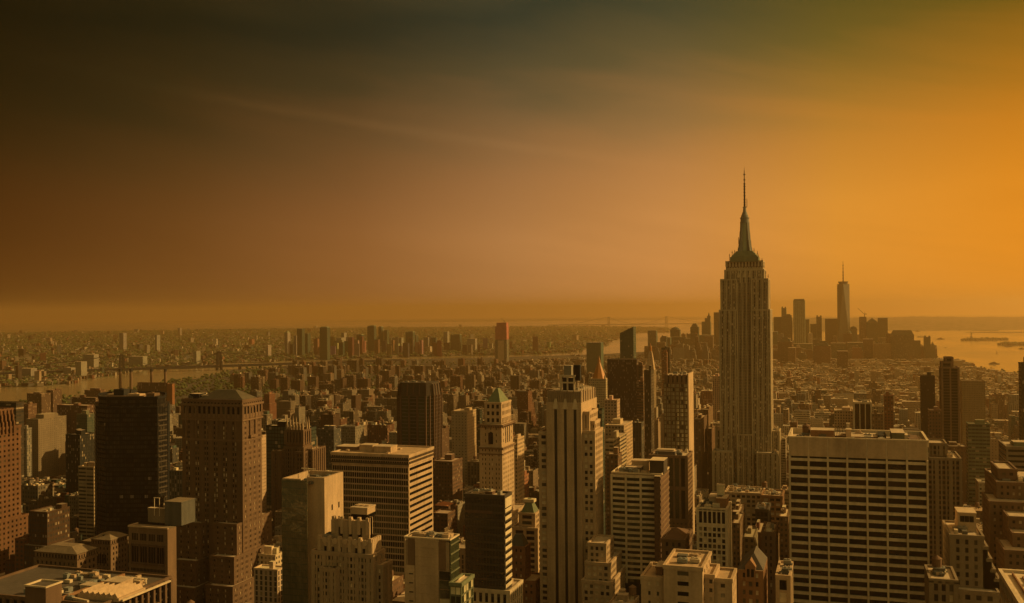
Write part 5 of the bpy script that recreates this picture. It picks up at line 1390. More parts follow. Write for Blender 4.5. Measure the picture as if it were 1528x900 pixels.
# ------------------------------------------------------------------ farther buildings, one line each
S_ = simple
def hospital(X0, X1, Y, Y1, z, t, rf): return [rec(X0+6, X1-2, Y+14, Y+44, z-.1, z+7, t, rf, 3, 3, BARE)]
S_('hospital_slab', 'pale slab building with blank patterned long side and row of deep slots', 39, 57, 99, 626.5, 1300, 712, 'dim', SMALL, 4, 3.4, extra=(('penthouse', hospital),), short='pale patterned slab')
S_('hospital_slab', 'pale blank-sided block behind the patterned slab', 93, 99, 112, 624, 1420, 650, 'tan', BARE, short='pale blank block')
S_('office_tower', 'dark flat-topped block with antenna behind the orange crowned tower', -40, 24, 29, 602, 800, 640, 'dusk', RIBBON, pent=False)
S_('apartment_tower', 'low reddish brick slab cluster closest to the left river bend', 33, 42, 55, 604, 1500, 625, 'brick', PUNCH, group='brick housing towers by the river')
S_('apartment_tower', 'red brick river tower with notched sides, left of a twin', 40, 62, 76, 588, 1900, 625, 'brick', PIER, group='brick housing towers by the river')
S_('apartment_tower', 'red brick river tower with notched sides, right of its twin', 69, 79, 92, 583, 1960, 618, 'brick', PIER, group='brick housing towers by the river')
S_('apartment_block', 'dark wide slab behind the pale blank block', 85, 130, 143, 606, 1380, 650, 'brown', PIER)
S_('apartment_block', 'brown block with flat roof left of the black glass tower', 107, 142, 150, 594, 1600, 606, 'brown', RIBBON)
S_('apartment_block', 'low reddish riverside block just above the brown flat block', 126, 150, 158, 583, 2050, 594, 'brick', PUNCH)
S_('office_tower', 'greenish glass block tucked behind the black glass tower', 114, 130, 146, 619, 1150, 650, 'greenwall', CURT)
S_('apartment_tower', 'dark ribbed tower with bulky roof plant, left of the black glass tower', 98, 119, 141, 650, 950, 725, 'dark', PIER, 2.6, short='dark ribbed tower')
S_('office_block', 'tan ribbon-windowed block at the foot of the black glass tower', 117, 140, 147, 698, 800, 790, 'tan', RIBBON, 9, short='tan ribbon block')
S_('apartment_block', 'grey slab left of the pale patterned slab', 30, 40, 44, 640, 1250, 690, 'grey', PIER)
S_('office_tower', 'pale slender tower squeezed behind the brown hip-roofed tower', 380, 389, 397, 651, 900, 760, 'tan', SMALL, 2.4)
S_('office_tower', 'black glass block standing behind the gothic spires', 397, 462, 472, 638, 885, 745, 'black', CURT, short='black glass block')
S_('office_tower', 'rounded dark block with gridded windows right of the gothic spires', 474, 498, 509, 642, 1020, 694, 'darkgrey', PUNCH, short='rounded gridded block')
S_('office_tower', 'white punched-window block with striped sunlit flank', 673.5, 697, 710.5, 615, 1150, 672, 'tan', SMALL, 3.8, 3.6, short='white punched block')
S_('office_tower', 'teal glass slab behind the white punched block', 700, 716, 719, 613, 1400, 650, 'teal', RIBBON)
S_('loft_building', 'brown brick loft with copper hipped roof below the chamfered tower', 646, 668, 679, 768, 800, 800, 'brick', PUNCH, short='copper-hipped loft', pent=False)
S_('office_tower', 'wide dark brown slab with flat top', 906, 950, 952, 537, 1500, 636, (.07, .045, .03), PIER, 1.8, short='wide dark brown slab', depth=24, pent=False)
S_('office_tower', 'dark and pink striped tower beside the wide dark brown slab', 950, 959, 963, 546, 1420, 600, 'brick', PIER, 6)
S_('office_tower', 'lower striped shoulder block by the wide dark brown slab', 950, 960, 964, 570, 1300, 640, 'umber', RIBBON)
S_('office_tower', 'narrow unlit brown slab in front of the clock tower', 961, 971, 975.5, 553, 1150, 682, 'dusk', PIER, 2.2, short='narrow brown slab')
S_('apartment_tower', 'grey tower with lit right flank in front of the gold pyramid', 902, 920, 925, 598, 1150, 650, 'tan', PUNCH, short='grey lit-flank tower')
S_('office_tower', 'dark green glass tower squeezed beside the tan three-slot tower', 885, 898, 900.5, 612, 900, 690, 'teal', CURT)
S_('office_block', 'tan block with bright right wall below the grey lit-flank tower', 903, 931, 944, 636, 1010, 665, 'tan', PUNCH)
S_('office_block', 'mid-rise with saw-like rows of lit windows behind the ribbon block', 903, 915, 935, 658, 930, 690, 'tan', RIBBON)
S_('apartment_tower', 'dark slim tower with rounded cap between two tan blocks', 944, 957, 961, 632, 1000, 700, 'darkgrey', PIER)
S_('loft_building', 'dark red brick loft with stepped bulkhead left of the cream ribbon block', 904, 922, 928, 680, 830, 760, 'brick', PUNCH, short='dark red loft')
S_('apartment_tower', 'brown brick slab tower in the avenue canyon, nearest', 1033, 1046, 1055, 627, 1290, 690, 'brick', PUNCH)
S_('apartment_tower', 'tan brick tower in the avenue canyon, second back', 1046, 1057, 1064, 612, 1420, 690, 'umber', PUNCH)
S_('apartment_tower', 'lit narrow tower in the avenue canyon beside the spired skyscraper', 1056, 1062, 1067, 640, 1330, 700, 'brick', PUNCH)
S_('apartment_tower', 'dark angular tower top above the western roofs', 1395, 1374, None, 562, 1300, 650, 'dusk', SMALL, short='dark angular tower')
S_('apartment_tower', 'tan tower with white trim before the dark twin-shouldered tower', 1404, 1386, None, 613, 1130, 668, 'umber', PUNCH, short='tan white-trim tower')
S_('office_tower', 'speckled shimmering glass slab right of the dark twin-shouldered tower', 1470, 1435, None, 569, 1320, 660, (.30, .20, .11), SMALL, 1.8, 2.6, short='speckled slab', pent=False)
S_('office_tower', 'greenish glass block with white spandrels below the speckled slab', 1477, 1444, None, 633, 1100, 672, 'olive', RIBBON, short='greenish spandrel block')
S_('apartment_tower', 'dark slab cut by the right edge of the photo', 1560, 1523.5, None, 543, 1000, 665, 'dusk', PIER, short='dark edge slab')
S_('apartment_tower', 'reddish brown tower behind the right end of the broad slab', 1333, 1319, None, 591, 1350, 642, 'redbrick', PUNCH)
S_('apartment_tower', 'tan tower left of the reddish brown tower behind the broad slab', 1319, 1303, None, 607, 1300, 642, 'tan', PUNCH)
S_('office_block', 'low block with black and green rooftop boxes behind the broad slab', 1245, 1273, None, 614, 1350, 642, 'tan', PUNCH, short='green-boxed block', depth=30)
S_('office_block', 'arcaded block between the pale-piered block and the tan tower', 1318, 1301, None, 618, 1230, 642, 'umber', PUNCH)
S_('office_tower', 'brown tower with curved pink facade among downtown haze', 987, 995, 996, 526, 2350, 556, 'redbrick', RIBBON)
S_('apartment_tower', 'dark slim tower right behind the curved pink facade', 987, 999, 999.6, 519.5, 2420, 553, 'dark', PIER)
S_('apartment_block', 'small columned stone tower left of the spired skyscraper', 1063, 1074, 1077, 562, 1900, 590, 'tan', PIER)
S_('office_block', 'stepped white classical block right of the glass-fronted corner', 382, 411, 420, 830, 640, 850, 'cream', PUNCH)
S_('office_block', 'white colonnaded block in front of the stepped white block', 379, 414, 424, 852, 600, 900, 'cream', PIER, 3.4)
S_('apartment_block', 'narrow copper-trimmed block in the street right of the striped office block', 653, 660, 676, 800, 680, 830, 'umber', PUNCH)
S_('apartment_block', 'red brick apartment tower right of the striped office block', 646, 675, 690, 690, 950, 745, 'brick', PUNCH)
S_('apartment_tower', 'dull rounded apartment tower behind the ornate green pyramid tower', 764, 772, 782, 655, 880, 700, 'tan', PUNCH)

S_('loft_building', 'dark loft with pale roof right of the wide low pale-roofed block', 1163, 1176, 1179, 772, 720, 862, 'umber', PUNCH)
S_('loft_building', 'brown loft below the low dark glass block', 1124, 1142, 1147, 796, 640, 822, 'brown', PUNCH)
S_('loft_building', 'tan loft with lit flank right of the pale gridded tower', 1093, 1104, 1111, 782, 690, 850, 'umber', PUNCH)
S_('loft_building', 'small pale-roofed loft between the gridded tower and the gabled block', 1110, 1126, 1131, 803, 610, 830, 'dim', PUNCH)
S_('loft_building', 'narrow brick loft behind the gabled block roof', 1146, 1158, 1163, 815, 600, 862, 'brick', PUNCH)
S_('loft_building', 'dark loft under the left end of the wide low block', 1092, 1106, 1112, 765, 770, 790, 'brown', RIBBON)
def hip_on(root_info, name, col, px, y, inset=.5):
    root, (X0, X1, Y, Y1, Z0, z) = root_info
    za = at(px, y, (Y+Y1)/2)[1]; r = MB(); w, d = (X1-X0)/2, (Y1-Y)/2
    r.hip(X0, X1, Y, Y1, z, za, w*inset, d*inset); r.build(name, wall(col) if isinstance(col, str) else col, root)
hip_on(S_('loft_building', 'dark loft with bright red hipped roof between towers', 645, 669, 680, 757, 830, 790, 'brown', PUNCH, pent=False), 'roof', 'terracotta', 662, 749, .8)

# gilded pyramid tower
def gold_tower():
    root, (X0, X1, Y, Y1, Z0, z) = S_('office_tower', 'stone tower with gilded octagonal pyramid roof and lantern', 878, 904, 909, 566, 1750, 605, 'lime', PUNCH, 3.4, 4.2, short='gold pyramid tower', depth=34, pent=False)
    zy = lambda y: at(893, y, Y+15)[1]; x, y = at(894, 560, Y+15)[0], Y+15
    q = MB(); w = (X1-X0)*.40
    q.cyl(x, y, z, zy(540), w*1.02, w*.16, 8); q.build('roof', plain('gilded_roof', PAL['gold'], .5, .12, .0), root)
    q = MB(); q.cyl(x, y, zy(540), zy(536.5), w*.2, w*.17, 8); q.cyl(x, y, zy(536.5), zy(531), w*.15, .1, 8); q.build('lantern', plain('gilded_roof', PAL['gold'], .35), root)
    for a, b_ in ((X0+2, Y+2), (X1-2, Y+2), (X1-2, Y1-2), (X0+2, Y1-2)):
        q = MB(); q.cyl(a, b_, z, z+5, 1.6, 1.4, 6); q.cyl(a, b_, z+5, z+9, 1.5, .1, 6); q.build('pinnacle', wall('lime'), root)
gold_tower()
def clock_tower():
    root, (X0, X1, Y, Y1, Z0, z) = S_('clock_tower', 'pale campanile with tapering stone pyramid and golden tip', 963, 975.5, 979, 553, 1850, 560, 'dim', PUNCH, 3, 4, short='tapering clock tower', depth=24, pent=False)
    zy = lambda y: at(968, y, Y+11)[1]; xm, ym = (X0+X1)/2, (Y+Y1)/2; w = (X1-X0)/2
    q = MB(); sq = lambda k: [(xm-w*k, ym-w*k), (xm+w*k, ym-w*k), (xm+w*k, ym+w*k), (xm-w*k, ym+w*k)]
    q.prism(sq(.95), z, zy(531), 0, None, sq(.52)); q.prism(sq(.52), zy(531)-.01, zy(524), 0, None, sq(.30)); q.build('roof', facade_mat('spire_facade', (.4, .6), (.35, .65), col=PAL['tan'], bay=4, floor=5, attr=False), root)
    q = MB(); q.cyl(xm, ym, zy(524), zy(517.5), w*.3, w*.26, 8); q.cyl(xm, ym, zy(517.5), zy(512), w*.24, .1, 8); q.build('lantern', plain('gilded_roof', PAL['gold'], .35), root)
    q = MB(); P = [(xm+5*math.cos(a*math.pi/12), z-14+5*math.sin(a*math.pi/12)) for a in range(24)]
    i = len(q.v); q.v += [(p[0], Y-.6, p[1]) for p in P]+[(p[0], Y, p[1]) for p in P]; q.f.append(tuple(range(24))); q.m.append(0)
    for a in range(24): c = (a+1) % 24; q.f.append((a, c, 24+c, 24+a)); q.m.append(0)
    q.build('clock_face', wall('white'), root)
clock_tower()
def slanted_glass():
    Y = 2000; X0, z = at(925, 497, Y); X1, z1 = at(945, 487.5, Y); xm = (X0+X1)/2
    root = empty('skyscraper', ((X0+X1)/2, Y+14, gz(X0, Y)), 'slender teal glass tower with slanted roofline', 'skyscraper')
    q = MB(); q.prism([(X0, Y), (X1, Y), (X1, Y+28), (X0, Y+28)], gz(X0, Y)-2, z, 0); i = len(q.v)
    q.v += [(X0, Y, z), (X1, Y, z), (X1, Y+28, z), (X0, Y+28, z), (X1, Y, z1), (X1, Y+28, z1)]
    q.f += [(i, i+1, i+4), (i+1, i+2, i+5, i+4), (i+2, i+3, i+5), (i, i+4, i+5, i+3)]; q.m += [0]*4
    q.build('curtain_wall', facade_mat('teal_curtain', (.05, .95), (.10, .9), col=(.05, .08, .06), bay=3, floor=3.6, gcol=(.02, .05, .042), attr=False, bright=.04), root)
    for k in range(3): q = MB(); x = X0+(X1-X0)*(.3+.13*k); q.box(x-1, x+1, Y+8, Y+10, z, z+3+k*3); q.build('roof_unit', wall('dark'), root)
    OCC.append((925, 946, 487, Y, 537)); FOOT.append((X0, X1, Y, Y+28)); NAMES.append(('slanted teal tower', 935, 490, Y))
slanted_glass()

# ------------------------------------------------------------------ downtown skyline
dn = 'downtown skyscrapers on the horizon'
DT = [  # L, R, ytop, Y, colour, style, label
 (875, 896.5, 511, 3300, (.07, .11, .075), SMALL, 'dull square tower right of the three-slot tower roofline', None),
 (966.5, 979, 493, 5300, (.07, .11, .075), PIER, 'tall hazy tower with notched crown behind the clock tower', None),
 (985, 1000, 503.5, 5200, (.07, .11, .075), PUNCH, 'broad hazy block left of the domed stepped tower', None),
 (1000, 1014, 492, 5600, (.022, .055, .038), PUNCH, 'hazy stepped tower with domed top', 'dome'),
 (995, 1020, 503, 5500, (.022, .055, .038), PUNCH, 'wide base block around the domed stepped tower', None),
 (1014, 1032, 505, 5900, (.07, .11, .075), PUNCH, 'low hazy mass right of the domed tower', None),
 (1030, 1042, 488, 5700, (.022, .055, .038), PUNCH, 'hazy flat-topped tower with flared shoulders', 'shoulder'),
 (1040, 1076, 500, 5800, (.07, .11, .075), PUNCH, 'broad hazy mass left of the spired skyscraper', None),
 (1047, 1060, 480, 5900, (.07, .11, .075), PUNCH, 'hazy stepped tower with pointed spire left of the tall slab', 'spire'),
 (1065, 1085, 466, 5600, (.022, .055, .038), PIER, 'tall dark hazy slab touching the spired skyscraper', None),
 (1149, 1153, 481, 5900, (.07, .11, .075), SMALL, 'thin hazy tower just right of the spired skyscraper', None),
 (1154.5, 1166, 473, 5800, (.022, .055, .038), SMALL, 'dark flat-topped hazy tower left of the slim stepped pair', None),
 (1151, 1160, 495, 5200, (.07, .11, .075), SMALL, 'low pale hazy tower below the dark flat-topped one', None),
 (1166, 1173, 459.5, 5700, (.07, .11, .075), SMALL, 'slim tower topped by two small posts', 'posts'),
 (1166, 1181, 470.5, 5600, (.07, .11, .075), PUNCH, 'jagged stepped tower fronting the slim posted tower', 'jag'),
 (1183.5, 1201, 449, 5500, (.20, .22, .14), PIER, 'tall pale downtown tower with fluted columns and chamfered crown', 'crown'),
 (1201, 1207.5, 476.5, 5600, (.07, .11, .075), SMALL, 'slim slab attached right of the fluted tower', None),
 (1209, 1218, 483.5, 5700, (.022, .055, .038), SMALL, 'hazy flat tower left of a slightly taller twin', None),
 (1218, 1226, 472.5, 5700, (.022, .055, .038), PIER, 'hazy slim tower with tiny corner posts', 'posts'),
 (1231, 1250, 475.5, 5800, (.022, .055, .038), SMALL, 'broad flat-topped slab left of the tallest tapering tower', None),
 (1262, 1271, 498, 5500, 'dusk', SMALL, 'small domed dark block at the foot of the tapering tower', 'dome'),
 (1268, 1279, 491, 5700, (.07, .11, .075), SMALL, 'round-topped tower right of the tapering tower', 'dome'),
 (1282, 1293, 474, 5700, 'umber', RIBBON, 'tower under construction with open top floors', 'crane'),
 (1293, 1310, 481, 5650, (.022, .055, .038), SMALL, 'hazy tower with pointed pyramid top', 'pyr'),
 (1310, 1324.5, 474.5, 5750, (.022, .055, .038), SMALL, 'plain square-topped slab at the right of the cluster', None),
 (1329, 1364, 500, 5000, (.022, .055, .038), PIER, 'wide dark block with mansard roof near the bay', 'mans'),
 (1356, 1373.5, 508, 5100, (.022, .055, .038), SMALL, 'stepped shoulder block right of the mansard block', None),
 (1379, 1388.5, 503, 5150, (.022, .055, .038), SMALL, 'slim waterfront tower with notched top', 'posts'),
 (1388.5, 1395.5, 517, 5200, (.022, .055, .038), SMALL, 'small waterfront tower with peaked roof, last before the water', 'pyr'),
 (1160, 1182, 510, 4700, 'dusk', PUNCH, 'dark bulky block below the jagged stepped tower', 'shoulder'),
 (1176, 1187, 519, 4600, 'umber', PUNCH, 'lower dark wing right of the dark bulky block', None),
 (1214, 1239, 516, 4600, 'brown', PUNCH, 'dark rounded apartment mass between the slim towers', 'shoulder'),
 (1249, 1265, 524, 4300, 'dusk', PUNCH, 'dark square block low before the tapering tower', None),
 (1288, 1303, 506, 5100, 'dusk', PUNCH, 'dark bulky block right of the construction tower', None),
 (1303, 1331, 513, 5000, 'umber', PUNCH, 'long brown mass below the square-topped slab', None),
 (1240, 1262, 512, 5100, (.07, .11, .075), PUNCH, 'pale hazy mass at the base of the tapering tower', None),
 (1184, 1212, 513, 5200, (.07, .11, .075), PUNCH, 'low stepped hazy block below the fluted tower', None),
 (1264, 1288, 511, 5200, (.07, .11, .075), PUNCH, 'hazy mid-height block below the round-topped tower', None),
 (1150, 1162, 521, 4900, 'umber', PUNCH, 'hazy block hugging the right side of the spired skyscraper', None)]
for L, R_, yt, Y, colr, st_, lab, kind in DT:
    west = (L+R_)/2 < VP
    info = S_('skyscraper', lab, *((L, R_, None) if west else (R_, L, None)), yt, Y, 514, colr, st_, 4, 4, cat='skyscraper', group=dn, pent=False, depth=40)
    root, (X0, X1, Y0, Y1, Z0, z) = info; w = X1-X0; xm = (X0+X1)/2; q = MB(); P = lambda dy: -dy*Y/F*1.06
    if kind == 'dome': q.cyl(xm, Y0+18, z, z+7, w*.46, w*.42, 12); q.cyl(xm, Y0+18, z+7, z+13, w*.42, w*.2, 12); q.cyl(xm, Y0+18, z+13, z+17, w*.12, .1, 8)
    elif kind == 'shoulder': q.hip(X0+w*.1, X1-w*.1, Y0+3, Y1-3, z, z+14, w*.12, 5); q.box(X0+w*.3, X1-w*.3, Y0+10, Y1-10, z+13.9, z+20)
    elif kind == 'spire': q.box(X0+w*.35, X1-w*.05, Y0+5, Y1-5, z, z+20); q.box(X0+w*.6, X1-w*.02, Y0+8, Y1-8, z+20, z+32); q.cyl(X1-w*.2, Y0+16, z+32, z+55, w*.14, .1, 6)
    elif kind == 'posts': q.box(X0+1, X0+w*.3, Y0+2, Y0+12, z, z+7); q.box(X1-w*.3, X1-1, Y0+2, Y0+12, z, z+6)
    elif kind == 'jag': q.box(X0+w*.5, X1-w*.12, Y0+2, Y0+20, z, z+6); q.box(X1, X1+w*.08, Y0, Y0+30, Z0, z-30); q.box(X1, X1+w*.05, Y0+4, Y0+30, z-30, z-12)
    elif kind == 'crown': q.hip(X0, X1, Y0, Y1, z, z+8, 4, 4); q.box(X0+5, X1-5, Y0+5, Y1-5, z+7.9, z+10)
    elif kind == 'pyr': q.hip(X0, X1, Y0, Y1, z, z+22, w*.49, 19.5)
    elif kind == 'mans': q.hip(X0, X1, Y0, Y1, z, z+22, 12, 10)
    elif kind == 'crane':
        q.box(X0+1, X1-1, Y0+1, Y1-1, z, z+4)
    if kind == 'crown':
        r_ = MB()
        for k in range(6): x = X0+w*(k+.5)/6; r_.box(x-1.6, x+1.6, Y0-2, Y0-.01, gz(xm, Y0), z+3)
        r_.build('column', wall('sage'), root)
    if q.f: q.build('roof' if kind != 'posts' else 'roof_post', plain('downtown_roof', (.05, .07, .045)), root)
def crane(x, y, z, s=1.0, lab='', flip=1):
    root = empty('tower_crane', (x, y, z), lab, 'crane')
    q = MB(); q.box(x-1.6*s, x+1.6*s, y-1.6*s, y+1.6*s, z, z+16*s); q.build('mast', wall('brick'), root)
    q = MB(); q.beam((x, y, z+15*s), (x-34*s*flip, y, z+48*s), 1.8*s); q.build('jib', wall('brick'), root)
    q = MB(); q.beam((x, y, z+15*s), (x+9*s*flip, y, z+19*s), 2.2*s); q.beam((x+8*s*flip, y, z+12*s), (x+8*s*flip, y, z+19*s), 3*s); q.beam((x, y, z+16*s), (x+2*s*flip, y, z+30*s), 1.2*s); q.build('counter_jib', wall('brick'), root)
x, z = at(1290, 474, 5710); crane(x, 5715, z+3, 1.0, 'luffing crane on the downtown tower under construction')

def tapering_tower():
    Y = 5650; D = proj(0, Y, 200)[2]; X0, zt = at(1249.5, 424, Y); X1, _ = at(1267, 424, Y); xm, w = (X0+X1)/2, (X1-X0)/2*1.08; ym = Y+w
    root = empty('skyscraper', (xm, ym, gz(xm, Y)), 'tallest downtown tower, glass faces tapering in long triangles to a spire', 'skyscraper', dn)
    z0 = gz(xm, Y)-2; zb = 55; q = MB()
    B = [(-w, -w), (w, -w), (w, w), (-w, w)]; T = [(0, -w*1.0), (w*1.0, 0), (0, w*1.0), (-w*1.0, 0)]
    T = [(-w*.98, -.0), (0, -w*.98), (w*.98, 0), (0, w*.98)]
    q.box(xm-w, xm+w, ym-w, ym+w, z0, zb); i = len(q.v)
    q.v += [(xm+a, ym+b_, zb) for a, b_ in B]+[(xm+a, ym+b_, zt) for a, b_ in T]
    # B0 (-,-) lies between T0 (left) and T1 (front)
    for k in range(4):
        q.f.append((i+k, i+4+(k+1) % 4, i+4+k)); q.m.append(0)
        q.f.append((i+k, i+(k+1) % 4, i+4+(k+1) % 4)); q.m.append(0)
    q.f.append((i+4, i+5, i+6, i+7)); q.m.append(0)
    q.build('curtain_wall', glass('downtown_glass', (.07, .09, .065), .2, .9), root)
    zy = lambda y: at(1258, y, Y)[1]
    q = MB(); q.cyl(xm, ym, zt, zy(421.3), w*.72, w*.72, 20); q.cyl(xm, ym, zy(421.5), zy(420), w*.82, w*.82, 20); q.build('crown_ring', wall('darkgrey'), root)
    q = MB(); q.cyl(xm, ym, zt, zy(405), 3.2, 2.4, 8); q.cyl(xm, ym, zy(405), zy(389.5), 2.0, .8, 8)
    for y in (416, 411, 406, 401, 396): q.cyl(xm, ym, zy(y), zy(y-.7), 4.0, 4.0, 8)
    q.build('antenna', wall('dark'), root)
    OCC.append((1249, 1267, 420, Y, 515)); FOOT.append((X0, X1, Y, Y+60)); NAMES.append(('tapering tower', 1258, 440, Y))
tapering_tower()

bk = 'towers rising over the far shore'
BT = [(424.5, 429, 497, 6200, 'slim hazy spire tower, leftmost of the far cluster', 'pyr'), (438, 442, 501, 6100, 'small slab left of the tall dark slab', None), (443, 450.5, 490.5, 6000, 'tall dark green slab over the far shore', None),
      (454.5, 459, 497.5, 6200, 'thin tower right of the tall dark green slab', None), (477, 488, 489, 5600, 'broad dark glass tower with rounded top left of a smokestack', 'round'), (502, 509.5, 504, 6200, 'short hazy slab in the middle of the far cluster', None),
      (509, 513.5, 496.5, 6400, 'thin pale tower behind the short hazy slab', None), (516, 525, 503, 6300, 'squat tower with curved shoulder, far cluster', None), (532, 540, 500, 6300, 'rounded hazy tower left of the tall teal one', 'round'),
      (548, 558, 487, 6500, 'tall teal tower with ragged top over the far cluster', 'rag'), (564.5, 569, 488.5, 6700, 'slim tower with rounded cap right of the tall teal one', 'round'), (573, 577.5, 492.5, 6700, 'thin tower third from the tall teal one', None),
      (585, 599, 504, 6400, 'wide low slab with notched top', None), (605, 616, 496, 6300, 'broad teal tower with sloping shoulder', 'rag'), (612, 621, 500, 6500, 'tower sloping away right of the broad teal one', None),
      (662, 667.5, 495, 6500, 'thin flat tower with lit right side', None), (672, 686, 500, 6400, 'wide teal tower with ragged crown', 'rag'), (697, 709, 505.5, 6300, 'pale twin slabs left of the red-topped tower', None),
      (178, 184, 497, 7500, 'pair of dark slabs over the left shore', None), (124, 140, 529, 5200, 'dark cubic block on the left shore', None), (29, 46, 550, 4600, 'dark riverside block with lit side at far left', None),
      (94, 106, 549, 4700, 'stepped dark riverside block', None), (112.5, 121, 540, 4500, 'tall thin riverside pair with bright edge', None), (288.5, 293, 524, 5300, 'lone pale shaft over the far bank', None),
      (396, 400, 515, 5900, 'thin pair of pale stacks', None), (265, 268.5, 489.5, 12000, 'lone distant tower on the left horizon', None), (192, 213, 532, 5200, 'grey slab group behind the bridge tower', None), (231, 234, 500, 7000, 'pair of distant pale slabs over the river bridge', None)]
for L, R_, yt, Y, lab, kind in BT:
    d = ray((L+R_)/2, yt); Yg = Y*d.y/ d.length
    info = S_('apartment_tower', lab, L, R_, None, yt, Yg, yt+16, (.045, .065, .045) if kind in ('rag', 'round') or 'teal' in lab or 'green' in lab else 'grey', SMALL, 4, 4, cat='tower block', group=bk, pent=False, depth=34)
    root, (X0, X1, Y0, Y1, Z0, z) = info; w = X1-X0; q = MB()
    if kind == 'pyr': q.hip(X0, X1, Y0, Y1, z, z+16, w*.49, 16)
    elif kind == 'round': q.hip(X0, X1, Y0, Y1, z, z+6, w*.2, 5)
    elif kind == 'rag': q.box(X0+w*.3, X1, Y0+2, Y1-2, z, z+6); q.box(X0+w*.05, X0+w*.2, Y0+2, Y0+9, z, z+4)
    if q.f: q.build('roof', wall('olive'), root)
def red_top_tower():
    Y = 4750; info = S_('skyscraper', 'unfinished tower with red netting round its upper half', 739, 756, None, 507, Y, 531, 'grey', CURT, 4, 4, pent=False, short='red-netted tower', depth=34)
    root, (X0, X1, Y0, Y1, Z0, z) = info; z1 = at(748, 481.5, Y)[1]; w = X1-X0
    q = MB(); q.box(X0+w*.0, X1, Y0, Y1, z, z1-18); q.box(X0+w*.12, X1-w*.02, Y0+.5, Y1-2, z1-18.01, z1); q.build('netting', plain('red_netting', (.38, .13, .09)), root)
    q = MB(); q.box(X0+w*.22, X1-w*.24, Y0-.6, Y0-.01, Z0, z-4); q.build('core_panel', wall('tan'), root)
    crane(X0+w*.75, Y0+8, z1, .45, 'small crane on top of the red-netted tower')
red_top_tower()
# power station: four chimneys, brick block
def power_station():
    for px, yb in ((179.5, 586), (195.5, 586), (226, 580), (246.8, 578)):
        v = atd(px, 560, 2900); zt = atd(px, 550.5, 2900).z
        root = empty('chimney', (v.x, v.y, 0), {179.5: 'tall dark-capped smokestack, leftmost of four', 195.5: 'tall smokestack close right of the leftmost', 226: 'smokestack third from the left above the brick plant', 246.8: 'smokestack furthest right of four, on the red plant'}[px], 'chimney', 'smokestacks of the riverside plant')
        q = MB(); q.cyl(v.x, v.y, -1, zt-8, 5.2, 3.9, 14); q.build('shaft', wall('umber'), root)
        q = MB(); q.cyl(v.x, v.y, zt-8, zt, 4.3, 4.2, 14); q.build('cap', wall('dark'), root)
power_station()
S_('power_station', 'long brick power station below the smokestacks', 205, 250, 251, 572, 2280, 600, 'brown', PIER, 5, 8, pent=False, short='brick power station')
S_('power_station', 'pinkish red block at the right end of the power station', 249, 257, 258.6, 573.5, 2230, 600, 'redbrick', BARE, pent=False)
v = atd(488, 560, 3900)

# ------------------------------------------------------------------ bridges
def williams():
    A = atd(327, 549, 4650); Bv = atd(181.5, 550, 4450)
    zA, zB = A.z, Bv.z
    zd = (zA+zB)/2+2
    root = empty('suspension_bridge', (A.x, A.y, 0), 'dark steel suspension bridge crossing the river behind the smokestacks', 'bridge')
    A = Vector((A.x, A.y, zd)); B_ = Vector((Bv.x, Bv.y, zd)); d = (B_-A).normalized(); nn = Vector((-d.y, d.x, 0))
    m_ = wall('dark')
    dk = MB(); dk.beam(A-d*900, B_+d*900, 30, h=10); dk.build('deck', m_, root)
    for P, yt in ((A, 528.5), (B_, 530.5)):
        q = MB(); zt = zd+ (atd(327, 528.5, 4650).z-atd(327, 549, 4650).z)
        for s_ in (-15, 15):
            for u in (-6, 6): q.beam(P+nn*s_+d*u*1.6+Vector((0, 0, -zd-2)), (P+nn*s_+d*u)+Vector((0, 0, zt-zd)), 5.5)
            for z in range(0, int(zt-zd), 14): q.beam(P+nn*s_+d*(-6)+Vector((0, 0, z)), P+nn*s_+d*6+Vector((0, 0, z+13)), 2.2); q.beam(P+nn*s_+d*6+Vector((0, 0, z)), P+nn*s_+d*(-6)+Vector((0, 0, z+13)), 2.2)
        for z in (18, 34, zt-zd-2): q.beam(P+nn*-15+Vector((0, 0, z)), P+nn*15+Vector((0, 0, z)), 3.5)
        q.beam(P+nn*-17+Vector((0, 0, zt-zd+1)), P+nn*17+Vector((0, 0, zt-zd+1)), 5)
        q.build('tower', m_, root)
    H = zt-zd
    for s_ in (-14, 14):
        q = MB(); prev = None
        for k in range(41):
            t = k/40; p = A.lerp(B_, t)+nn*s_+Vector((0, 0, 5+(H-3)*(2*t-1)**2))
            if prev is not None: q.beam(prev, p, 1.6)
            prev = p
            if k % 2 == 0: q.beam(p, Vector((p.x, p.y, zd)), .6)
        for P, sg in ((A, -1), (B_, 1)): q.beam(P+nn*s_+Vector((0, 0, H)), P+nn*s_+d*(sg*620)+Vector((0, 0, 2)), 1.6)
        q.build('cable', m_, root)
    q = MB()
    for k in range(1, 9):
        for P, sg in ((A, -1), (B_, 1)):
            p = P+d*(sg*k*95); q.box(p.x-5, p.x+5, p.y-5, p.y+5, gz(p.x, p.y)-2, zd-3)
    q.build('pier', m_, root)
williams()
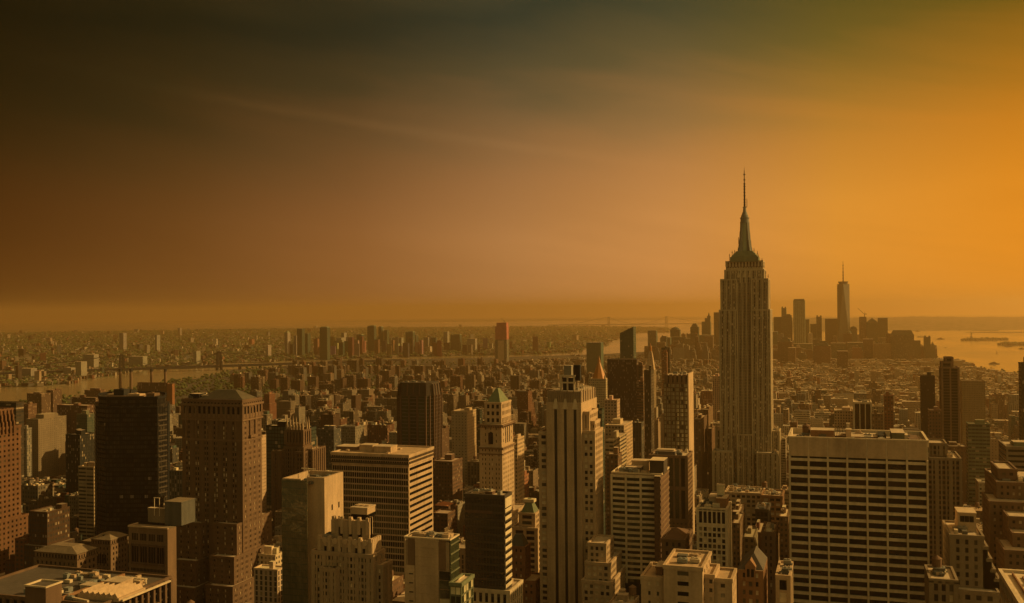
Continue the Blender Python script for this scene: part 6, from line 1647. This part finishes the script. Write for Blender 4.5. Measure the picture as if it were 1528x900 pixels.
def narrows():
    D = 15000; A, Bv = atd(908.3, 486, D), atd(994.3, 485.3, D*1.0)
    zd = (atd(908, 484.2, D).z+atd(994, 483.6, D).z)/2; zt = atd(908, 473, D).z
    root = empty('suspension_bridge', (A.x, A.y, gz(A.x, A.y)), 'very distant two-towered suspension bridge across the harbour mouth', 'bridge')
    m_ = wall('grey'); A = Vector((A.x, A.y, zd)); B_ = Vector((Bv.x, Bv.y, zd)); d = (B_-A).normalized(); nn = Vector((-d.y, d.x, 0))
    q = MB(); q.beam(A-d*900, B_+d*900, 30, h=12); q.build('deck', m_, root)
    for P in (A, B_):
        q = MB()
        for s_ in (-16, 16): q.beam(P+nn*0+d*s_*.75+Vector((0, 0, gz(P.x, P.y)-zd)), P+d*s_*.6+Vector((0, 0, zt-zd)), 11)
        q.beam(P+d*-16+Vector((0, 0, zt-zd-7)), P+d*16+Vector((0, 0, zt-zd-7)), 16); q.beam(P+d*-14+Vector((0, 0, 20)), P+d*14+Vector((0, 0, 20)), 9)
        q.build('tower', m_, root)
    q = MB(); H = zt-zd
    prev = None
    for k in range(31):
        t = k/30; p = A.lerp(B_, t)+Vector((0, 0, 10+(H-12)*(2*t-1)**2))
        if prev is not None: q.beam(prev, p, 4.5)
        prev = p
    for P, sg in ((A, -1), (B_, 1)): q.beam(P+Vector((0, 0, H)), P+d*(sg*560)+Vector((0, 0, 4)), 4.5)
    q.build('cable', m_, root)
narrows()

# ------------------------------------------------------------------ statue, island trees, boats
def statue():
    gx, gy = G(1449.3, 507.4); g = gz(gx, gy)+3; D = proj(gx, gy, 0)[2]; H = (507.4-494.2)*D/F
    root = empty('statue', (gx, gy, g), 'robed colossal statue with raised torch on an island in the bay', 'statue')
    q = MB(); q.cyl(gx, gy, g-1, g+H*.08, H*.32, H*.30, 11); q.build('star_base', wall('tan'), root)
    q = MB(); q.hip(gx-H*.13, gx+H*.13, gy-H*.13, gy+H*.13, g+H*.08, g+H*.46, H*.035, H*.035); q.build('pedestal', wall('tan'), root)
    z0 = g+H*.46; h = H*.40; r = H*.062; cu = plain('copper_roof', PAL['copper'], .6)
    # robed body, neck, head and both arms as one continuous surface
    V = [(0, 0, 0), (0, 0, .25), (0, 0, .5), (0, 0, .70), (0, 0, .80), (0, 0, .86), (0, 0, .95), (-.14, 0, .76), (-.19, -.03, .95), (-.21, -.04, 1.18), (.14, -.04, .74), (.17, -.14, .58)]
    E = [(0, 1), (1, 2), (2, 3), (3, 4), (4, 5), (5, 6), (4, 7), (7, 8), (8, 9), (4, 10), (10, 11)]
    rad = [.17, .155, .14, .135, .10, .055, .075, .065, .05, .035, .065, .05]
    me = bpy.data.meshes.new('figure'); me.from_pydata([(a*h, b_*h, c*h+z0-g) for a, b_, c in V], E, []); o = bpy.data.objects.new('figure', me); COL.objects.link(o); o.parent = root; me.materials.append(cu)
    md = o.modifiers.new('Skin', 'SKIN')
    for i, r_ in enumerate(rad): me.skin_vertices[0].data[i].radius = (r_*h, r_*h)
    me.skin_vertices[0].data[0].use_root = True
    o.modifiers.new('Subdivision', 'SUBSURF').levels = 1
    q = MB(); q.cyl(gx-.21*h, gy-.04*h, z0+1.17*h, z0+1.22*h, .03*h, .06*h, 8); q.cyl(gx-.21*h, gy-.04*h, z0+1.22*h, z0+1.34*h, .045*h, .01*h, 8); q.build('torch', plain('gilded_roof', PAL['gold'], .35), root)
    q = MB()
    for k in range(7): a = math.pi*(k+.5)/7; q.beam((gx, gy, z0+.99*h), (gx+.14*h*math.cos(a), gy, z0+.99*h+.14*h*math.sin(a)), .02*h)
    q.build('crown', cu, root)
    q = MB(); q.box(gx+.12*h, gx+.22*h, gy-.2*h, gy-.15*h, z0+.5*h, z0+.72*h); q.build('tablet', cu, root)
statue()
M_LEAF = ground_mat('leaf_canopy', (.030, .045, .014), (.085, .10, .035), .08)
ICO = [(0, 0, 1), (.894, 0, .447), (.276, .851, .447), (-.724, .526, .447), (-.724, -.526, .447), (.276, -.851, .447), (.724, .526, -.447), (-.276, .851, -.447), (-.894, 0, -.447), (-.276, -.851, -.447), (.724, -.526, -.447), (0, 0, -1)]
ICF = [(0, 1, 2), (0, 2, 3), (0, 3, 4), (0, 4, 5), (0, 5, 1), (1, 6, 2), (2, 7, 3), (3, 8, 4), (4, 9, 5), (5, 10, 1), (6, 7, 2), (7, 8, 3), (8, 9, 4), (9, 10, 5), (10, 6, 1), (11, 7, 6), (11, 8, 7), (11, 9, 8), (11, 10, 9), (11, 6, 10)]
def clumps(name, items):
    n_ = len(items); P = np.array(items); rs = np.random.RandomState(3)
    I = np.array(ICO); V = P[:, None, :3]+I[None]*P[:, None, 3:4]*np.array([1, 1, .75])*(1+.35*(rs.rand(n_, 12, 1)-.5)*2)
    Fc = (np.arange(n_)[:, None, None]*12+np.array(ICF)[None]).reshape(-1, 3)
    me = bpy.data.meshes.new(name); me.from_pydata(V.reshape(-1, 3).tolist(), [], Fc.tolist()); me.materials.append(M_LEAF)
    o = bpy.data.objects.new(name, me); COL.objects.link(o); o['kind'] = 'stuff'; return o
it = []
for P, z in ((LIB, 3), (ELL, 3)):
    xs = [p[0] for p in P]; ys = [p[1] for p in P]; k = 0
    while k < 220:
        x, y = R.uniform(min(xs), max(xs)), R.uniform(min(ys), max(ys))
        if inpoly(x, y, P): it.append((x, y, gz(x, y)+R.uniform(5, 13), R.uniform(6, 11))); k += 1
clumps('island_foliage', it)
BOATS = [(1403.5, 506.5, 60, 'long barge low in the bay near the waterfront tower'), (1369, 494.6, 50, 'far ship beneath the hilly shore, left one'), (1383, 492.4, 60, 'large far ship beneath the hilly shore, right one'), (1411, 519, 14, 'tiny boat in mid bay'),
         (1504.5, 517.3, 50, 'ferry beside the island at right'), (1525, 521, 40, 'boat cut by the right edge of the photo'), (1483.5, 543.5, 44, 'nearest ferry crossing toward the west bank'), (1487, 528, 10, 'small sailboat between ferry and island'), (1432, 493.2, 40, 'far ship left of the long pier')]
for px, py, L_, lab in BOATS:
    x, y = G(px, py); g = gz(x, y); root = empty('boat', (x, y, g), lab, 'boat', 'boats on the bay'); s_ = L_/40; q = MB()
    q.prism([(x-20*s_, y-4*s_), (x+14*s_, y-5*s_), (x+21*s_, y), (x+14*s_, y+5*s_), (x-20*s_, y+4*s_)], g-1, g+3.5*s_, 0); q.build('hull', wall('dark'), root)
    q = MB(); q.box(x-14*s_, x+8*s_, y-3*s_, y+3*s_, g+3.5*s_-.01, g+7*s_); q.box(x-6*s_, x+4*s_, y-2*s_, y+2*s_, g+7*s_-.01, g+9.5*s_); q.build('cabin', wall('umber'), root)
    if 'sail' in lab: q = MB(); q.beam((x, y, g), (x, y, g+16), .6); q.prism([(x+.4, y-.2), (x+7, y-.2), (x+7, y+.2), (x+.4, y+.2)], g+4, g+15, 0, None, [(x+.4, y-.2), (x+.8, y-.2), (x+.8, y+.2), (x+.4, y+.2)]); q.build('sail', wall('cream'), root)

# ------------------------------------------------------------------ the fabric of the city
KINDS = [('tan brick', (.34, .24, .15)), ('cream stone', (.44, .35, .24)), ('brown brick', (.17, .10, .06)), ('red brick', (.27, .12, .065)), ('grey concrete', (.24, .22, .18)), ('pale stone', (.40, .32, .22)), ('dark brick', (.09, .065, .045)), ('greenish glass', (.07, .10, .075)), ('white brick', (.52, .44, .32))]
KW = [5, 5, 4, 3, 3, 4, 2, 1, 2]
def allowed(px0, px1, D, Y):
    """highest picture row (smallest y) a block standing here may reach"""
    shore = 0; pm = (px0+px1)/2
    if pm < 412 and D > 1500: shore = np.interp(pm, [-160, 0, 100, 200, 300, 412], [630, 608, 597, 584, 567, 549])
    if pm > 1396 and D > 2500: shore = np.interp(pm, [1396, 1430, 1455, 1500, 1540], [534, 536, 541, 555, 560])
    lim = 640 if D < 1300 else 606 if D < 2000 else 578 if D < 3000 else 546 if D < 4300 else 513 if D > 4800 and px1 > 980 else 535
    lim = max(lim, shore)
    for a, b_, yt, Yo, yb in OCC:
        if Yo > Y-2 and px1 > a-1 and px0 < b_+1: lim = max(lim, yb)
    return lim
def clear(x0, x1, y0, y1):
    for a, b_, c, d in FOOT:
        if x1 > a and x0 < b_ and y1 > c and y0 < d: return False
    return True
def near_av(x): return min(abs(x-a)-w/2 for a, w in AVES)
FILL = []
for (bx0, bx1, by0, by1) in blocks:
    ym = (by0+by1)/2; q = proj((bx0+bx1)/2, ym, 30)
    if not q or q[2] < 380: continue
    if q[0] < -160 or q[0] > 1690: continue
    for half in (0, 1):
        y0 = by0+(0 if half == 0 else 32); y1 = y0+30; x = bx0
        while x < bx1-9:
            far = ym > 2700
            w = R.uniform(9, 26) if far else R.choice([R.uniform(8, 16), R.uniform(14, 28), R.uniform(24, 46)])
            if ym > 4700: w = R.uniform(22, 60)
            x1 = min(x+w, bx1)
            if bx1-x1 < 8: x1 = bx1
            X0, X1 = x+.15, x1-.15; x = x1
            if R.random() < .02: continue
            yy1 = y1-R.uniform(0, 7); D = proj((X0+X1)/2, y0, 30)[2]
            east = X0 < -900
            if ym < 950 and not east: h = R.choice([R.gauss(55, 12), R.gauss(78, 14), R.gauss(100, 16)])
            elif ym < 1500: h = R.choice([R.gauss(34, 10), R.gauss(55, 16), R.gauss(80, 20)]) if not east else R.choice([R.gauss(26, 8), R.gauss(55, 18)])
            elif ym < 2700: h = R.choice([R.gauss(22, 5), R.gauss(40, 12), R.gauss(62, 14)]) if R.random() < .75 else R.gauss(20, 4)
            elif ym < 4700: h = R.gauss(19, 5) if R.random() < .94 else R.gauss(42, 12)
            else: h = R.choice([R.gauss(30, 8), R.gauss(60, 20), R.gauss(90, 25)]) if X0 > -2000 else R.gauss(25, 8)
            if R.random() < .03: h *= 1.35
            h = max(9, h)
            a = proj(X0, y0, h); b_ = proj(X1, y0, h); c = proj(X1, yy1, h); e = proj(X0, yy1, h)
            px0, px1 = min(a[0], b_[0], c[0], e[0]), max(a[0], b_[0], c[0], e[0])
            lim = allowed(px0, px1, D, y0)+R.uniform(0, 8)
            hmax = min(at(px0, lim, yy1)[1], at(px1, lim, y0)[1], at((px0+px1)/2, lim, y0)[1])
            if hmax < 8:
                if hmax < (-70 if D > 2400 and px1 < 420 else -20): continue
                h = 8
            h = min(h, max(8, hmax))
            if not clear(X0, X1, y0, yy1): continue
            ki = R.choices(range(9), KW)[0]
            FILL.append(dict(x0=X0, x1=X1, y0=y0, y1=yy1, h=h, k=ki, D=D, px0=px0, px1=px1, py=min(a[1], b_[1]), seed=R.randint(0, 10**6)))
# housing slabs east of the avenues
for _ in range(230):
    px = R.uniform(330, 960); D = R.uniform(3000, 4800); v = atd(px, 500, D)
    if not inpoly(v.x, v.y, MANH): continue
    w = R.uniform(16, 34); dpt = R.uniform(14, 24); h = R.uniform(36, 68)
    if not clear(v.x-w/2, v.x+w/2, v.y, v.y+dpt): continue
    a = proj(v.x-w/2, v.y, h); b_ = proj(v.x+w/2, v.y, h)
    lim = max(allowed(a[0], b_[0], D, v.y), R.choice((530, 538, 545)) if px > 420 else 548); hm = at(px, lim, v.y)[1]; h = min(h, hm)
    if h < 22: continue
    FOOT.append((v.x-w/2-4, v.x+w/2+4, v.y-4, v.y+dpt+4))
    FILL.append(dict(x0=v.x-w/2, x1=v.x+w/2, y0=v.y, y1=v.y+dpt, h=h, k=R.choice([2, 3, 6, 0, 4, 2]), D=D, px0=a[0], px1=b_[0], py=a[1], seed=R.randint(0, 10**6), slab=1))
for _ in range(260):         # hazy blocks packed round the downtown towers
    px, D = R.uniform(984, 1392), R.uniform(4700, 6400); v = atd(px, 500, D)
    if not inpoly(v.x, v.y, MANH): continue
    w = R.uniform(18, 46); lim = R.choice((R.uniform(496, 512), R.uniform(508, 528), R.uniform(512, 530))) if px < 1330 else R.uniform(515, 533); h = at(px, lim, v.y)[1]
    if h < 20 or not clear(v.x-w/2, v.x+w/2, v.y, v.y+30): continue
    FOOT.append((v.x-w/2, v.x+w/2, v.y, v.y+30)); a = proj(v.x-w/2, v.y, h); b_ = proj(v.x+w/2, v.y, h)
    FILL.append(dict(x0=v.x-w/2, x1=v.x+w/2, y0=v.y, y1=v.y+30, h=h, k=R.choice([0, 1, 4, 4, 7, 6]), D=D, px0=a[0], px1=b_[0], py=a[1], seed=R.randint(0, 10**6)))
def recipe(f, detail):
    """boxes that make one block: (part name, recs)"""
    rd = random.Random(f['seed']); g = (gz(f['x0'], f['y0'])); x0, x1, y0, y1, h = f['x0'], f['x1'], f['y0'], f['y1'], f['h']+0
    c = KINDS[f['k']][1]; k = (1+rd.uniform(-.25, .22))*(.42 if x0 < -560 else .6 if x0 < -330 else .9); t = tuple(min(.8, v*k) for v in c)  # dimmer light toward the east is painted into the wall tint
    rf = rd.choice([PAL['roof'], PAL['tan'], PAL['tar'], PAL['cream'], PAL['roof'], (.42, .36, .27)]); k = rd.uniform(.6, 1.1)*(.5 if x0 < -560 else .7 if x0 < -330 else 1); rf = tuple(v*k for v in rf)  # roof colour gets the same painted dimming toward the east
    bay, fl = rd.uniform(2.4, 4.2), rd.uniform(3.2, 4.1); st = CURT if f['k'] == 7 else rd.choices([PUNCH, SMALL, PIER, RIBBON], [5, 4, 3, 1])[0]
    w, d = x1-x0, y1-y0; z0 = g+1.4; out = []; steps = 0; body = []
    if h > 42 and w > 14 and rd.random() < .5 and not f.get('slab'):
        steps = rd.choice((1, 1, 2)); hh = h; xa, xb, ya, yb = x0, x1, y0, y1; zs = [h*rd.uniform(.62, .85)]
        if steps == 2: zs = [h*.6, h*.82]
        zprev = z0
        for zc in zs:
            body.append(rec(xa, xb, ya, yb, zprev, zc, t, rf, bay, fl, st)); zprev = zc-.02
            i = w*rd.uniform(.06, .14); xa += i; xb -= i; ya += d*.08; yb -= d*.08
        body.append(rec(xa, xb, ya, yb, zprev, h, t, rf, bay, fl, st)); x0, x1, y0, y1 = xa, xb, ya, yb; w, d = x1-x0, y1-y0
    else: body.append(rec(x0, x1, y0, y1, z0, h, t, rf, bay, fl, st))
    if f.get('slab') and w > 20: body.append(rec(x0+w*.3, x1-w*.3, y0-4, y0, z0, h-1, t, rf, bay, fl, st))
    out.append(('wall', body))
    p = []; q = .35; ph = rd.uniform(.6, 1.3)
    if detail:
        p = [rec(x0-.1, x1+.1, y0-.1, y0+q, h-.4, h+ph, t, t, 3, 3, BARE), rec(x0-.1, x1+.1, y1-q, y1+.1, h-.4, h+ph, t, t, 3, 3, BARE),
             rec(x0-.1, x0+q, y0+q, y1-q, h-.4, h+ph, t, t, 3, 3, BARE), rec(x1-q, x1+.1, y0+q, y1-q, h-.4, h+ph, t, t, 3, 3, BARE)]
        out.append(('parapet', p))
    nb = rd.choice((1, 1, 2)) if w > 9 else 1
    for _ in range(nb):
        bw, bd = min(w*.5, rd.uniform(3, 9)), min(d*.4, rd.uniform(3, 8)); cx, cy = rd.uniform(x0+bw/2+.6, x1-bw/2-.6), rd.uniform(y0+bd/2+2, y1-bd/2-1)
        tt = t if rd.random() < .6 else rd.choice(KINDS)[1]
        out.append(('bulkhead', [rec(cx-bw/2, cx+bw/2, cy-bd/2, cy+bd/2, h-.03, h+rd.uniform(2.4, 5.5), tt, rf, 3, 3, BARE)]))
    u = []
    for _ in range(rd.randint(4, 10) if detail else rd.randint(0, 2)):
        bw = rd.uniform(1, 3.2); cx, cy = rd.uniform(x0+2, max(x0+2.1, x1-2)), rd.uniform(y0+2, y1-2); col = rd.choice([PAL['cream'], PAL['grey'], PAL['ivory'], PAL['darkgrey'], PAL['tan']])
        u.append(rec(cx-bw/2, cx+bw/2, cy-bw/2, cy+bw/2, h-.04, h+rd.uniform(.8, 2.2), col, col, 3, 3, BARE))
    if u: out.append(('roof_unit', u))
    tank = rd.random() < .55 and h > 20
    if tank: out.append(('tank', (rd.uniform(x0+2.5, max(x0+2.6, x1-2.5)), rd.uniform(y0+3, y1-3), h, rd.uniform(.75, 1.1))))
    f['steps'] = steps; f['tank'] = tank; f['rfl'] = sum(rf); return out
# which blocks show largest: a coarse depth raster of the view
W2, H2 = 764, 450
buf = np.full((H2, W2), -1, dtype=np.int32)
items = [(o[3], ('o', i)) for i, o in enumerate(OCC)]+[(f['y0'], ('f', i)) for i, f in enumerate(FILL)]
items.sort(key=lambda t_: -t_[0])
for Y_, (kd, i) in items:
    if kd == 'o': a, b_, yt, _, yb = OCC[i]; val = -2; y_b = 900
    else: f = FILL[i]; a, b_, yt = f['px0'], f['px1'], f['py']; val = i; y_b = 900
    a, b_, yt = int(max(0, a/2)), int(min(W2, b_/2+1)), int(max(0, yt/2))
    if b_ > a and yt < H2: buf[yt:, a:b_] = val
cnt = np.bincount(buf[buf >= 0], minlength=len(FILL))
order = sorted(range(len(FILL)), key=lambda i: -cnt[i])
# spread the individual blocks: the 300 that show largest
IND = [i for i in order[:300] if cnt[i] > 0]; INDS = set(IND)
rest = []; tanks = []
def tank_mb(q, x, y, z, s, r=None):
    r = 2.0*s; q.cyl(x, y, z+2.6*s, z+6.2*s, r, n=10); q.cyl(x, y, z+6.2*s, z+7.7*s, r*1.1, .05, n=10)
    for a in (-1, 1):
        for b_ in (-1, 1): q.box(x+a*r*.6-.15, x+a*r*.6+.15, y+b_*r*.6-.15, y+b_*r*.6+.15, z-.01, z+2.6*s, bottom=False)
TM = MB(); lab_src = {}
for i, f in enumerate(FILL):
    det = f['D'] < 1700; parts = recipe(f, det)
    if i not in INDS:
        for nm, r_ in parts:
            if nm == 'tank':
                if f['D'] < 2600: tank_mb(TM, *r_)
            else: rest += r_
        continue
    root_loc = ((f['x0']+f['x1'])/2, (f['y0']+f['y1'])/2, gz(f['x0'], f['y0'])+1.4)
    small = f['D'] > 2000
    root = empty('city_block' if not f.get('slab') else 'housing_slab', root_loc, 'x', 'building')
    f['root'] = root
    if small:
        R_all = [r for nm, rs in parts if nm != 'tank' for r in rs]; parts = [('wall', R_all)]
    for nm, r_ in parts:
        if nm == 'tank':
            q = MB(); tank_mb(q, *r_); q.build('water_tank', wall('wood'), root)
        else:
            o = bpy.data.objects.new(nm, mass_mesh(nm, r_, root_loc)); COL.objects.link(o); o.parent = root
if TM.f: o = TM.build('water_tanks', wall('wood')); o['kind'] = 'stuff'
# labels that single each block out: look, roof, nearest landmark, rank
groups = {}
for i in IND:
    f = FILL[i]; px = (f['px0']+f['px1'])/2
    best = min(NAMES, key=lambda n_: abs(n_[1]-px)*1.0+abs(n_[2]-f['py'])*.6+(60 if abs(n_[3]-f['y0']) > 900 else 0))
    dx = px-best[1]; rel = 'behind' if f['y0'] > best[3] and abs(dx) < 28 else 'before' if abs(dx) < 28 else 'right of' if dx > 0 else 'left of'
    hgt = 'low' if f['h'] < 26 else 'mid-height' if f['h'] < 52 else 'tall'
    rf = 'with water tank' if f['tank'] else 'with setbacks' if f['steps'] else 'flat-roofed'
    key = (hgt, KINDS[f['k']][0], rf, rel, best[0]); groups.setdefault(key, []).append((px, i))
ORD = ['leftmost'] + [w_+' from left' for w_ in 'second third fourth fifth sixth seventh eighth ninth tenth eleventh twelfth thirteenth'.split()]
ORD_ = ['leftmost', 'second from left', 'third from left', 'fourth from left', 'fifth from left', 'sixth from left', 'seventh from left', 'eighth from left', 'ninth from left', 'tenth from left']
for (hgt, kd, rf, rel, who), L_ in groups.items():
    L_.sort()
    for n_, (px, i) in enumerate(L_):
        base = f'{hgt} {kd} block {rf} {rel} {who}' if rf != 'flat-roofed' else f'{hgt} flat-roofed {kd} block {rel} {who}'
        if len(L_) > 1: base += ', '+ORD[min(n_, 12)]
        FILL[i]['root']['label'] = base; FILL[i]['root']['group'] = 'ordinary city blocks between the towers'
# a few leafy squares and street trees
leaf = []
for cx_, cy_, rx, ry, n_ in [(atd(560, 500, 3150).x, atd(560, 500, 3150).y, 120, 100, 160), (atd(700, 500, 3300).x, atd(700, 500, 3300).y, 150, 90, 160), (-230, 2250, 70, 90, 90), (-300, 2900, 60, 60, 60), (atd(480, 500, 3600).x, atd(480, 500, 3600).y, 160, 120, 200)]:
    for _ in range(n_):
        x, y = R.gauss(cx_, rx), R.gauss(cy_, ry); leaf.append((x, y, gz(x, y)+R.uniform(8, 15), R.uniform(4, 8)))
for _ in range(5000):
    px, D = R.uniform(0, 1528), R.uniform(1800, 5200); v = atd(px, 500, D)
    if inpoly(v.x, v.y, MANH): leaf.append((v.x, v.y, gz(v.x, v.y)+R.uniform(6, 16), R.uniform(3, 7)))
# Brooklyn and Queens
far = []
def bt(): c = R.choices(KINDS, KW)[0][1]; k = R.uniform(.3, .95); return tuple(min(.8, v*k) for v in c)
n_try = 0
while len(far) < 24000 and n_try < 120000:
    n_try += 1
    px = R.uniform(-60, 1010); D = 3300*math.exp(R.random()*1.55); v = atd(px, 500, D)
    if not inpoly(v.x, v.y, BROOK): continue
    an = R.choice((.35, .35, -.2, .8)); s_ = 1+(D-3300)/9000
    w, d = R.uniform(8, 22)*s_, R.uniform(7, 15)*s_; h = R.uniform(7, 14) if R.random() < .965 else R.uniform(15, 32)
    if R.random() < .002: h = R.uniform(45, 62); w = d = R.uniform(14, 24)*s_
    for a, b_, yt, Yo, yb in OCC:
        if Yo > 4000 and a < px < b_ and v.y < Yo: h = min(h, 9)
    g = gz(v.x, v.y); rf = PAL['tar'] if R.random() < .55 else PAL['roof']; k = R.uniform(.4, 1.0)
    far.append((v.x, v.y, w/2, d/2, g+1, g+2.5+h, an, bt(), tuple(c*k for c in rf), 4, 3.4, SMALL))
    if R.random() < .9:
        x, y = v.x+R.uniform(-60, 60), v.y+R.uniform(-60, 60)
        if inpoly(x, y, BROOK): leaf.append((x, y, gz(x, y)+R.uniform(5, 12), R.uniform(5, 10)*s_))
for _ in range(1400):
    v = atd(R.uniform(60, 425), 500, R.uniform(2700, 4500))
    if inpoly(v.x, v.y, MANH): leaf.append((v.x, v.y, gz(v.x, v.y)+R.uniform(5, 10), R.uniform(4, 8)))
for _ in range(90):
    px, D = R.gauss(600, 95), R.uniform(5300, 6800); v = atd(px, 500, D)
    if not inpoly(v.x, v.y, BROOK): continue
    h = at(px, R.uniform(502, 517), v.y)[1]; w = R.uniform(14, 34); g = gz(v.x, v.y)
    if h > 15: far.append((v.x, v.y, w/2, 11, g+1, h, R.choice((.35, 0)), tuple(c*R.uniform(.3, .7) for c in R.choice(KINDS)[1]), PAL['tar'], 4, 3.4, SMALL))
clumps('street_trees', leaf)
o = bpy.data.objects.new('distant_city', mass_mesh('distant_city', far)); COL.objects.link(o); o['kind'] = 'stuff'
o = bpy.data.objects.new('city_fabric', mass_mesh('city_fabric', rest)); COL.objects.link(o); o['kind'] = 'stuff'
_l=[o['label'] for o in bpy.data.objects if 'label' in o and not o.parent]
print('LABELS', len(_l), 'dups', len(_l)-len(set(_l)), [x for x in _l if len(x.split()) > 16][:5])
print('FILL', len(FILL), 'individual', len(IND), 'rest boxes', len(rest), 'far', len(far), 'objects', len(bpy.data.objects), 'mincnt', cnt[IND[-1]])

# ------------------------------------------------------------------ haze
HZ = 6.2e-5
q = MB(); q.box(-69000, 69000, -69000, 69000, -330, 470); hz = q.build('haze', None) if False else None
me = q.mesh('haze', []); hz = bpy.data.objects.new('haze', me); COL.objects.link(hz); hz['kind'] = 'stuff'
m = bpy.data.materials.new('haze_air'); m.use_nodes = True; n = m.node_tree; n.nodes.clear()
out = n.nodes.new('ShaderNodeOutputMaterial'); pv = n.nodes.new('ShaderNodeVolumePrincipled')
pv.inputs['Color'].default_value = (1.0, .72, .33, 1); pv.inputs['Density'].default_value = HZ; pv.inputs['Anisotropy'].default_value = .68
n.links.new(pv.outputs[0], out.inputs['Volume']); me.materials.append(m)
